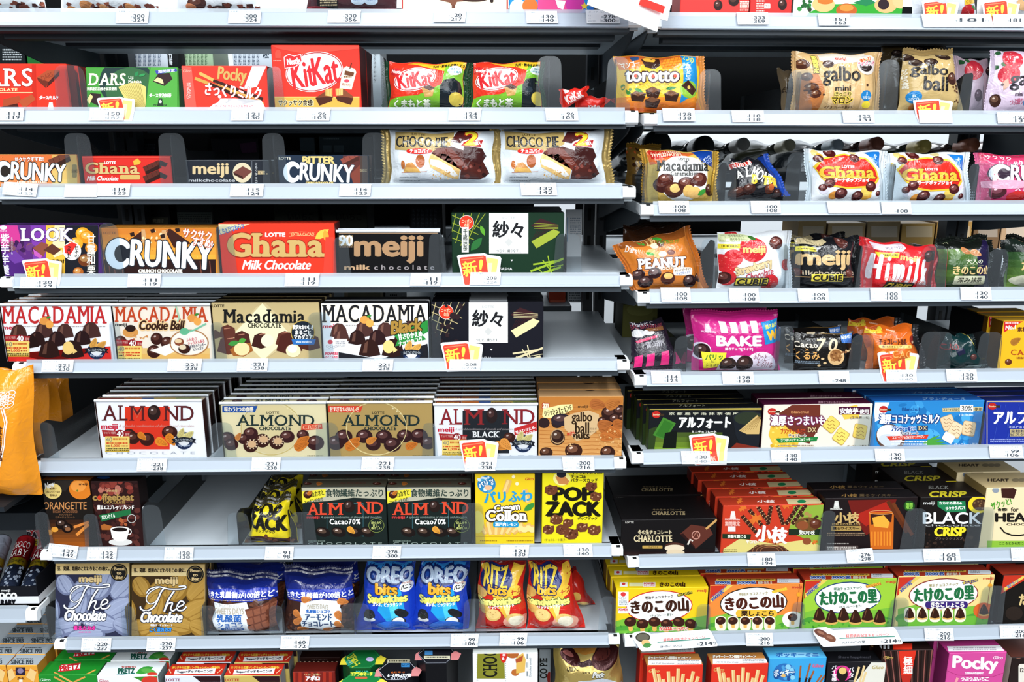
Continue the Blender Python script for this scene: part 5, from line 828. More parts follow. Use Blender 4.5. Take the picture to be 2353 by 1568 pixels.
def sasha(x,y,bg,gc,wc,wd):
    return [lines(gc,x+2,y-2),RG(x+35,y+23,17,17,1.2,'f0e4dc'),E(x+35,y+23,16,16,'dc3a22'),T('ニッポン\nの彩',x+24,y+15,x+47,y+33,'f4d8b0',.2),Q(x+87,y-2,x+177,y+94,'eef0ee'),T('LOTTE',x+118,y+9,x+146,y+14,'b8bcbc',.1),T('紗々',x+96,y+20,x+165,y+58,'1c1c20',1.4,r=3),P([x+132,y+58,x+141,y+68,x+132,y+78,x+123,y+68],'c9c9c6'),T('つむぐ、織りなす…',x+104,y+84,x+160,y+91,'4a4a4a',.1),
     P([x+183,y+30,x+205,y+13,x+247,y+28,x+240,y+42,x+200,y+38],'3a1c20'),P([x+184,y+66,x+235,y+38,x+250,y+44,x+240,y+56,x+196,y+82],wd),[Ln([x+186+4*k,y+62-2*k,x+200+6*k,y+36-k],.9,'3a1c20') for k in range(7)],[Ln([x+190,y+24+4*k,x+246,y+28+3*k],.9,wd) for k in range(4)],scr(wc,x+182,y+105),T('SASHA',x+112,y+126,x+140,y+132,'d8d8d8',.2),P([x+136,y+108,x+142,y+108,x+139,y+112],'d8d8d8')]
carton('lattice_wafer_box',CB,'dark green lattice wafer box with white calligraphy panel','dark green wafer boxes',L,3,1037,1297,489,.02,'14301f',[sasha(1037,489,'14301f','8a9a2e','93b02e','9aa838'),Q(1061,522,1077,580,'eef0e8'),T('千\n歳\n抹\n茶',1064,526,1074,576,'1c2a20',.3),LEAF(1082,576,1108,546,9,'2a6a34'),LEAF(1104,518,1114,542,5,'5aa030')],n=5,step=.0195,sc='0c1410',tc='0c0f0e',dx=.0004)
# far bay row 3
bag('peanut_chocolate_bag',SB,'orange peanut chocolate bag leaning sideways beyond the bay junction','orange peanut bags',R,3,(1420,562,1574,522,1617,664,1464,672),.036,'c8742a',[P([1410,560,1574,515,1580,545,1430,575],'8a4a1c'),T('Dars',1437,570,1460,584,'e8d8c8',.4,f=1,r=10),[E(a,b,12,9,'d8b070',-30) for a,b in ((1478,548),(1492,556),(1508,588),(1490,582))],[LEAF(a,b,a+22,b+6,4,'3a9a34') for a,b in ((1462,556),(1478,582),(1498,548))],E(1500,566,9,7,'e8d8b0'),E(1518,586,10,7,'e8dcc0'),B(1514,562,9,7,'5a2a18'),B(1538,582,9,6,'6a2c1c'),T('アーモンドに恋をしたピーナッツ',1506,552,1560,562,'4a8a2a',.2,r=-8),T('PEANUT',1460,596,1572,618,'f0eef0',1.6,f=1,o='5a2a14',w=1.6,r=-3),T('CHOCOLATE',1501,616,1566,622,'f4dcc0',.4,f=1,r=-3),RR(1543,617,1590,636,6,'eee6d8'),T('サクッとピーナッツ',1546,620,1586,626,'5a3a1c',.2,r=-8),T('チョコたっぷり',1550,627,1584,633,'3a6ab0',.2,r=-8),
 [B(a,b,r,r*.85,'2a1214','a08078') for a,b,r in ((1463,634,14),(1499,630,15),(1482,650,16),(1584,648,17),(1610,640,12))],E(1530,642,17,14,'4a1e14'),E(1531,637,11,7,'f0c070')],'lr','b8641c',sw=.008,seed=41,tilt=10,wr=1.6)
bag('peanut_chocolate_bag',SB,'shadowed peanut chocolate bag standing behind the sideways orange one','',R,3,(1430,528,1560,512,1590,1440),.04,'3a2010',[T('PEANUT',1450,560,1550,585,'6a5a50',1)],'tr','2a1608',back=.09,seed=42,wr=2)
straw=lambda a,b,r:[E(a,b,r,r*.95,'c8242c'),SCT(int(a),a-r*.7,b-r*.7,a+r*.7,b+r*.7,14,.6,1,['f0a090'])]
memo=lambda x,y,bg,c:[P([x,y,x+72,y+2,x+74,y+12,x+60,y+18,x+4,y+20],bg),T('折りたたんで',x+24,y+3,x+58,y+9,c,.1),T('持ち歩きやすい!',x+26,y+11,x+66,y+17,c,.1),Ln([x+6,y+5,x+16,y+4,x+16,y+16,x+6,y+17,x+6,y+5],.7,c),P([x+2,y+25,x+46,y+24,x+46,y+34,x+2,y+36],'e8d83a'),X(x+8,y+27,x+44,y+33,'6a5a14',1)]
bag('strawberry_cube_bag',SB,'white and red strawberry cube-chocolate bag with yellow banner','white strawberry cube bags',R,3,(1646,532,1808,528,1812,1646),.034,'e4e8ec',[straw(1665,608,22),straw(1680,592,20),straw(1724,572,32),straw(1655,600,16),straw(1668,640,18),straw(1766,650,20),straw(1680,538,14),straw(1808,610,14),memo(1648,536,'c9d0a0','4a5a3a'),LEAF(1760,560,1790,548,6,'2a7a3a'),LEAF(1715,540,1735,548,5,'3a6a2a'),T('meiji',1701,564,1752,586,'e8c070',1.4,o='c03030',w=.6),B(1780,558,17,15,'4a1a14','b06a5a'),T('Strawberry',1682,604,1770,628,'d8c090',1.4,r=-16,o='8a6a3a',w=.5),T('Chocolate',1706,622,1772,640,'b83a4a',.3,i=.3,r=-16),B(1660,640,15,14,'3a1210','a06a60'),RR(1684,638,1762,658,3,'1a1614'),RR(1686,640,1760,656,2,'e8d44a'),T('CUBIE',1690,642,1758,655,'1a1614',1.1)],'r','d8dce0',seed=43,tilt=5,sw=.006)
bag('black_cube_bag',SB,'black cube-chocolate bag with gold lettering and yellow banner','black cube bags',R,3,(1822,548,1960,542,1964,1820),.034,'15161a',[memo(1822,543,'c0b088','3a3420'),B(1930,556,14,14,'4a2420','8a5a50'),T('meiji',1832,576,1950,620,'d2b07c',2.8),T('milkchocolate',1818,622,1960,632,'b8a890',.2),Q(1816,636,1958,638,'b08a5a'),B(1828,626,10,9,'5a2a20'),B(1946,628,10,9,'5a2a20'),RR(1854,632,1931,649,3,'1a1614'),RR(1856,630,1930,647,2,'e8d44a'),T('CUBIE',1860,633,1928,645,'1a1614',1.1)],'r','0c0d10',seed=44,tilt=5,wr=2,n=1,step=.05)
bag('red_milk_bag',SB,'bright red milk cube bag tilted between two dividers','',R,3,(1988,548,2156,566,2128,668,1984,664),.034,'d5232a',[P([2000,557,2074,562,2076,572,2062,580,2002,574],'e0ced8'),T('持ち歩きやすい!',2028,566,2068,574,'4a4a5a',.1,r=2),P([2004,580,2056,582,2054,594,2010,592],'e8d83a'),X(2016,583,2052,591,'6a5a14',1),T('meiji',2058,588,2104,606,'e0b870',1.1,r=8),B(2128,590,13,14,'3a1814','9a5a50'),T('H i m i l k',1996,592,2126,648,'f4eef2',2.6,r=7,f=0),T('chocolate',2022,640,2120,652,'e88a80',.1,r=6),RR(2026,650,2096,672,3,'1a1614',4),T('CUBIE',2030,654,2092,668,'d8b83a',1,r=4)],'lr','c81f26',sw=.012,seed=45,tilt=8,wr=2)
bag('mushroom_snack_bag',SB,'dark green adult mushroom-snack bag with a cream ribbon','dark green mushroom bags',R,3,(2152,556,2272,548,2270,2148),.034,'1c2e1c',[G(2148,572,2272,620,'5a7a34','2a4a24',4),G(2148,620,2200,668,'4a6a2a','2a3a1a',3),P([2230,552,2274,548,2276,668,2240,668],'1c1438'),P([2152,552,2270,548,2240,572,2160,570],'101410'),N(2210,576,24,20,'b87848'),N(2232,580,26,30,'c08452'),T('meiji',2156,553,2180,560,'8a8a70',.2,r=12),T('大人の',2208,595,2248,606,'d8dcc0',.2),Ln([2200,610,2225,608,2250,610],.5,'a0a878'),T('きのこの山',2180,611,2266,631,'dcbc80',.9),RR(2183,634,2259,655,4,'d8d8b8'),T('深み抹茶',2192,638,2250,650,'2a2a1c',.4)],'tr','0f1410',seed=46,tilt=5,wr=1.8)
bag('bamboo_snack_bag',SB,'dark green bamboo-snack bag cut off by the photo edge','',R,3,(2312,550,2430,552,2430,2306),.034,'16201a',[G(2306,580,2430,668,'2a4a28','6a8a3a',5),T('たけの',2335,600,2400,622,'dcbc80',.9),E(2360,645,40,14,'c8c8b0')],'tl','0d100e',seed=47,tilt=5,wr=2)
# ================================================================== row 4: macadamia boxes
dome=lambda x,y,s=1,c='2a1618':[P([x-20*s,y+14*s,x-14*s,y-8*s,x-4*s,y-16*s,x+8*s,y-15*s,x+17*s,y-5*s,x+22*s,y+14*s,x,y+18*s],c),P([x-12*s,y+10*s,x-8*s,y-8*s,x-2*s,y-13*s,x-4*s,y+10*s],mix(c,'c08a70',.35))]
nut=lambda x,y:[E(x,y,11,9,'e09a4a'),E(x+12,y+8,9,9,'eaa850'),LEAF(x+4,y-6,x+16,y-10,3,'3a8a3a')]
mact=lambda x0,x1,y:[Q(x0+4,y,x0+92,y+8,'a8402a'),X(x0+6,y+1,x0+90,y+7,'e0a050',1),Q(x0+92,y,x0+124,y+8,'3a5a8a'),Q(x0+126,y,x0+190,y+8,'9a8a3a'),Q(x0+190,y,x1,y+8,'6a7a4a')]
def mac(x,y,blk):
    c='1c1c20' if blk else 'c02a2c'
    o=[T('MACADAMIA',x+3,y+4,x+243,y+44,c,.7,f=1,o='e8dcc8' if blk else None,w=1),T('meiji',x+4,y+49,x+38,y+60,'c8203c',.6),X(x+46,y+49,x+240,y+53,'b0a8a4',1)]
    o+=[dome(x+a,y+b,s,k) for a,b,s,k in ((40,62,1,'4a2a24'),(98,58,1.1,'4a2c28'),(146,60,1,'4a2c28'),(206,58,1.1,'4a2c28'),(82,78,1,'2a1412'),(128,78,1.05,'2a1416'),(186,76,1,'2a1416'),(68,84,.9,'24120f') if not blk else (46,74,.9,'4a2c28'),(110,102,1.2,'2e1612'))]
    o+=[dome(x+164,y+102,1.25,'2a1412'),E(x+155,y+100,13,15,'f0cf80'),P([x+164,y+96,x+176,y+108,x+166,y+114],'f0cf80'),nut(x+100,y+38)]
    return o
carton('macadamia_box','chocolate box','white and red macadamia chocolate box overhanging the shelf end','white and red macadamia boxes',L,4,0,254,702,.022,'f2f2f5',[P([0,826,30,812,95,828,140,830,254,796,262,850,0,850],'d8302a'),mac(2,700,0),coupon(4,767),quality(222,806,'e0a850')],mact(0,254,694),'b8a890','5a2a24',n=4,step=.024,wrap=True,dx=.001)
carton('cookie_ball_box','chocolate box','cream macadamia cookie ball box with green ribbon','cream cookie ball boxes',L,4,257,482,702,.022,'efe6d8',[G(257,800,482,840,'e8c888','e0a848',3),T('MACADAMIA',264,705,478,740,'c0451f',.6,f=1),Ln([404,703,412,730,406,745],4,'a8d0b0'),T('Cookie Ball',321,737,424,758,'3a2014',1.2,i=.2,o='f0cf9a',w=2.4),nut(442,731),T('meiji',265,743,291,752,'1c1c1c',.4),E(300,764,18,12,'d89a50'),E(300,755,12,8,'2a1612'),SCT(5,300,770,340,780,14,1.5,3,['d8a868','c8844a']),B(360,779,14,14),B(384,788,15,14),B(354,808,16,15),B(277,784,14,12,'4a241c'),P([345,806,390,790,420,800,380,818],'f6f2ea'),RG(435,788,45,31,2.4,'b07a4a'),E(435,788,42,28,'f2ede4'),Ln([424,766,448,758,474,744],4,'7ac0a0'),E(424,762,11,8,'6ab890'),B(412,786,11,9,'8a4a30'),E(410,784,8,5,'e8d0a8'),B(424,802,14,11,'3a1a14'),E(420,798,8,6,'e8d8b8'),T('ふんわり',428,776,452,784,'c8384a',.2,r=-8),T('キャラメル香る',432,783,470,791,'c8384a',.2,r=-10),T('ほろほろクッキー\nとショコラ',436,791,474,805,'2a2a4a',.3,r=-10),coupon(262,778)],mact(257,482,695),'a8a080','5a3a28',n=3,step=.024,wrap=True,dx=.0008)
carton('macadamia_box','chocolate box','gold macadamia chocolate box with pale diamond and black serif lettering','gold macadamia boxes',L,4,485,733,696,.022,'bda878',[P([485,825,590,705,610,697,690,770,600,832],'c9b688'),P([540,765,603,697,668,770,605,828],'e9e0b4'),T('LOTTE',487,700,515,706,'3a3020',.4),T('Macadamia',513,712,702,742,'141414',1.1,f=1),T('CHOCOLATE',570,743,646,753,'2a2a20',.5,f=1),[P([a-r,b+r*.6,a-r*.7,b-r*.5,a,b-r*.8,a+r*.8,b-r*.4,a+r,b+r*.6,a,b+r*.9],c) for a,b,r,c in ((523,762,20,'5a2e24'),(556,776,20,'4a241c'),(525,792,26,'5a3028'),(600,782,22,'3a1a14'),(655,778,22,'5a2c20'),(665,788,30,'4a2018'),(712,785,24,'4a241c'),(495,768,12,'5a3a2c'))],[Ln([a-8,b-6,a+6,b-8],2,'a8705a') for a,b in ((523,762),(556,776),(530,785),(604,775),(655,772))],P([528,804,546,790,576,788,582,806,560,820,536,818],'9a5a28'),E(556,802,18,15,'ead09a'),LEAF(524,792,550,786,6,'3a8a3a'),LEAF(548,786,566,780,6,'4a9a3a'),E(615,783,15,14,'f4e4c0'),E(674,806,17,15,'f2dcb0'),E(672,802,11,9,'fdf6e8'),
 RG(696,764,28,28,2,'b89a4a'),E(696,764,26,26,'16202c'),T('贅沢なおいしさ',673,747,720,757,'f4f4f0',.6),T('まるごと',679,759,714,769,'f4f4f0',.7),T('マカダミア',676,770,718,780,'f4f4f0',.6),P([670,780,726,780,722,792,674,792],'2a6ab0'),T('whole macadamia',680,783,716,788,'e4ecf4',.1)],[B(640,688,8,2.5,'c08a50')],'30281c','4a3a20',n=3,step=.024,dx=.0006)
carton('macadamia_box','chocolate box','white macadamia chocolate box with black lettering and green ribbon','white and black macadamia boxes',L,4,737,983,698,.022,'eef0f3',[P([737,826,770,808,860,824,860,850,737,850],'1c1c22'),P([880,824,982,790,990,850,870,850],'1c1c22'),mac(738,697,1),P([905,770,984,735,984,762,970,770,980,780,908,796,914,782],'2a8a3a'),T('Black',897,735,969,764,'a88238',1.8,i=.2,r=-8,o='1c1a14',w=1.4),T('甘さひかえめ',915,764,970,778,'f4f4ee',.7,r=-9),T('ナッツのコク',916,779,970,792,'f4f4ee',.7,r=-11),Q(746,779,798,802,'f4f4f4'),E(759,786,6,5,'d83a4a'),[RG(752+5*k,796+2*(k%2),3,3,.7,'9a9aa8') for k in range(5)],X(771,784,794,799,'9a9aa0',4),Q(746,807,778,827,'f4eef0'),T('POWER!',748,810,776,816,'d83a5a',.6),T('ひとくちの力',748,818,776,825,'d83a5a',.4),quality(946,812,'e0a850')],[Q(740,690,980,697,'2a2a2c')],'16161a','2a1c1a',n=1,step=.03)
carton('lattice_wafer_box','chocolate box','black lattice wafer box with white calligraphy panel','black lattice wafer boxes',L,4,990,1249,694,.02,'15151e',[sasha(990,694,'15151e','b8a878','d8cba0','e0d4a0'),SCT(7,990,700,1060,790,12,4,9,['2a1c20'])],[Q(1078,680,1166,694,'a8acb0')],'0e0e12','0c0c10',n=5,step=.0195,dx=.0002)
# far bay row 4
for dy,bk,lb in ((0,.0215,'black and hot pink brownie pack leaning over the shelf edge'),(30,.055,'black and hot pink brownie pack under the leaning one')):
    bag('brownie_pack',SB,lb,'',R,4,(1446,742+dy*.1,1520,730+dy*.1,1566,836-dy*0,1452,846) if not dy else (1450,800,1556,800,1562,858,1448,862),.02,'231c28' ,[[P([a,b,a+18,b-4,a+19,b+26,a,b+32],'e02a7a') for a,b in ((1456,824),(1484,820),(1518,814),(1552,812))],T('Market C',1452,740,1500,752,'d8d4dc',.3,r=-6),T('REAL BROWNIE',1440,748,1520,758,'8a3a4a',.3,r=-4),E(1464,770,16,10,'d8d8d8'),E(1488,768,14,7,'e8e4e4'),P([1458,788,1508,774,1510,780,1462,794],'d83a6a'),P([1480,760,1522,752,1524,762,1490,766],'8a5a38'),T('自然がくれた素材の',1480,788,1522,796,'d8d4dc',.1,r=-8),T('美味しさそのまま',1484,795,1520,803,'d8d4dc',.1,r=-8)] if not dy else [[P([a,834,a+16,832,a+18,860,a,862],'d82a6a') for a in (1452,1478,1512,1545)]],'b','231c28',sw=.006,back=bk,tilt=24 if not dy else 8,seed=51+dy)
bag('bake_chocolate_bag',SB,'magenta bake chocolate bag with white stripes','magenta bake bags',R,4,(1588,722,1788,720,1792,1588),.036,'c2247c',[G(1588,720,1790,736,'a81c6a','c2247c',2),[P([a,736,a+16,736,a+18,762,a+2,762],'eef0f4') for a in (1648,1672,1696,1720)],*pillmark(1621,752,'e8b0d0'),T('MORINAGA',1606,759,1638,763,'f0c8e0',.2),T('BAKE',1639,770,1744,792,'f4f2f6',2.2),T('焼きチョコ[ベイク]',1658,796,1724,804,'f6e8f2',.3),P([1746,738,1792,732,1792,786,1754,790],'1f84c4'),T('焼きあげ',1756,742,1790,752,'e8e84a',.4,r=-8),T('W',1760,758,1788,780,'f4b83a',2,r=-6),E(1606,806,21,20,'e8dcec'),B(1608,806,17,17,'2a1614','7a5a50'),P([1606,808,1662,808,1658,842,1616,848],'ece03a'),T('パリッ',1616,812,1654,826,'3a7a2a',.5,r=-4),T('と',1628,826,1636,832,'5a5a3a'),T('ショコラ',1620,834,1648,842,'4a4a1a',.3),E(1690,846,44,32,'e0d4e4'),E(1745,838,40,32,'e4d8e8'),B(1668,836,19,17,'2c1612','7a5040'),B(1706,834,20,20,'2a1614','6a4438'),T('ふわっと',1726,810,1760,826,'8a4a5a',.2,r=12),T('とろける',1736,830,1776,844,'8a4a5a',.2,r=12)],'t','b01f70',seed=53,tilt=4,n=1,step=.05)
bag('walnut_bar',SB,'flat black walnut chocolate bar pack with cream lettering','black walnut bars',R,4,(1824,768,1960,762,1962,1824),.016,'14110f',[Ln([1822,768,1960,766],.8,'8a6a3a'),P([1930,768,1960,767,1960,790,1932,786],'3a6ab0'),T('毎日食べたい',1932,770,1958,778,'e4ecf4',.2),T('Cacao',1824,785,1874,798,'e4d8c4',.7,f=1),T('70',1872,777,1921,806,'d8c4a0',.9,f=1,i=.2),T('×',1845,800,1853,806,'d8a060'),T('くるみ',1824,808,1878,826,'d8a05a',.6),X(1820,829,1880,836,'7a8a9a',2),E(1918,820,20,19,'d8b07a'),E(1918,816,15,13,'8a5a30'),SCT(4,1906,806,1930,828,12,2,4,['6a4020','a87848']),SCT(8,1930,800,1956,815,9,2,4,['d8b888','8a5a38']),[E(a,b,4,2.5,'d8b888') for a,b in ((1886,824),(1892,834),(1879,840))]],'',seed=54,wr=.6,tilt=6,n=1,step=.045)
bag('orange_peel_bag',SB,'bright orange peel chocolate bag behind a new-item card','orange peel bags',R,4,(1982,748,2092,744,2116,1990),.036,'d0641c',[P([1966,735,2010,745,2030,760,1980,772],'b8502a'),T('ちいさくたべよう',1972,738,2012,750,'f0c8a0',.3,r=12),P([1978,757,2024,752,2020,764,1982,768],'e0c23a'),P([2014,760,2074,742,2096,760,2060,775],'c85a18'),T('meiji',2030,756,2050,762,'f0d0b0',.2),T('チョコレート効果',2012,777,2074,792,'5a2410',.5,f=0),RR(2010,793,2086,800,2,'f0c86a'),T('素材のオレンジピール',2016,794,2082,799,'5a2410',.2),E(2098,782,14,12,'7a1f16'),T('650mg',2089,784,2108,791,'f4d8b0',.4),T('CACAO',2010,806,2086,822,'f0a050',.3,f=1),E(1985,786,14,20,'b85a3a')],'r','1c1c20',sw=.01,seed=55,tilt=8,wr=2,n=1,step=.05)
bag('teal_cacao_bag',SB,'dark teal high-cacao bag slumped between two dividers','',R,4,(2168,768,2222,766,2262,852,2142,852),.036,'0c2a2c',[T('CACAO',2148,792,2190,806,'8a2a2a',.3,f=1),P([2184,806,2200,800,2206,814,2190,820],'1a1c38'),B(2226,822,8,7,'4a2a2a'),Ln([2212,764,2266,838],2,'9a8a3a'),P([2222,842,2258,840,2258,850,2220,850],'a8b8b8')],'r','0f2022',seed=56,tilt=12,wr=2.4)
carton('yellow_cacao_carton',CB,'yellow almond cacao carton with red corner at the photo edge','yellow cacao cartons',R,4,2307,2430,738,.03,'e8b022',[P([2307,738,2352,738,2307,764],'c8242a'),T('No.1',2310,748,2334,757,'f4e8e0',.6,r=-4,i=.2),X(2310,740,2340,746,'f4d8d0',1),T('素材',2338,752,2360,762,'5a2a1a',.4),N(2334,784,26,-30,'a8702a'),T('CACAO',2323,804,2400,816,'a8401a',.3,f=1),X(2336,820,2352,826,'8a4a1a',2),B(2317,832,8,7,'5a2a18')],n=2,step=.034,sc='5a3a08')
carton('dark_cacao_carton',CB,'narrow dark carton with tilted lettering in the shadow before the yellow one','dark cacao cartons',R,4,2262,2303,726,.09,'17151a',[T('meiji',2288,780,2300,800,'8a7a6a',.2,r=80),X(2268,740,2300,760,'5a4a4a',2)],back=.05)
# ================================================================== far bay row 5: biscuit boxes
bour=lambda x,y:[E(x,y,10,8,'b8241e'),Q(x+6,y-2,x+18,y+3,'3a2a1a'),T('Bourbon',x-7,y-2,x+8,y+2,'f0d8b0',.1)]
carton('matcha_biscuit_box','biscuit box','black matcha biscuit box with gold rim and tea bowl','black matcha biscuit boxes',R,5,1492,1751,940,.022,'14161a',[Q(1492,938,1752,942,'b8a44a'),G(1470,994,1660,1050,'3a4a20','8ab02a',5),P([1470,994,1510,980,1500,1060,1470,1060],'2a3a1a'),bour(1508,953),T('京 都 産 宇 治 抹 茶 使 用',1537,948,1696,954,'c9c8b0',.2),P([1500,1000,1524,959,1553,973,1528,1012],'3f7a2a'),P([1506,1000,1527,965,1547,975,1526,1007],'2f6a22'),P([1522,1030,1528,995,1556,990,1553,1030],'0c120c'),T('アルフォート',1561,959,1678,984,'f0f0ea',1.6,i=.1),T('ミニチョコレート',1590,990,1646,996,'e8e8e0',.4),E(1720,962,36,18,'20242a'),P([1684,962,1756,962,1752,1000,1740,1028,1704,1028,1690,1000],'181c22'),E(1720,962,33,15,'2a3224'),P([1698,990,1740,954,1749,966,1744,998,1716,998],'c8a86a'),[Ln([1700+6*k,992-k,1742+k,958],.7,'8a6a34') for k in range(7)],P([1672,1036,1692,1018,1752,1030,1752,1050],'7a2a1c')],[T('アルフォート',1560,930,1620,936,'8a8a7a',.2)],'0e0f12','3a4a1c',n=4,step=.024,dx=-.004)
cook=lambda x,y,r,c,l:[RR(x-15,y-17,x+15,y+17,5,mix(c,'7a4a1a',.4),r),RR(x-14,y-16,x+14,y+15,5,c,r),[Ln([x-10,y-10+8*k,x-4,y-6+8*k,x+2,y-10+8*k,x+9,y-5+8*k],1.1,l) for k in range(3)]]
carton('potato_biscuit_box','biscuit box','cream sweet potato biscuit box with dark plum rim','cream potato biscuit boxes',R,5,1756,2006,931,.03,'e6dccb',[P([1790,950,1820,931,1885,929,1884,980,1860,1020,1820,1010,1800,980],'6a2e22'),P([1772,975,1790,960,1810,985,1840,1000,1830,1034,1780,1032,1766,1000],'e0b83e'),SCT(4,1770,970,1830,1030,26,2,6,['f0d468','d0a02a']),P([1928,940,1970,930,1975,960,1940,964],'e8c04a'),bour(1774,946),T('Blanchul',1818,944,1858,950,'c98a5a',.2),T('濃厚さつまいも',1771,955,1896,978,'f4eef0',.9,o='6a2048',w=2.2),T('ブランチュールミニ',1794,985,1850,997,'b8401e',.7),RR(1853,981,1878,995,1,'5a2a20'),T('DX',1856,983,1875,993,'d8c08a',.3,f=1),T('チョコレート',1812,998,1852,1005,'3a1a14',.5,o='f4ece0',w=.7),P([1782,1008,1880,1004,1876,1014,1790,1018],'1f7a3a'),T('さつまいもチョコ&クッキー',1794,1007,1868,1014,'e8f0d8',.2,r=-2),Q(1927,935,1999,953,'4a1030'),T('安納芋',1930,938,1972,951,'f4f0f0',.8),T('使用',1975,941,1996,951,'f4f0f0',.5),T('(生換算11%)',1954,957,1997,964,'6a5a48',.2),cook(1910,976,40,'e8cc60','8a4a1a'),cook(1932,1003,35,'ecd266','8a4a1a'),cook(1976,992,12,'e6c860','8a4a1a'),T('(チョコレート菓子)',1946,1023,1992,1030,'5a4a38',.2),X(1788,1022,1870,1032,'9a8a78',2)],[T('濃厚さつまいもチョコレート',1880,922,1955,928,'b88a9a',.2)],'4a1430','3a1428',n=1,step=.031)
carton('coconut_biscuit_box','biscuit box','blue coconut milk biscuit box with sea ripples','blue coconut biscuit boxes',R,5,2010,2263,923,.03,'2a82c4',[SCT(5,2020,925,2260,1030,40,6,14,['3a94d0','2070b0','4aa4dc'],.25),P([2008,925,2044,925,2030,960,2010,970],'e6ecf2'),bour(2030,941),T('Blanchul',2073,937,2112,944,'1a4a8a',.3),E(2046,1005,34,30,'5a4034',20),E(2044,1002,30,25,'eef2f6',20),E(2044,1012,25,14,'c8d0d8',10),[LEAF(2120,1020,2160+8*k,1000+8*k,3,'4a9a3a') for k in range(5)],T('濃厚ココナッツミルク',2021,952,2158,974,'f4f6fa',.9,o='173a7a',w=2),T('ブランチュールミニ',2048,979,2104,991,'1d3f88',.8,o='e0e8f4',w=.6),RR(2107,978,2132,990,1,'2a3a5a'),T('DX',2110,980,2129,988,'d8c08a',.3,f=1),T('チョコレート',2068,993,2110,999,'2a1a3a',.5,o='f0f4f8',w=.8),P([2036,1003,2134,999,2130,1008,2044,1012],'d23a26'),T('ココナッツチョコ&ココナッツサブレ',2050,1001,2124,1008,'f8ece4',.2,r=-2),X(2048,1013,2130,1024,'e4eef8',2),P([2165,938,2258,935,2257,945,2166,947],'c9b88a'),T('ココナッツミルク',2167,938,2204,945,'3a3424',.2),Q(2206,931,2236,948,'eef0f0'),T('30%',2208,933,2234,945,'5a5a50',.4,i=.2),T('使用',2239,937,2256,945,'3a3424',.2),T('(生換算)',2204,951,2236,957,'c8dcee',.2),cook(2178,972,-20,'e8c8a0','8a5a34'),cook(2196,988,30,'ecd0aa','8a5a34'),RR(2166,996,2192,1016,3,'e8e4d8',30),cook(2226,985,10,'e8c89c','8a5a34'),T('(チョコレート菓子)',2192,1018,2248,1026,'cfe0f0',.2)],[T('ブランチュール',2120,914,2220,920,'8ab4dc',.2)],'1d5aa8','144a8c',n=2,step=.031,dx=-.003)
carton('deep_blue_biscuit_box','biscuit box','deep blue biscuit box with pale calligraphy at the photo edge','deep blue biscuit boxes',R,5,2267,2440,921,.022,'1c2f96',[Q(2267,921,2440,924,'c9b98a'),Q(2267,921,2269,1040,'c9b98a'),[Ln([2280+a,930,2300+b,1030],.8,'3a54b8') for a,b in ((0,60),(30,20),(60,70),(20,-20),(80,0))],bour(2280,934),T('アルフォート',2284,946,2440,975,'f0f2f8',1.5,i=.1),T('ミニチョコレート',2318,979,2380,984,'c8d0ec',.2),Q(2320,986,2380,1003,'b8a87a'),T('全粒粉入り',2322,988,2376,994,'2a2a4a',.2),T('ビスケット',2322,996,2376,1002,'2a2a4a',.2),X(2275,1008,2353,1018,'8a96d0',2)],[],'16225e','0e1a50',n=2,step=.024,dx=-.004)
# ================================================================== row 6, near bay
carton('orange_peel_carton',CB,'tall dark carton with an orange and cream seal at the shelf end','dark orange peel cartons',L,6,94,205,1104,.03,'1a1512',[G(94,1195,205,1262,'2a1810','b8601a',8),[Ln([128+12*k,1104,118+16*k,1130],2,'3a2a24') for k in range(4)],P([126,1104,170,1104,150,1130,124,1128],'2a2420'),E(186,1124,27,24,'d87a22'),E(180,1118,17,13,'e89440'),E(178,1128,2.4,2.4,'6a7a2a'),T('meiji',182,1110,202,1117,'3a1a10',.3),E(122,1129,20,18,'e8cc7a'),T('蜜漬け',114,1120,130,1126,'5a3a1a',.2),T('オレンジピールの',107,1128,138,1133,'5a3a1a',.2),T('香味UP',114,1136,132,1141,'5a3a1a',.2),T('New',102,1108,126,1122,'eef0f0',.5,i=.4,r=-18),T('ORANGETTE',100,1154,199,1171,'c98a52',.2),T('Bitter Chocolate',122,1171,178,1179,'8a5a3a',.1),T('オランジェット',136,1181,166,1185,'8a6040',.1),T('ビターチョコレート',128,1187,172,1191,'8a6040',.1),B(142,1205,14,12,'1a0e0a','8a6a5a'),B(155,1214,13,11,'140a08','6a4a3a'),E(156,1216,6,5,'8a5a3a'),Ln([170,1212,204,1200],6,'d8823a'),Ln([176,1230,204,1205],7,'e08a3a'),E(126,1217,8,6,'e09a3a'),E(114,1224,7,6,'d88a2a')],[E(120,1094,13,3,'1c4a8a'),Q(150,1090,200,1100,'7a4418')],'6a3c16','3a2010')
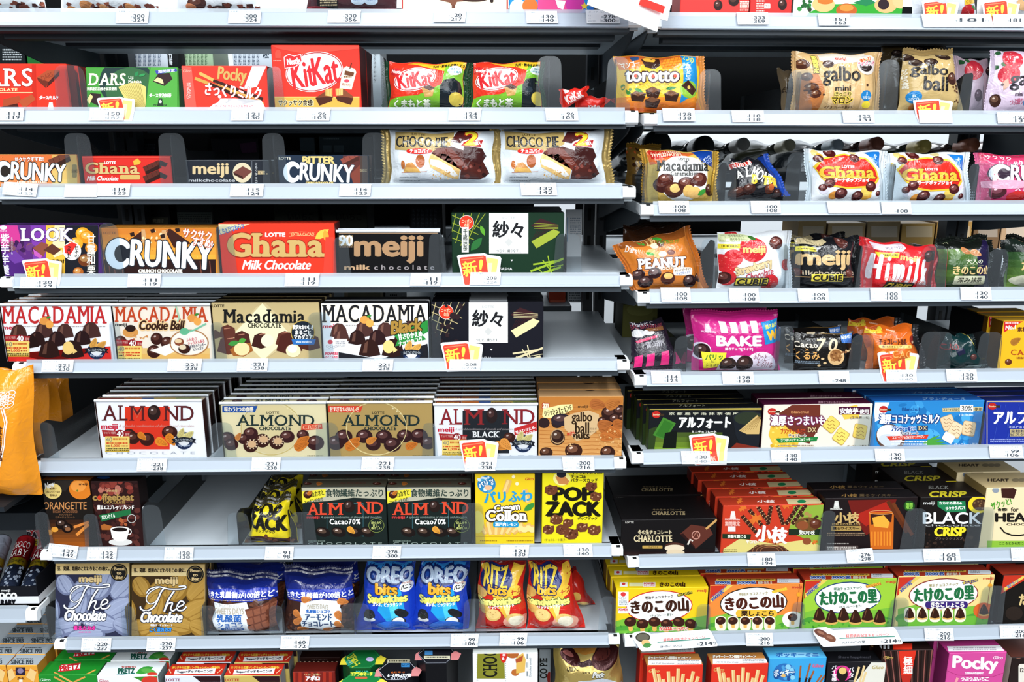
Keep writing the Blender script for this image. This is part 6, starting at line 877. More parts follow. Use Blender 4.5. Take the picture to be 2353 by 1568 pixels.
carton('coffee_carton',CB,'tall coffee bean carton with a white cup and green ribbon','dark coffee cartons',L,6,207,316,1107,.03,'2a1414',[SCT(6,206,1107,318,1262,130,5,9,['3a1c1a','4a2420','2a1212','5a2c26'],.6),SCT(7,230,1107,300,1135,26,6,9,['8a3a30','6a2a24','b06a5a'],.6),T('meiji',247,1125,272,1132,'b89a6a',.4),T('coffeebeat',214,1135,307,1150,'a8864a',1,f=0),E(229,1144,5,5,'c83a22'),T('CHOCOLATE',238,1151,288,1157,'a8864a',.4,f=1),T('薫るエスプレッソブレンド',224,1161,308,1171,'f2eee8',.5),P([228,1184,300,1170,302,1182,234,1199],'1f6a3c'),T('ガツンとくる',234,1182,264,1192,'e8f0e0',.4,r=-10),P([232,1208,240,1204,258,1210,252,1218,234,1218],'a8602a'),SCT(9,270,1194,290,1206,5,4,6,['a85a34','8a4028']),E(277,1246,27,8,'dcdad6'),P([254,1216,298,1216,292,1238,284,1244,268,1244,258,1236],'f4f2ee'),E(276,1216,22,6,'f0eee8'),E(276,1217,18,4.5,'1a1010'),RG(297,1222,6,7,2,'f0eee8'),RG(303,1192,10,10,1.2,'c8ccc8')],[E(238,1098,15,3,'1c4a8a')],'1a1210','1a0e0e')
pz=lambda x,y,s,c='6a3a24':[P([x-12*s,y-6*s,x-3*s,y-11*s,x+6*s,y-8*s,x+13*s,y-9*s,x+14*s,y+3*s,x+8*s,y+10*s,x-4*s,y+11*s,x-13*s,y+6*s],c),SCT(int(x*3),x-9*s,y-7*s,x+9*s,y+7*s,8,1,2.6*s,['4a2416','c89a74','8a5638'])]
bag('pop_snack_bag',SB,'black and yellow popped-chocolate snack bag, crumpled','crumpled black and yellow bags',L,6,(584,1160,664,1150,690,566),.04,'d8c41c',[Q(560,1140,700,1156,'1c1a14'),P([560,1235,600,1228,690,1240,700,1262,560,1262],'3a201a'),SCT(3,565,1225,690,1255,16,3,7,['5a3422','8a5a3c','2a1612']),T('POP',582,1160,650,1184,'17150f',2.6,r=4),T('ZACK',570,1182,664,1214,'17150f',2.8,r=4),T('ポップザック',590,1214,638,1221,'3a3414',.3,r=6),T('meiji',620,1244,632,1248,'c8a8a0',.1),T('POPZACK',590,1250,630,1255,'d8cc3a',.5),P([664,1176,690,1170,690,1240,672,1240],'2a2818')],'t','2a2614',sw=.012,seed=61,tilt=10,wr=2.4,n=2,step=.05)
def alm70(dx):
    x=692+dx; return [P([x,1120,x+196,1120,x+196,1148,x+120,1144,x+60,1152,x,1155],'b4b09a'),P([x+1,1130,x+57,1124,x+56,1142,x+1,1158],'e6d83a'),B(x+15,1137,10,9),N(x+20,1133,14,-40),T('カカオと',x+24,1128,x+52,1140,'4a4a1a',.3,r=-12),T('アーモンドの力',x+7,1146,x+50,1155,'4a4a1a',.2,r=-12),T('食物繊維たっぷり',x+56,1124,x+188,1142,'2a3a34',.5),
     Q(x+59,1158,x+60,1234,'3a6a74'),Q(x+59,1157,x+143,1158,'3a6a74'),Q(x+142,1158,x+143,1234,'3a6a74'),T('AL',x+14,1156,x+58,1183,'d8482e',.7,f=1),T('M',x+62,1157,x+96,1183,'d8482e',.7,f=1),T('ND',x+128,1154,x+188,1181,'d8482e',.7,f=1),B(x+110,1164,13,14,'241612','6a5048',rot=-40),T('meiji',x+13,1186,x+42,1194,'c83a3a',.5),T('A splendid combination of almonds and chocolate.',x+45,1186,x+186,1193,'7a8a84',.1,i=.25),T('Cacao70%',x+66,1193,x+136,1205,'f2f2ee',.6,f=1),[B(x+a,1223,17,11,'1a1210','a8826a',15) for a in (50,86,122,152)],N(x+115,1219,22,40,'e8a03a'),RG(x+173,1208,18,16,.8,'8a9a4a'),T('ほんのり\n甘く、\n香ばしい',x+161,1199,x+185,1217,'c8d07a',.2),T('C H O C O L A T E',x+16,1247,x+186,1252,'9aa8a0'),X(x+16,1242,x+56,1246,'7a8a80',1)]
for dx,lb,n,k in ((0,'dark green-black almond box beside the black and yellow bag',1,'dark almond boxes beside the snack bag'),(196,'dark green-black almond box beside the yellow roll cookie carton',2,'dark almond boxes beside the cookie carton')):
    carton('dark_almond_box',CB,lb,k,L,6,692+dx,886+dx,1120,.03,'17211f',alm70(dx),[T('ALMOND',780+dx,1108,840+dx,1113,'5a3a30',.3,f=1),B(706+dx,1112,10,3),N(734+dx,1112,14,0,'a8642a'),B(866+dx,1112,10,3)],'4a463a','101614',n=n,step=.032,dx=.001)
roll=lambda x,y,r:[RR(x-7,y-16,x+7,y+16,3,'e0b060',r),RR(x-5,y-15,x+1,y+15,2,'f0cc84',r)]
carton('roll_cookie_carton','biscuit box','tall yellow cream roll cookie carton with blue splash','',L,6,1091,1229,1090,.035,'ecc822',[E(1118,1113,21,20,'2a84b8'),SCT(3,1100,1096,1136,1130,16,3,6,['4aa4cc','d8e8f0']),T('パリッ',1099,1104,1134,1116,'e8f4f8',.8,r=-24,o='1a5a94',w=1),E(1122,1121,9,6,'e8b890'),roll(1165,1118,20),roll(1210,1140,-20),T('Glico',1207,1098,1226,1104,'c8422a',.2,i=.3),[E(a,b,4,4,'f8ecc0') for a,b in ((1180,1096),(1188,1112))],T('パリふわ',1113,1129,1222,1154,'2a98c8',1.6,r=-3),[roll(1110+16*k,1214,-30+16*k) for k in range(8)],E(1098,1200,14,26,'f0dc6a'),[E(1196+9*k,1214+4*(k%2),8,6,'f0d890') for k in range(4)],T('Cream',1136,1159,1194,1174,'fbf6ec',1.2,o='3a3020',w=1.6,r=-6),T('Collon',1118,1173,1210,1197,'fbf6ec',2,f=1,o='3a2c1a',w=2.2),RR(1133,1199,1192,1212,5,'1f92c4'),T('瀬戸内レモン',1138,1201,1188,1209,'f0f4f8',.5),LEAF(1204,1174,1230,1156,7,'3a8a3a'),Q(1091,1232,1230,1234,'c89a1a'),X(1103,1242,1144,1245,'8a6a14'),X(1164,1242,1224,1245,'8a6a14')],[],'d8b41c','a88410')
carton('pop_snack_box',CB,'tall bright yellow popped-chocolate box with heavy black lettering','',L,6,1246,1388,1082,.027,'e6d81e',[T('サクッとやみつき!!',1314,1083,1383,1090,'2a2610',.5),T('チョコ&',1312,1092,1346,1099,'2a2610',.4),T('バタースカッチ',1312,1100,1374,1108,'2a2610',.4),T('meiji',1254,1083,1274,1088,'8a3a1a',.3),E(1291,1100,20,16,'f0e68a'),P([1276,1096,1296,1092,1308,1106,1304,1114,1284,1112],'c8844a'),E(1290,1090,11,8,'20202a'),T('POP',1273,1121,1362,1150,'16130c',3.4),T('ZACK',1256,1154,1378,1186,'16130c',3.6),T('ポップザック',1327,1188,1372,1195,'3a3414',.4),[pz(a,b,s) for a,b,s in ((1266,1126,1.1),(1358,1118,1),(1369,1141,1),(1278,1194,1.1),(1260,1217,1),(1292,1217,1.1),(1312,1227,1.2),(1337,1212,1),(1365,1218,1.1),(1305,1202,.9))],T('<チョコレート菓子>',1250,1238,1302,1244,'8a7a2a',.1)],[],'c8bc1a','1c1c14')
# far bay row 6
carton('truffle_box',CB,'wide black truffle chocolate box with gold label on the bay corner','wide black truffle boxes',R,6,1428,1648,1196,.085,'120f10',[G(1428,1262,1648,1290,'120f10','3a1410',4),T('LOTTE',1437,1199,1456,1203,'c8c4bc',.2),T('冬の生チョコレート',1466,1218,1543,1228,'d8c8a0',.4),T('CHARLOTTE',1457,1231,1544,1245,'dccba0',.6,f=1),RR(1476,1254,1522,1261,1,'b8944a'),T('ティラミス',1490,1255,1512,1260,'3a2a14',.1),P([1562,1228,1588,1206,1630,1212,1638,1228,1598,1262],'5a2c22'),P([1562,1228,1598,1262,1596,1256,1570,1226],'2a1210'),RG(1599,1230,10,10,2,'c08a7a'),Ln([1592,1236,1600,1222,1606,1238],2,'b87a68'),Ln([1622,1216,1648,1194],5,'c8985a'),E(1550,1256,23,9,'4a2a22'),E(1550,1260,23,8,'e0cfb4'),E(1552,1270,21,7,'d8c4a4'),Ln([1580,1252,1586,1240,1592,1244],4,'d8d0c4')],[T('CHARLOTTE',1498,1176,1574,1184,'8a7a5a',.5,f=1),T('冬の生チョコレート',1500,1170,1568,1174,'6a5c44',.2)],'100e0f','0c0a0b',n=1,step=.09)
stick=lambda x,y,x2,y2,w=9:[Ln([x,y,x2,y2],w,'3a1e14'),[E(x+(x2-x)*t+(3 if k%2 else -3),y+(y2-y)*t,1.4,1.4,'c89a6a',0,7) for k,t in enumerate(j/11 for j in range(12))]]
mapl=lambda x,y,r:STAR(x,y,r,'d8702a',7,.4)
carton('twig_snack_box',CB,'red autumn twig-snack box with maple leaves and chestnuts','red twig-snack boxes',R,6,1662,1893,1163,.03,'c43a22',[P([1662,1262,1700,1238,1780,1250,1893,1235,1893,1280,1662,1280],'d8c878'),P([1700,1280,1740,1252,1800,1256,1830,1280],'4a2a1c'),[RG(1768,1266,40-9*k,16-3*k,2,'8a5a3a') for k in range(3)],P([1824,1164,1893,1160,1893,1258,1812,1222],'8aa83a'),Q(1812,1216,1893,1230,'1c2a1c'),T('栗の小枝',1836,1218,1872,1229,'f0f0e0',.4),P([1660,1227,1726,1228,1724,1240,1660,1238],'16301c'),T('季節を感じる',1672,1229,1714,1237,'e8f0dc',.4),*pillmark(1684,1184,'f0d8d0'),T('MORINAGA',1666,1192,1700,1196,'f0c8c0',.2),T('期間限定',1666,1199,1700,1209,'f0c0b4',.3),Q(1672,1210,1690,1222,'e8dcd8'),stick(1705,1186,1738,1224),stick(1722,1172,1750,1208),stick(1742,1166,1766,1200),stick(1772,1160,1764,1206),stick(1786,1162,1800,1206),stick(1820,1205,1852,1160),stick(1806,1205,1836,1160),mapl(1736,1192,16),mapl(1706,1168,10),mapl(1768,1238,12),mapl(1786,1245,9),mapl(1808,1160,12),E(1856,1205,30,16,'6a4a24'),SCT(4,1838,1180,1890,1204,18,3,6,['a8844a','3a2a1a']),E(1844,1208,14,10,'8a4a2a'),B(1874,1204,14,11,'5a2c1c'),T('小枝',1737,1210,1808,1246,'f6f2ee',2.2,r=6),T('▼OPEN',1714,1242,1742,1249,'f0e0d0',.4),E(1854,1244,10,8,'8a4a2a'),mapl(1872,1246,7),X(1660,1262,1694,1270,'6a5a2a',2)],[mapl(1700,1152,8),T('小枝',1740,1150,1780,1156,'f0e0d8',.6),P([1806,1148,1890,1146,1886,1158,1812,1160],'c9b88a'),E(1842,1153,10,4,'1f7a4a')],'a8341f','6a1c14',n=4,step=.0335,dx=-.004)
carton('whisky_twig_box',CB,'dark whisky twig-snack box showing a glowing amber glass','dark whisky twig boxes',R,6,1897,2110,1146,.03,'1c1314',[P([1948,1150,2060,1148,2044,1200,1990,1230,1960,1190],'6a1a14'),P([1960,1186,2044,1150,2050,1170,1990,1210],'a82418'),*pillmark(1922,1160,'d0d0c8'),T('MORINAGA',1908,1168,1936,1172,'d0d0c8',.2),T('小枝',1918,1178,1974,1202,'c8a86a',1.2),T('PREMIUM',1912,1203,1976,1207,'a88a54',.2),RR(1909,1209,1979,1220,2,'a8894a'),T('薫るウイスキー',1914,1211,1974,1218,'2a1c10',.4),X(1900,1224,1986,1232,'a88a6a',2),P([1996,1178,2054,1176,2052,1262,2000,1262],'c8641c'),P([2000,1182,2050,1180,2048,1200,2002,1206],'3a1a14'),P([2004,1190,2030,1184,2044,1200,2040,1214,2008,1210],'f0a83a'),[Q(2002+7*k,1222,2005+7*k,1254,'e88a2a') for k in range(7)],RG(2025,1178,29,5,1.2,'e0a870'),[Ln([2040,1152,2084,1224],9,'5a2a14'),Ln([2052,1156,2096,1230],8,'6a3418')],E(2089,1163,13,12,'1f4a1c'),T('期間\n限定',2081,1156,2097,1170,'8ac84a',.3),X(1900,1248,1950,1252,'b8b0a8'),RR(1897,1254,1972,1266,2,'4a3c3a'),X(1900,1256,1968,1264,'c8c0b8',2)],[T('小枝',1934,1136,1970,1143,'8a6a3a',.5),T('薫るウイスキー',1975,1136,2060,1142,'5a4a34',.2)],'141012','100c0c',n=1,step=.033,dx=-.006)
carton('black_crisp_box',CB,'black crisp chocolate box with yellow lettering on front and top','black crisp boxes',R,6,2116,2265,1144,.06,'16110f',[SCT(4,2120,1220,2260,1262,40,2,5,['241a16','3a2a22']),T('meiji',2122,1153,2148,1162,'c8c8c4',.4),P([2154,1152,2218,1152,2220,1176,2176,1178,2154,1164],'1f7a4a'),T('カカオの深み&',2158,1153,2210,1160,'eef4e8',.5),T('サクサクパフ!',2172,1164,2216,1172,'eef4e8',.5,r=-4),E(2248,1160,24,20,'e4cc2a'),E(2252,1160,18,14,'4a3020'),SCT(9,2238,1150,2264,1172,14,1.5,3,['7a5a3a','2a1c14']),T('BLACK',2121,1178,2254,1204,'f0f2f4',1),T('chocolate',2126,1205,2252,1210,'b0b0b0',.1),T('CRISP',2148,1212,2218,1232,'e8d82e',1.8,i=.1),T('ブラッククリスプ',2148,1235,2212,1241,'6a5a54',.2)],[T('CRISP',2136,1130,2220,1143,'c8ba2a',1.2,i=.1),T('BLACK',2134,1117,2180,1125,'8a8a84',.3)],'1c1512','100c0b',n=2,step=.063,dx=-.008)
carton('heart_box',CB,'cream heart chocolate box with a drawn smile at the photo edge','cream heart boxes',R,6,2268,2420,1122,.06,'ecd9ae',[Q(2268,1243,2420,1262,'8ab83a'),T('こころとからだにやさしい',2296,1246,2380,1252,'2a4a14',.3),E(2288,1127,8,6,'8a94a0'),P([2300,1120,2318,1116,2336,1126,2330,1146,2302,1144],'3a1c16'),T('ザクッと!',2277,1150,2324,1166,'4a9a2a',.6,r=-16),T('食感!',2292,1168,2314,1175,'2a2a1c',.4),T('for',2323,1166,2340,1176,'2a2018',.3),T('HEART',2288,1180,2400,1199,'1a1612',1.8),T('CHOCOLATE',2313,1203,2400,1208,'2a2018',.3),Ln([2298,1212,2308,1224,2324,1230,2342,1231,2360,1228],3.4,'1a1612')],[T('HEART',2270,1101,2318,1107,'3a2a18',.6),[E(2334+14*k,1104,9,4,'8a7a5a') for k in range(3)]],'c9b282','8a7444',n=1,step=.063,dx=-.01)
# ================================================================== row 7, near bay
def cacao(dx,dy,a,b,c,bl,blc):
    x=lambda v:v+dx; rd=random.Random(int(dx)+3); o=[Q(x(90),1294+dy,x(310),1480,c)]
    for cx,cy,l,w,r in ((150,1345,40,20,60),(190,1360,60,26,-50),(235,1345,60,26,-65),(285,1350,60,26,-45),(120,1400,50,18,80),(180,1400,70,24,-70),(275,1400,60,26,-30),(150,1440,60,22,-10),(230,1430,70,24,15),(290,1440,50,22,20),(200,1462,70,20,-5),(120,1462,50,18,-15)):
        o+=[E(x(cx),cy+dy,l*.62,w,b,r),E(x(cx)-2,cy+dy-2,l*.56,w*.78,mix(a,b,.35),r)]
        ar=math.radians(r)
        for q in (-.5,-.15,.2,.55): o.append(Ln([x(cx)-l*.5*math.cos(ar)-w*q*math.sin(ar),cy+dy-l*.5*math.sin(ar)+w*q*math.cos(ar),x(cx)-w*q*1.4*math.sin(ar),cy+dy+w*q*1.4*math.cos(ar),x(cx)+l*.5*math.cos(ar)-w*q*math.sin(ar),cy+dy+l*.5*math.sin(ar)+w*q*math.cos(ar)],2,mix(b,a,.8 if q<0 else .1)))
    o+=[G(x(100),1294+dy,x(310),1320+dy,'c9a86a','e6d29c',3),T('豆、発酵、焙煎のこだわりをこの1枚に。',x(133),1302+dy,x(252),1312+dy,'2a2014',.5),T('meiji',x(183),1323+dy,x(233),1343+dy,'d8bc86',1.4,o='3a3020',w=.8),E(x(274),1316+dy,20,20,'1a1816'),RG(x(274),1316+dy,17,17,.8,'b89a5a'),T('Bean\nto\nBar',x(263),1304+dy,x(286),1330+dy,'d8bc86',.6)]
    st='f4f6fa'; ou='2a2c3a'
    for c_,w_ in ((ou,5.4),(st,2.6)):
        o+=[SM([x(v) if k%2==0 else v+dy for k,v in enumerate(pts)],w_*m,c_) for pts,m in (((162,1360,170,1350,190,1345,215,1350,240,1350,252,1347,250,1343,236,1344),1),((205,1346,196,1356,188,1375,178,1392,162,1400,150,1396,148,1390),1.3),((226,1354,212,1376,203,1402),1.4),((203,1402,212,1384,222,1382,218,1394,222,1400,230,1396),1.2),((232,1392,246,1386,248,1380,240,1378,233,1388,234,1398,246,1398,254,1390),1.2),((190,1346,174,1354,163,1366,163,1378,172,1384,184,1378,192,1364),.8))]
    o+=[T('Chocolate',x(150),1402+dy,x(244),1426+dy,st,1.4,i=.35,o=ou,w=1.6),T('明治ザ・チョコレート',x(172),1430+dy,x(222),1435+dy,'e0e0e6',.3),T(bl,x(170),1438+dy,x(220),1448+dy,blc,.8,o='1c1a24',w=.6),X(x(182),1451+dy,x(210),1455+dy,blc,1)]
    return o
carton('cacao_bar_box',CB,'silver-blue cacao pod bar box with white script, leaning back','silver cacao boxes',L,7,127,297,1295,.014,'c9a86a',cacao(0,0,'a9b2cc','6a7290','2a2c44','香るカカオ','e03a9a'),[],'b89a5a','6a5a3a',tilt=14,n=1,step=.03)
carton('cacao_bar_box',CB,'golden-brown cacao pod bar box with white script, leaning back','golden cacao boxes',L,7,302,471,1298,.014,'c9a86a',cacao(175,4,'b8924a','8a6626','3a2812','こく深カカオ','3a8ad8'),[],'b89a5a','6a5a3a',tilt=14,n=1,step=.03)
def lact(dx,alm):
    x=lambda v:v+dx; o=[G(x(465),1300,x(650),1380,'0c1236','1c2f9a',6),Q(x(465),1378,x(650),1480,'3a211a'),SCT(5+alm,x(466),1378,x(648),1470,110,3,8,['4a2a20','5a3628','2a1612','6a4232']),Ln([x(466),1364,x(520),1357,x(590),1356,x(650),1362],15,'1f35a8'),T('生きた乳酸菌が100倍とどく',x(468),1355,x(642),1369,'f0f2f8',.7,k=3),X(x(480),1373,x(620),1376,'c8b8b0',1)]
    if not alm: o+=[P([x(v) if k%2==0 else v for k,v in enumerate([494,1380,530,1384,574,1378,582,1400,576,1440,586,1454,560,1460,500,1448,492,1420,498,1400])],'e6ecf2'),T('からだもおいしい',x(508),1384,x(556),1392,'b8b0a4',.1,r=4),T('SWEETS DAYS',x(498),1393,x(568),1407,'b4aa98',.5),T('乳酸菌',x(504),1408,x(562),1425,'2a62b0',.8),T('ショコラ',x(506),1427,x(564),1440,'2a62b0',.8),RR(x(511),1441,x(564),1450,4,'2a62b0'),T('ミルクチョコレート',x(518),1443,x(558),1448,'e8f0f8',.2),P([x(570),1396,x(634),1380,x(648),1440,x(590),1452],'6a3a2a'),[P([x(574+17*i),1400+18*j-4*i,x(588+17*i),1397+18*j-4*i,x(590+17*i),1411+18*j-4*i,x(576+17*i),1414+18*j-4*i],'8a523c') for i in range(4) for j in range(3)]]
    else: o+=[E(x(560),1404,46,30,'e4ebf2'),P([x(v) if k%2==0 else v for k,v in enumerate([510,1380,560,1372,604,1378,600,1412,608,1436,560,1448,512,1440,508,1410])],'e4ebf2'),T('SWEETS DAYS',x(526),1383,x(576),1394,'b4aa98',.4,k=2),T('乳酸菌ショコラ',x(524),1396,x(580),1404,'2a62b0',.5),T('アーモンド',x(522),1406,x(584),1421,'24406a',1),T('チョコレート',x(514),1423,x(588),1438,'24406a',1),[N(x(a),b,26,r,'c87a3c') for a,b,r in ((524,1372,-10),(608,1380,20),(502,1408,40),(504,1424,-40),(600,1412,60),(514,1446,0),(572,1448,-20),(600,1434,40))]]
    return o
bag('lactic_pouch',SB,'navy stand-up pouch with a brown chocolate block on white','navy chocolate block pouches',L,7,(474,1322,640,1330,640,1462,472,1458),.04,'131a52',lact(0,0),'t','0e1440',sw=.012,seed=71,tilt=12,wr=1.6,n=1,step=.05)
bag('lactic_pouch',SB,'navy stand-up pouch with a ring of almonds on white','navy almond pouches',L,7,(656,1314,812,1316,820,1462,652,1460),.04,'131a52',lact(184,1),'t','0e1440',sw=.012,seed=72,tilt=12,wr=1.6,n=1,step=.05)
def oreo(dx):
    x=lambda v:v+dx; p=lambda c,*a:P([x(v) if k%2==0 else v for k,v in enumerate(a)],c)
    return [G(x(810),1290,x(965),1340,'12307a','1c48b0',4),p('2a7ac0',840,1296,950,1290,940,1310,850,1312),p('1f9ad8',880,1350,925,1350,935,1410,905,1440,870,1400),p('4ac0e8',892,1360,915,1360,920,1410,905,1425),E(x(896),1322,54,20,'1c3f86',-4),T('OREO',x(846),1302,x(952),1334,'9cadc2',2.4,o='10245e',w=3.6,k=3),T('bits',x(866),1337,x(916),1362,'f0a82c',2,o='3a2a14',w=1.2,r=2),E(x(938),1346,16,12,'f0f0ec'),T('vanilla',x(928),1335,x(952),1340,'a85a3a',.2,r=8),T('バニラ',x(926),1341,x(950),1352,'2a2a2a',.8),T('Sandwiches',x(844),1363,x(938),1381,'e4e06a',1.8,o='2a3a5a',w=1,r=-3),T('オレオ、ビッツサンド',x(858),1381,x(926),1390,'e8f0f8',.6),E(x(850),1412,14,14,'16181c'),E(x(851),1422,14,6,'e8ecf0'),E(x(850),1409,13,12,'202226'),SCT(6,x(840),1402,x(860),1418,12,1,1.6,['3a3c42']),E(x(926),1406,17,9,'181a1e',25),RG(x(919),1427,17,13,2,'1a1c22'),E(x(919),1426,14,11,'eef0f2'),E(x(905),1440,40,16,'2a6ad0')]  # big lettering dimmed in colour for the shade under the shelf above
for dx,lb,n in ((0,'bright blue cookie-sandwich bag beside the clear divider',0),(121,'bright blue cookie-sandwich bag beside the red cracker bags',1)):
    bag('cookie_sandwich_bag',SB,lb,'blue cookie-sandwich bags',L,7,(845+dx,1286,956+dx,1286,958+dx,1456,818+dx,1456),.045,'1a3fb8',oreo(dx),'tb','14308e',sw=.009,seed=73+dx,tilt=14,wr=2.2,n=n,step=.055)
def ritz(dx):
    x=lambda v:v+dx; p=lambda c,*a:P([x(v) if k%2==0 else v for k,v in enumerate(a)],c)
    return [G(x(1085),1290,x(1230),1320,'7a1a1c','c8281e',3),p('e8b83a',1100,1300,1120,1296,1172,1380,1164,1420,1150,1400),p('e8b83a',1205,1300,1180,1296,1152,1370,1160,1420),p('f4d88a',1150,1372,1176,1372,1168,1420),E(x(1140),1328,38,34,'1c2a6a'),T('RITZ',x(1112),1300,x(1166),1346,'e8c840',1.2,o='1c2250',w=1.2,r=3),T('bits',x(1122),1340,x(1164),1362,'e8b02e',1.6,o='1c2250',w=1.6,r=3),E(x(1186),1354,15,12,'ecc040'),T('チーズ',x(1176),1349,x(1198),1361,'b8281e',.7,r=-10),T('Sandwiches',x(1098),1370,x(1198),1386,'ece07a',1.8,o='3a5a2a',w=1,r=-3),T('リッツビッツサンド',x(1122),1386,x(1182),1393,'f4ece4',.5,r=-6),E(x(1105),1360,14,12,'d8ac5a'),E(x(1110),1398,14,10,'dcae5a'),E(x(1132),1410,19,15,'e4bc6a'),E(x(1132),1408,16,12,'ecca7e'),[E(x(1126+6*k),1404+4*(k%2),1.2,1,'b8843a') for k in range(3)],E(x(1186),1428,30,18,'f0a890'),E(x(1182),1418,19,13,'e4c070'),E(x(1186),1424,18,13,'f2ead0'),X(x(1104),1440,x(1136),1444,'f0c0b8',1)]
bag('cracker_sandwich_bag',SB,'red and yellow cheese cracker bag beside the blue bags','',L,7,(1102,1286,1206,1286,1210,1453,1094,1453),.045,'c8261c',ritz(0),'tb','7a1a1c',sw=.011,seed=81,tilt=13,wr=2.2)
bag('cracker_sandwich_bag',SB,'red and yellow cheese cracker bag twisted toward the empty shelf end','',L,7,(1211,1286,1304,1284,1344,1444,1210,1453),.045,'c8261c',ritz(112),'tb','7a1a1c',sw=.011,seed=82,tilt=13,wr=2.6)
bag('cracker_sandwich_bag',SB,'red and yellow cheese cracker bag mostly hidden behind the twisted one','',L,7,(1284,1312,1328,1312,1365,1420,1300,1424),.04,'b8241a',[E(1336,1394,18,16,'e8c070'),E(1340,1410,20,8,'f0b0a0'),E(1322,1366,12,10,'d8a850')],'tb','7a1a1c',back=.075,seed=83,tilt=10,wr=2)
# ================================================================== row 7, far bay: mushroom and bamboo snack boxes
mush=lambda x,y,s=1,r=0:[RR(x-5*s,y-2*s,x+5*s,y+18*s,4*s,'e4b05a',r),E(x,y-4*s,14*s,11*s,'3a1c14',r),E(x-3*s,y-8*s,5*s,3*s,'7a4a34',r),P([x-14*s,y-2*s,x+14*s,y-2*s,x+9*s,y+5*s,x-9*s,y+5*s],'3a1c14')]
bamb=lambda x,y,s=1,r=0:[E(x,y+12*s,15*s,6*s,'dcac5a'),P([x-14*s,y+11*s,x-9*s,y-6*s,x-2*s,y-17*s,x+4*s,y-15*s,x+11*s,y-2*s,x+14*s,y+11*s,x,y+14*s],'34190f'),Ln([x-7*s,y+6*s,x-3*s,y-10*s],1.6*s,'7a4e36')]
def snk(x,y,w,bg,bg2,rim,ink,nm,sub,subc,kid,pic,tilt=-3):
    h=112; o=[Q(x,y-6,x+w,y+140,bg),P([x,y+74,x+40,y+64,x+90,y+80,x+150,y+70,x+w,y+60,x+w,y+150,x,y+150],'7ab83a'),[E(x+20+40*k,y+96+6*(k%2),26,12,('4a9a34','5aaa3a')[k%2]) for k in range(6)],P([x,y+96,x+w,y+88,x+w,y+150,x,y+150],'6ab03a'),SCT(int(x),x,y+84,x+w,y+110,20,1.5,4,['3a8a2a','4a9a34'])]
    if bg2: o+=[P([x-2,y-8,x+56,y-8,x-2,y+44],bg2),P([x+2,y+30,x+44,y-2,x+56,y-2,x+2,y+40],'e8c85a'),T('オリジナルQUOカード',x+4,y+12,x+42,y+18,'3a5ab0',.3,r=-38),T('2000名',x+2,y+20,x+34,y+27,'2a4aa0',.6,r=-38)]
    o+=[E(x+w*.47,y+40,w*.36,37,rim,tilt),E(x+w*.47,y+40,w*.36-2.4,34.6,'f6f6f2',tilt),T('明治チョコスナック',x+w*.32,y+15,x+w*.62,y+22,ink if not sub else '9a8a4a',.3,r=tilt),T(nm,x+w*.17,y+24,x+w*.78,y+54,ink,2.2,o='fbfaf4',w=1.4,r=tilt),T('meiji',x+w*.88,y+1,x+w*.985,y+8,'c8442a',.5),P([x+w*.66,y+12,x+w*.82,y+4,x+w*.83,y+10,x+w*.67,y+18],subc or '1a1a1c'),T('ほっとひといき',x+w*.67,y+7,x+w*.82,y+13,'e8d040',.3,r=-14)]
    if sub: o+=[RR(x+w*.28,y+56,x+w*.72,y+72,7,subc),T(sub,x+w*.34,y+58,x+w*.68,y+70,'2a1410' if kid=='m' else 'f4f0e4',.9)]
    else: o.append(T('<チョコレート菓子>',x+w*.37,y+57,x+w*.62,y+63,'4a5a4a',.2,r=tilt))
    f=mush if kid=='m' else bamb
    if sub: o+=[RR(x+w*(.12+.13*k)-13,y+70,x+w*(.12+.13*k)+13,y+104,10,'f4ead0') for k in range(5)]
    o+=[f(x+w*(.16 if not sub else .12)+w*.13*k,y+84-(5 if (k+1)%2 and not sub else 0),1 if not sub else .8,(k-2)*6) for k in range(6 if not sub else 5)]
    if sub: o+=[E(x+w*.885,y+78,24,19,'f0ece0' if kid=='m' else 'd8622a'),f(x+w*.885,y+76,.8),Ln([x+w*.96,y-4,x+w*.92,y+70],1,'8a3a1a'),E(x+w*.95,y+20,5,5,'e8a02a')]
    return o
def snt(x,y,w,c,plain):
    if plain: return [Q(x+12,y+1,x+30,y+11,'f0f0ee'),E(x+21,y+5,4,3,'d83a3a'),Q(x+34,y+2,x+66,y+10,'e8e4b0'),Q(x+66,y+1,x+94,y+11,'f4e8e8'),T('POWER!',x+68,y+2,x+92,y+6,'c83a4a',.4),T('ひとくちの力',x+68,y+7,x+92,y+10,'c83a4a',.2),T('きのこの山',x+104,y+1,x+162,y+11,'3a1c10',.8)]
    return [Q(x,y,x+w,y+15,c),P([x+14,y+1,x+w*.7,y+1,x+w*.7,y+6,x+14,y+6],'e8b84a'),X(x+18,y+1,x+w*.68,y+5,'3a2010',1),T('2000名',x+12,y+6,x+46,y+13,'2a4a9a',.8,o='dce8f4',w=.7),T('3000名',x+62,y+6,x+104,y+13,'2a4a9a',.8,o='dce8f4',w=.7),T('総計当たる',x+110,y+7,x+142,y+13,'d8e0d0',.2),Q(x+w*.72,y+1,x+w*.96,y+10,'dfe2e6'),X(x+w*.74,y+2,x+w*.84,y+9,'8a8a90',2)]
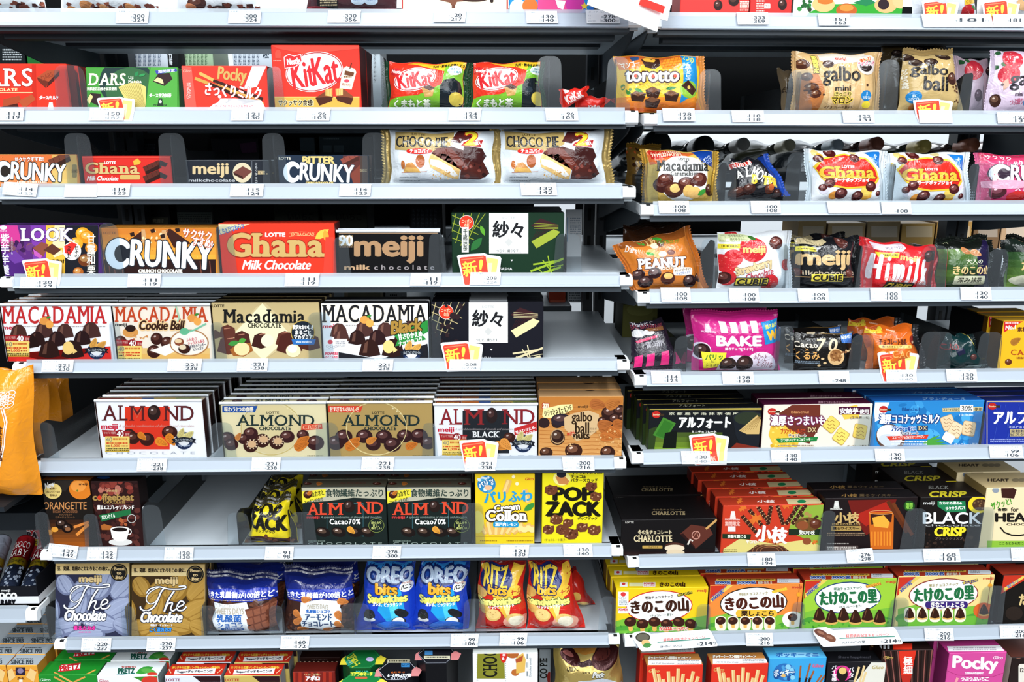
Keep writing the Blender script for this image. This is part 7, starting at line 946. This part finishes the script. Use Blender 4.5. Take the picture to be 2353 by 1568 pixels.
carton('mushroom_snack_box','snack box','bright yellow mushroom snack box at the bay junction','yellow mushroom boxes',R,7,1416,1628,1354,.034,'ecc81e',[snk(1414,1354,214,'ecc81e','', 'c8322a','3a1c10','きのこの山','','','m',0),Q(1420,1360,1444,1394,'f4f4f0'),E(1432,1366,6,5,'d83a3a'),[RG(1425+5*k,1374+2*(k%2),3,3,.7,'9a9aa8') for k in range(3)],X(1423,1380,1442,1392,'9aa4aa',3),Q(1420,1398,1444,1410,'f4e8e8'),T('POWER!',1422,1399,1442,1404,'c83a4a',.4),T('がんばれ!ニッポン!',1515,1440,1580,1449,'d8322a',.5,o='f4f0e0',w=.8)],snt(1412,1338,214,'','1'),'e8c818','8a6a10',n=2,step=.037,dx=-.002)
for x0,x1,yt,bg,rim,ink,nm,sub,sc_,k,c,lb,wh in ((1632,1846,1346,'e8883a','2a1a14','4a1c10','きのこの山','栗しょこら','e8b83a','m','a83a1c','orange chestnut mushroom snack box','orange mushroom boxes'),(1850,2061,1334,'9ac83a','173a6a','1f6a3c','たけのこの里','','c8602a','b','c8381f','lime green bamboo snack box','green bamboo boxes'),(2065,2286,1326,'ecd48a','8a2a24','1f6a3c','たけのこの里','きなこしょこら','3a2470','b','c8381f','pale yellow soy-flour bamboo snack box','cream bamboo boxes')):
    carton('mushroom_snack_box' if k=='m' else 'bamboo_snack_box','snack box',lb+' with a red prize corner',wh,R,7,x0,x1,yt,.034,bg,[snk(x0-2,yt,x1-x0+2,bg,'c8341f',rim,ink,nm,sub,sc_,k,0)],snt(x0,yt-16,x1-x0,'a8341f',0),'a8341f','7a2214',n=1,step=.037,dx=-.006)
carton('bamboo_snack_box','snack box','black adult bamboo snack box with red prize corner at the photo edge','black bamboo boxes',R,7,2306,2500,1322,.034,'16120f',[P([2300,1322,2375,1322,2300,1365],'c8341f'),P([2306,1352,2350,1324,2360,1324,2306,1360],'e8c85a'),T('QUOカード',2312,1338,2342,1346,'3a5ab0',.3,r=-30),T('たけのこの里',2342,1366,2480,1392,'d8bc80',1.4),E(2330,1410,20,16,'2a201a')],[],'a8341f','2a100a',n=1,step=.037,dx=-.006)
# ================================================================== bottom row on the base deck
DK=dict(z=bz)
for j,(x0,x1) in enumerate(((14,84),(-58,12))):
    carton('caramel_box','candy box',('small silver-topped orange caramel box, front of the longer column' if j==0 else 'small silver-topped orange caramel box in the column cut by the photo edge'),('silver-topped caramel boxes' if j==0 else 'silver-topped caramel boxes at the photo edge'),L,7,x0,x1,1530,.028,'e8a23a',[Ln([x0,1542,x1,1541],1.2,'b8481e'),Q(x0+22,1534,x0+44,1552,'2a2038'),E(x0+33,1542,7,6,'8a7a9a'),P([x0,1545,x0+14,1536,x0+22,1556,x0+6,1568],'eec884'),P([x1,1545,x1-14,1536,x1-24,1556,x1-6,1568],'eec884'),T('森永',x0+26,1556,x0+42,1563,'6a3a1a',.3),Q(x0+30,1562,x0+38,1568,'f0e8d0')],[X(x0+24,1513,x0+62,1516,'4a5258',1),T('SINCE 1913',x0+12,1517,x0+62,1527,'3a444c',.6,f=1)],'a4adb4','b87a2a',n=5,step=.0285,back=-.02,**DK)
pr=lambda x,y,s=1:[Ln([x,y,x+30*s,y+16],4,'d89a4a'),Ln([x+12,y-4,x+44*s,y+14],4,'e0aa5a')]
carton('salad_pretzel_box','snack box','green pretzel stick box with red and white logo badge','green pretzel boxes',L,7,87,221,1552,.036,'1f8a2c',[T('Glico',92,1560,116,1566,'d8f0dc',.3,i=.2),pr(124,1556),Ln([170,1568,196,1556],4,'d89a4a')],[P([140,1528,186,1524,184,1540,133,1545],'c8242c'),P([141,1530,185,1526,183,1538,134,1543],'eef0ee'),T('PRETZ',138,1529,182,1542,'c8242c',1,r=-6),Ln([124,1546,140,1553],3,'d89a4a'),Ln([196,1552,220,1540],3,'d8a44a')],'1c8428','0f4a18',n=1,step=.0385,back=-.02,dx=.004,**DK)
carton('tomato_pretzel_box','snack box','white tomato pretzel stick box with green leaves','white tomato pretzel boxes',L,7,222,362,1554,.036,'eef2f2',[P([305,1556,362,1554,362,1568,330,1568],'3a8a2a'),E(345,1566,20,12,'d03a2a'),T('Glico',228,1562,250,1568,'c86a7a',.3)],[T('TOMATO',279,1532,312,1536,'b0342a',.3),T('PRETZ',272,1537,309,1549,'1c5a4a',1),Ln([268,1552,310,1548],1,'2a8a8a'),LEAF(312,1548,352,1534,8,'3a9a3a'),LEAF(322,1540,360,1546,6,'5aaa4a'),E(350,1550,12,4,'d03a2a')],'e8eef0','7a8a8a',n=1,step=.0385,back=-.02,dx=.004,**DK)
def topp(x):
    x+=8
    return [T('オリジナル応援ソングキャンペーン実施中!',x+14,1532,x+124,1538,'f0cc4a',.3),P([x+22,1540,x+115,1537,x+112,1549,x+18,1551],'f4f0ee'),T('Toppo×グッドモーニング',x+26,1541,x+108,1548,'2a2a3a',.5,r=-1),Ln([x+6,1536,x+12,1548],2,'f0c8a0'),Ln([x+118,1548,x+130,1538],1.5,'f0c8a0')]
for x,c,lb,n in ((373,'dfe3ee','white-fronted pretzel tube box with a red campaign top','1'),(509,'c8b060','gold-fronted pretzel tube box with a red campaign top','2')):
    carton('filled_pretzel_box','snack box',lb,'white-fronted tube boxes' if n=='1' else 'gold-fronted tube boxes',L,7,x+5,x+134,1554,.031,c,[T('LOTTE',x+8,1560,x+40,1566,'8a4a5a' if n=='1' else 'b8442a',.4,f=1),P([x+70,1554,x+134,1554,x+134,1568,x+88,1568],'2a1216')],topp(x),'c8301f','8a8a90',n=int(n),step=.0335,back=-.02,dx=.005,**DK)
carton('strawberry_cone_box',CB,'red and brown striped cone chocolate box on the deck','striped cone boxes',L,7,672,770,1545,.026,'7a201a',[[Q(672+14*k,1545,679+14*k,1570,'a8301f') for k in range(7)],T('アポロ',703,1554,734,1564,'f4ecec',1.2),T('いちごが濃い',700,1548,738,1553,'d8c08a',.2)],[],'5a1a14','3a100c',back=.0,**DK)
carton('cone_chocolate_box',CB,'dark brown cone chocolate box with a row of hearts behind the striped one','',L,7,684,782,1512,.03,'2e1612',[[E(690+10.5*k,1522,2.6,2.2,'d8b49a') for k in range(9)],T('meiji',724,1531,740,1537,'b89a8a',.2),T('meiji',716,1514,752,1517,'6a5a5a',.1)],[],'241210','1a0c0a',back=.06,**DK)
carton('cone_chocolate_box',CB,'pale grey cone chocolate box deep behind the heart-row one','',L,7,688,790,1494,.03,'8a929e',[T('アポロ',720,1494,774,1503,'c8d0dc',1)],[],'6a727e','4a525e',back=.12,**DK)
@later
def hexbox(x0,x1,y0,y1,c,edge,art,label,hh,clasp):
    zz=bz+hh; pts=[]; xc,yc=L.onz((x0+x1)/2,(y0+y1)/2,zz); r=abs(L.onz(x1,(y0+y1)/2,zz)[0]-L.onz(x0,(y0+y1)/2,zz)[0])/2
    root=thing('hexagonal_snack_box',label,'snack box',L.w(xc,yc,bz),L.yaw,0)
    hx=[(r*math.cos(math.pi/3*k),r*.87*math.sin(math.pi/3*k)) for k in range(6)]
    vs=[(x,y,0) for x,y in hx]+[(x,y,hh) for x,y in hx]; fs=[(k,(k+1)%6,(k+1)%6+6,k+6) for k in range(6)]+[tuple(range(6,12)),tuple(range(5,-1,-1))]
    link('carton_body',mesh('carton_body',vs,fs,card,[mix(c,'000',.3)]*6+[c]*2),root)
    def tm(p): 
        o=np.empty((len(p),2))
        for j,(a,b) in enumerate(p): q=L.onz(a,b,zz); o[j]=(q[0]-xc,q[1]-yc)
        return o
    v,f,cc=lay(art,tm,(-r,-r,r,r))
    rim=[(.93*a,.93*b) for a,b in hx]; rin=[(.9*a,.9*b) for a,b in hx]; k=len(v); n0=k
    v=np.concatenate([v,np.array([(a,b,0) for a,b in rim+rin])]); f=f+[(k+i,k+(i+1)%6,k+6+(i+1)%6,k+6+i) for i in range(6)]; cc=cc+[edge]*6
    link('top_print',mesh('top_print',np.stack([v[:,0],v[:,1],hh+EPS+DEL*v[:,2]],1),f,card,cc),root)
    for sg in (-1,1):
        a=.86*r*sg; link('clasp_print',mesh('clasp_print',[(a-.006,-.016,hh+.0005),(a+.006,-.016,hh+.0005),(a+.006*sg+.004,.0,hh+.0005),(a,.008,hh+.0005),(a-.006,.0,hh+.0005)],[(0,1,2,3,4)],card,clasp),root)
hexbox(780,882,1537,1600,'187a3a','3aa05a',[T('LOTTE',818,1540,846,1544,'4ac0b0',.5),T('コアラのマーチ',806,1546,856,1554,'e8e84a',1),RR(816,1556,844,1561,2,'c8603a')],'green hexagonal biscuit box at the deck front',.135,'e8d84a')
hexbox(787,880,1493,1536,'146a34','3a9a5a',[T('コアラのマーチ',798,1508,826,1530,'c8c83a',.8,r=60),T('LOTTE',796,1518,808,1530,'3aa09a',.4,r=50),E(850,1516,9,5,'b8b0d8')],'green hexagonal biscuit box behind the front green one',.14,'d8c83a')
hexbox(866,962,1514,1568,'16161c','c8ccd4',[Q(890,1516,942,1524,'d8d0b0'),X(894,1517,938,1523,'4a4a3a',1),Q(922,1525,942,1534,'3a84c0'),X(924,1526,940,1533,'14304a',2),T('濃いコアラのマーチ',890,1549,944,1557,'e8ecf0',.8,r=180),T('LOTTE',898,1558,932,1563,'c8ccd4',.5,r=180),T('ショコラ',898,1544,930,1548,'c8642a',.3,r=180)],'black hexagonal biscuit box with upside-down lettering',.135,'d88a8a')
hexbox(957,1052,1486,1522,'14141a','8a8e96',[Q(974,1508,1034,1515,'c8c4a8'),X(978,1509,1030,1514,'3a3a34',1),Q(976,1496,994,1506,'3a74a8')],'black hexagonal biscuit box standing taller beside the white pie box',.155,'c87a7a')
carton('pie_box','biscuit box','white pie carton lying on end with olive panel and sideways lettering','',L,7,1086,1236,1502,.06,'eef0f0',[[RG(1097+0*k,1480+6*k,1.6,1.6,.6,'b0b4b4') for k in range(16)],[E(1162,1480+5*k,1.4,1.4,'b8bcbc',0,8) for k in range(18)],P([1098,1470,1158,1470,1160,1560,1096,1560],'85842a'),T('CHOCO',1086,1500,1166,1532,'16160f',.8,f=1,r=-90),T('LOTTE',1094,1490,1112,1496,'2a2a18',.3,r=-90),E(1157,1498,9,26,'d0281e'),T('チョコパイ',1138,1494,1176,1502,'f8ecec',.5,r=-90),E(1178,1504,14,9,'b0602a'),E(1184,1546,9,8,'b8682e'),P([1186,1512,1202,1500,1208,1516,1206,1545,1186,1548],'e0b458'),P([1184,1516,1202,1506,1200,1520,1186,1524],'b0502a'),X(1210,1500,1214,1560,'8a9298',3),T('Chocolate coated',1196,1532,1240,1537,'8a9298',.1,r=-90)],[],'c8ccc8','6a6a24',back=-.012,**DK)
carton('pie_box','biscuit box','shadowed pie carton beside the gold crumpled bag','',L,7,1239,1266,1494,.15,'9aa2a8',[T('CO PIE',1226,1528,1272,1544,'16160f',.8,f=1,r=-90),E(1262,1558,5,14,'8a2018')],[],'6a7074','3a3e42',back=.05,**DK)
bag('small_pie_bag',SB,'crumpled gold mini pie bag with a big chocolate photo on top','',L,7,(1275,1482,1424,1476,1440,1640,1262,1640),.06,'b9a15c',[E(1310,1507,22,13,'3a1414',10),E(1306,1503,12,4,'a8605a',10),E(1392,1506,36,19,'3a1818',-14),E(1384,1502,22,8,'5a2a26',-14),P([1316,1492,1372,1490,1366,1499,1324,1500],'c8883a'),P([1325,1512,1355,1507,1360,1518,1330,1520],'2a1216'),T('6個入',1299,1522,1324,1531,'3a3014',.4,r=-14),T('LOTTE',1336,1529,1352,1533,'3a3014',.4),T('Petit',1358,1530,1386,1542,'f4f4ee',1,i=.35,o='2a2414',w=.8),P([1324,1552,1380,1544,1430,1568,1440,1640,1310,1640],'dfe6ee')],'t','a8904a',back=-.01,seed=91,tilt=8,wr=3,mt=foil,**DK)
# far bay bottom row
stk=lambda xs,y:[[Ln([a,1590,a+b,y+c],8,'e2b878'),Ln([a-2,1590,a+b-2,y+c],2,'f0d4a0')] for a,b,c in xs]
for x0,x1,yt,lb,n in ((1487,1616,1531,'red chocolate-stick box beneath the yellow mushroom campaign card',1),(1636,1766,1528,'red chocolate-stick box beside the light blue one',0)):
    carton('stick_snack_box','snack box',lb,'red chocolate-stick boxes',R,7,x0,x1,yt,.03,'d8321f',[T('Glico',x0+4,yt+8,x0+28,yt+15,'d8a05a',.5,i=.3),stk([(x0+24+9*k,(k-4)*2.5,abs(k*7%5)*6) for k in range(10)],yt+6)],[Q(x0+2,yt-14,x1-4,yt-2,'f0f0ee'),T('AR THE Sharehappi',x0+10,yt-7,x0+62,yt-3,'8a8a90',.2),X(x0+70,yt-13,x1-10,yt-3,'9a9aa0',3),T('ポッキーシーズン開幕キャンペーン',x0+2,yt-22,x0+100,yt-15,'f4f0e0',.7,o='8a4a1a',w=.7)],'b87a3a','a82414',n=n,step=.033,back=-.02,dx=-.004,**DK)
carton('stick_snack_box','snack box','light blue pretzel stick box with an ocean-blue globe','',R,7,1768,1900,1514,.03,'3a9fd8',[E(1803,1545,25,20,'2a6ab0'),SCT(3,1782,1530,1824,1562,20,3,7,['4a9ad0','1c4a8a','8ac8e8']),T('ポッキー',1778,1538,1826,1554,'dceaf4',.8,o='1c4a8a',w=1,r=-4),E(1800,1553,5,4,'d8b068'),T('Glico',1867,1526,1892,1534,'d85a7a',.4,i=.3),[Ln([a,1575,a+b,c],4,'9a5a30') for a,b,c in ((1836,4,1530),(1848,14,1525),(1856,14,1542),(1872,16,1552),(1880,16,1552))],[Ln([a,1575,a+b*.4,1558],4.4,'2a1814') for a,b in ((1836,4),(1848,14),(1856,14))]],[E(1834,1506,50,6,'8ac8ea'),T('ポッキーミニ',1784,1501,1880,1510,'2a6ab0',1)],'52b0e0','1c5a8a',back=-.01,**DK)
carton('stick_snack_box','snack box','black butter-pie stick box with a pink ring and cream corner','',R,7,1903,2037,1523,.03,'17161a',[P([2002,1523,2037,1523,2032,1575,1960,1575],'dfdccf'),E(1935,1548,21,18,'d83a8a'),E(1935,1550,13,17,'1a1210'),E(1936,1542,9,8,'e0c070'),T('パ\nイ\n食\n感',1911,1530,1922,1566,'f0e8ee',.5),T('バ\nタ\nー',1950,1534,1962,1566,'f0e8ee',.5),[Ln([a,1580,a+b,c],5,'e4c890') for a,b,c in ((1960,14,1533),(1972,14,1530),(1978,12,1544))],T('Glico',2004,1530,2030,1538,'b8a86a',.4,i=.3)],[T('Share happiness!',1926,1508,2000,1515,'4a4a52',.3)],'141418','0e0e10',back=-.01,**DK)
carton('thin_stick_box','snack box','dark pleated thin-stick box with a bright red band','dark thin-stick boxes',R,7,2028,2146,1496,.03,'2a1814',[[Ln([2030+8*k,1490,2044+6.4*k,1580],2.4,('8a5048','1a0e0c')[k%2]) for k in range(15)],P([2064,1490,2106,1490,2094,1552,2070,1552],'d8301c'),P([2070,1552,2094,1552,2090,1575,2074,1575],'b8281a'),T('極\n細',2076,1509,2096,1549,'f4e8e0',.8),T('Glico',2030,1508,2052,1515,'c8a85a',.3,i=.3)],[Q(2052,1480,2096,1494,'d8301c'),[Q(2012+9*k,1484,2017+9*k,1492,'c8ccd0') for k in range(4)]],'1c100e','1a0c0a',n=1,step=.033,back=-.01,dx=-.004,**DK)
carton('stick_snack_box','snack box','pink strawberry stick box with huge white lettering','pink strawberry stick boxes',R,7,2182,2314,1502,.034,'cf4a94',[T('Pocky',2190,1510,2292,1546,'f8f2f6',2,r=3),T('Glico',2282,1508,2304,1515,'f0d0e0',.4,i=.3),T('STRAWBERRY',2218,1545,2260,1550,'f4e4ee',.4),Ln([2172,1540,2200,1552,2280,1556,2314,1544],.8,'a8306e'),T('つぶつぶいちご',2208,1556,2272,1565,'f8ecf4',.8),Ln([2192,1580,2200,1558],6,'e89aa0')],[P([2176,1486,2298,1484,2308,1497,2180,1498],'f0eef0'),X(2190,1488,2290,1496,'b0a8b0',2)],'c03a86','8a2a60',n=1,step=.037,back=-.01,dx=-.004,**DK)
carton('cocoa_stick_box','snack box','dark brown cocoa box with a cream side at the photo edge','',R,7,2326,2460,1512,.06,'20120f',[RR(2340,1526,2370,1580,6,'e4ddd0'),T('12本',2344,1534,2362,1546,'3a2a20',.4),E(2340,1506,10,8,'8a5a4a')],[],'5a3026','c8bfae',back=.0,**DK)
# ================================================================== the neighbouring bay and the far side
for k,(b,q,lb) in enumerate(((-.035,(-110,842,74,842,95,1138,-150,1130),'big orange pouch with white knotted cord and dark lettering'),(.03,(-60,842,108,846,128,1050,-90,1056),'second orange pouch right behind the corded one'),(.09,(-40,844,130,850,160,1050,-60,1056),'third orange pouch in the orange file'),(.16,(0,846,160,852,178,1040,0,1046),'fourth orange pouch deepest in the orange file'))):
    bag('orange_pouch',SB,lb,'',L,5,q,.06 if not k else .05,'e8921e',[[RG(24+a,910+c,9,8,1.4,'f0ece0') for a in range(-16,20,9) for c in range(-14,18,8)],Ln([10,925,8,960,0,1010],5,'eeeae0'),Ln([26,928,36,960,34,1010,20,1060,0,1095],3,'eeeae0'),Ln([22,928,32,962,30,1010,16,1060],1.6,'eeeae0'),RG(4,1098,10,8,2,'e8e4d8'),T('滋\n養\n豊\n富',8,968,28,1048,'5a2a10',.7),P([-20,890,8,890,4,940,-20,940],'1c1230'),X(-10,896,4,934,'d8d0e0',4),Q(-40,1010,0,1050,'f0d8a0')] if not k else [],'',seed=101+k,back=b,wr=1.6,flatp=.6,tilt=0,z=L.loc(0,1140,-.02)[1]-.002)
@later
def nb():
    zc=L.loc(0,1142,-.02)[1]-.003; xe=L.loc(56,1150,.0)[0]
    for zq,y0,y1,hq,lb in ((zc,-.05,.34,.008,'thin dark plank of the next bay under the orange pouches'),(L.loc(20,1180,.07)[1],.07,.36,.03,'thick dark plank of the next bay under the black tubs')):
        r=thing('bay_plank',lb,'shelf',L.w(0,0,zq),L.yaw); link('shelf_board',boxm([(NX1-.34,y0,-hq,xe,y1,0)],'shelf_board',post_m),r)
    z=nz1
    # tray of tube sweets
    x0,_=L.loc(-60,1380,0); x1,_=L.loc(78,1380,0); h=.030; y0=.012
    t=thing('display_tray','black and white display tray holding two tube sweets','display tray',L.w((x0+x1)/2,y0,z),L.yaw); hx=(x1-x0)/2
    link('tray_box',boxm([(-hx,0,0,hx,.0015,h*.42,'e8eaee'),(-hx,0,h*.42,hx,.0015,h,'15161c'),(hx-.0015,0.0015,0,hx,.2,h*.42,'d8dade'),(hx-.0015,.0015,h*.42,hx,.2,h*1.5,'15161c'),(-hx,.0015,0,hx-.0015,.2,.0012,'2a2a30'),(-hx,.2,0,hx,.2015,h*1.6,'1a1a20')],'tray_box',card),t)
    def fm(p):
        o=np.empty((len(p),2))
        for j,(a,b) in enumerate(p): q=L.loc(a,b,y0); o[j]=(q[0]-(x0+x1)/2,q[1]-z)
        return o
    v,f,cc=lay([T('meiji',4,1355,24,1361,'f0f0f0',.3),T('CHOCO',0-26,1363,38,1377,'f2f2f2',1.6,f=1),T('BABY',2,1379,36,1394,'14141a',1.6,f=1)],fm,(-hx,0,hx,h))
    link('front_print',mesh('front_print',np.stack([v[:,0],-EPS-DEL*v[:,2],v[:,1]],1),f,card,cc),t)
    for k,(px,py,lb,tone) in enumerate(((42,1258,'clear tube of tiny chocolates with red top half, lying in the tray','c8242c'),(92,1268,'glinting tube of tiny chocolates beside the unit end','d0384a'),(-14,1256,'blue-white tube of tiny sweets cut by the photo edge','c8d0e4'))):
        xx,yy=L.loc(px,py,.1); r=.0145; ln=.115
        root=thing('sweet_tube',lb,'candy tube',(0,0,0))
        bx,_=L.loc((12,62,-38)[k],1352,.02)
        base=L.w(bx,.022,z+.004+r*.6); tip=L.w(xx,.125,yy); d=(tip-base); 
        root.location=base; root.rotation_euler=d.to_track_quat('Z','Y').to_euler(); ln=d.length
        segs=[(0,.0),(r*.9,.0),(r,.004),(r,ln*.42),(r,ln*.42),(r,ln*.55),(r,ln*.55),(r,ln*.97),(r*.9,ln),(0,ln)]
        link('tube_body',lathe('tube_body',segs,film,['20283a']*4+['e8c82a']*2+[tone]*3),root)
        st=mesh('label_print',*(lambda vs,fs:(vs,fs))([(r*1.02*math.cos(a),r*1.02*math.sin(a),zz) for a,zz in ((-1.2,ln*.6),(1.2-2.4*.0,ln*.6))],[]),card) if False else None
        q=[]; cs=[]; fs=[]; 
        key=[('CHOCO',ln*.74,ln*.86,'f4ece8'),('BABY',ln*.58,ln*.71,'f4ece8'),('チョコベビー',ln*.455,ln*.52,'1a1a14')]
        for s_,za,zb_,col in key if k<2 else []:
            vv,ff=TEXT[(s_,0,1 if s_[0] in 'CB' else 0)]; n0=len(q); wd=1.0
            for u,w_ in vv[:,:2]:
                a=math.pi/2+(u-.5)*2*wd; q.append((r*1.025*math.cos(a),r*1.025*math.sin(a),za+(zb_-za)*w_))
            fs+=[tuple(i+n0 for i in g) for g in ff]; cs+=[col]*len(ff)
        rd=random.Random(k)
        for _ in range(26):
            a=rd.uniform(.2,2.9); zz=rd.uniform(.06,.4)*ln; n0=len(q); s=.0022
            q+=[(r*1.02*math.cos(a+e*.12),r*1.02*math.sin(a+e*.12),zz+g*s) for e,g in ((-1,-1),(1,-1),(1.2,1),(-.8,1))]; fs.append((n0,n0+1,n0+2,n0+3)); cs.append('8a94a4')
        link('label_print',mesh('label_print',q,fs,card,cs),root)
T('CHOCO',0,0,1,1,'fff',f=1); T('BABY',0,0,1,1,'fff',f=1); T('チョコベビー',0,0,1,1,'fff')
nb()
carton('sweet_tube_box','candy box','small red boxed sweet tube standing behind the tray','',L,6,54,86,1180,.03,'c8242c',[T('meiji',62,1197,80,1203,'f4e8e4',.3),T('CHO',57,1207,86,1219,'f4f0ee',1,f=1),T('BA',62,1223,86,1237,'2a1a24',1.2,f=1,o='f0e8e8',w=1),Q(54,1240,90,1254,'e8c82a'),T('チョコ',66,1243,86,1250,'2a2414',.5)],back=.16,z=nz1)
@later
def cups():
    for k,(px,py,r,lb) in enumerate(((24,1146,.034,'black-lidded plastic tub beneath the corded orange pouch'),(-52,1150,.03,'smaller black-lidded tub at the photo edge'))):
        y=.115; zq=L.loc(20,1180,.07)[1]; x,zt=L.loc(px,py,y); root=thing('plastic_tub',lb,'tub',L.w(x,y,zq),0); h=zt-zq
        link('tub_body',lathe('tub_body',[(0,0),(r*.8,0),(r*.95,h*.86)],gloss,['14181c']*2),root)
        link('tub_lid',lathe('tub_lid',[(r,h*.86),(r*1.04,h*.88),(r*1.02,h),(r*.8,h),(r*.78,h*.97),(0,h*.97)],gloss,['2a3036']*5),root)
cups()
# far-side shelves, drink cartons and boxes seen through the gaps
@later
def farshelf(U,s,x0,x1,lb,dz=0):
    root=thing('far_shelf_plank',lb,'shelf',U.w(0,0,U.z[s]+dz),U.yaw); link('shelf_board',boxm([(x0,.405,-.02,x1,.75,0)],'shelf_board',steel),root); link('shelf_edge',boxm([(x0,.4,-.025,x1,.405,.002)],'shelf_edge',steel_d),root)
farshelf(L,1,LX0+.06,LX1-.05,'far-side shelf plank carrying the drink cartons'); farshelf(L,2,LX0+.06,LX1-.05,'far-side shelf plank behind the slim bars'); farshelf(L,3,LX0+.06,LX1-.08,'far-side shelf plank behind the wide boxed bars')
farshelf(R,3,.0,RX1,'far-side shelf plank behind the cube bags'); farshelf(L,4,LX0+.06,LX1-.05,'far-side shelf plank behind the macadamia boxes')
vt=lambda x0,y0,x1,y1,c,n:[X(x0+(x1-x0)*k/n,y0,x0+(x1-x0)*(k+.6)/n,y1,c,int((y1-y0)/3)) for k in range(n)]
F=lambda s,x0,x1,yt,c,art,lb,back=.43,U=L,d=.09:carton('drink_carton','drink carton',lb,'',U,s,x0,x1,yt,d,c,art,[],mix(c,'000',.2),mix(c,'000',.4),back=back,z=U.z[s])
F(1,-10,52,92,'10161a',[T('25',12,96,30,106,'c8d0d4',.4,i=.2),X(6,112,50,140,'b8c0c4',5)],'black drink carton with small white print behind the red bite pack',.3)
F(1,56,112,92,'1f6a2c',[],'plain green drink carton behind the red bite pack',.3)
F(1,212,262,92,'d8382a',[T('日\n本',218,112,232,132,'f4e8e0',1),Q(234,110,256,160,'d8c070'),X(237,114,253,150,'4a3a1a',8)],'red drink carton with yellow side label')
F(1,290,381,94,'dfe8f2',[vt(296,98,374,152,'5a6a84',7)],'white drink carton covered in columns of fine print')
F(1,384,406,94,'15181c',[T('松\n竹\n梅',368+20,104,376+20,150,'e4e8ec',.5)],'narrow black drink carton with white vertical lettering')
F(1,421,486,94,'a9c4a0',[Q(422,108,486,112,'8aa884'),vt(426,114,480,150,'4a6a4a',6)],'pale green drink carton with a lid line')
F(1,532,622,94,'d4dee8',[vt(538,98,600,150,'4a5a70',6),T('松',604,120,618,134,'2a3a4a',.5)],'pale blue-white drink carton behind the milk-stick box')
F(1,806,872,90,'c6cfd4',[vt(812,96,868,190,'3a444e',6)],'white drink carton with columns of print beside the red wafer carton')
F(2,58,124,319,'d8a83a',[Q(58,345,124,348,'f0d890'),T('22',114,322,122,328,'4a3a14',.3),Ln([76,318,78,344],3,'f0e8d0')],'gold drink carton glowing behind the orange crunch bar',.41)
F(2,258,278,318,'c8982e',[],'narrow gold drink carton edge behind the red milk bar',.46)
F(2,280,362,318,'14171c',[X(290,330,356,348,'4a545e',5)],'black drink carton behind the slim red milk bar',.41)
F(2,484,592,318,'1c1a22',[P([550,330,588,326,590,350,556,352],'4a2a44')],'black drink carton with dull purple patch behind the slim black bar',.41)
F(2,688,722,316,'3a444a',[],'grey drink carton with warning triangle behind the bitter bar',.41)
F(2,732,838,314,'2e383c',[X(742,318,780,321,'6a747a',1),Q(742,334,762,350,'4a565c'),Q(768,334,790,350,'4a565c')],'dark drink carton with pictogram squares behind the bitter bar',.41)
F(3,304,388,470,'15181a',[Q(306,500,386,515,'4a4a3c'),T('本格焼酎',314,503,376,512,'8a8470',.5)],'black drink carton with beige name band behind the crunch box',.41)
F(3,404,490,470,'15181a',[Q(406,488,488,515,'5a625c'),X(410,492,484,512,'2a2e2c',5)],'black drink carton with grey label behind the red milk box',.41)
F(3,628,730,462,'2a3028',[T('いいちこ',662,490,720,506,'0e100e',1),X(640,462,724,472,'4a524a',2)],'dim green drink carton with brush lettering behind the red milk box',.41)
F(3,738,842,462,'2a3028',[T('いいちこ',772,490,830,506,'0e100e',1),X(750,462,834,472,'4a524a',2)],'dim green drink carton with brush lettering behind the black bar',.41)
F(3,940,1016,462,'0e1014',[Q(944,476,1014,526,'20262c'),vt(948,482,1008,522,'4a545e',6)],'black drink carton with dark vertical label behind the black bar',.41)
F(4,790,880,664,'c8bca0',[Q(800,672,874,694,'a8a488')],'beige box behind the black macadamia box',.41)
F(4,884,922,664,'c8cccc',[X(896,676,914,682,'3a3a3a',1)],'grey-white box beside the beige one',.41)
for k,(x0,x1,c) in enumerate(((1836,1900,'b89a6a'),(1904,1990,'c8a878'),(1994,2070,'a8906a'),(2074,2150,'c09a58'),(2154,2236,'d0a05a'),(2240,2300,'8a6a4a'),(2304,2380,'d8b088'))):
    F(3,x0,x1,508+(k*5)%9,c,[Q(x0+8,520,x1-8,545,mix(c,'fff',.4))],'warm %s box on the far-side plank, %s from the peanut-bag end'%(('tan','sand','brown','ochre','amber','walnut','peach')[k],['first','second','third','fourth','fifth','sixth','seventh'][k]),.47,R)
carton('paper_leaflet','leaflet','white paper leaflet standing by the upright past the dark green wafer box','',L,3,1300,1338,482,.002,'eef0f2',[Ln([1304,500,1304,556],2,'8ab4d8'),X(1310,500,1334,540,'a8b4c0',8)],[],'dfe2e4','dfe2e4',back=.2)
carton('olive_pouch_box','drink carton','dull olive box in the shade behind the brownie packs','',R,4,1432,1512,700,.08,'5a5a2c',[E(1470,712,30,14,'6a6a38')],[],'3a3a1c','2a2a14',back=.24)
F(4,1262,1300,648,'c8482a',[Q(1264,690,1298,712,'e8785a')],'orange-red packet on the far-side plank past the black lattice box',.45)
F(4,1304,1338,652,'d8dce0',[X(1308,660,1334,705,'6a7078',8)],'white packet with small print on the far-side plank by the upright',.45)
make_text()
for fn, a, k in JOBS: fn(*a, **k)
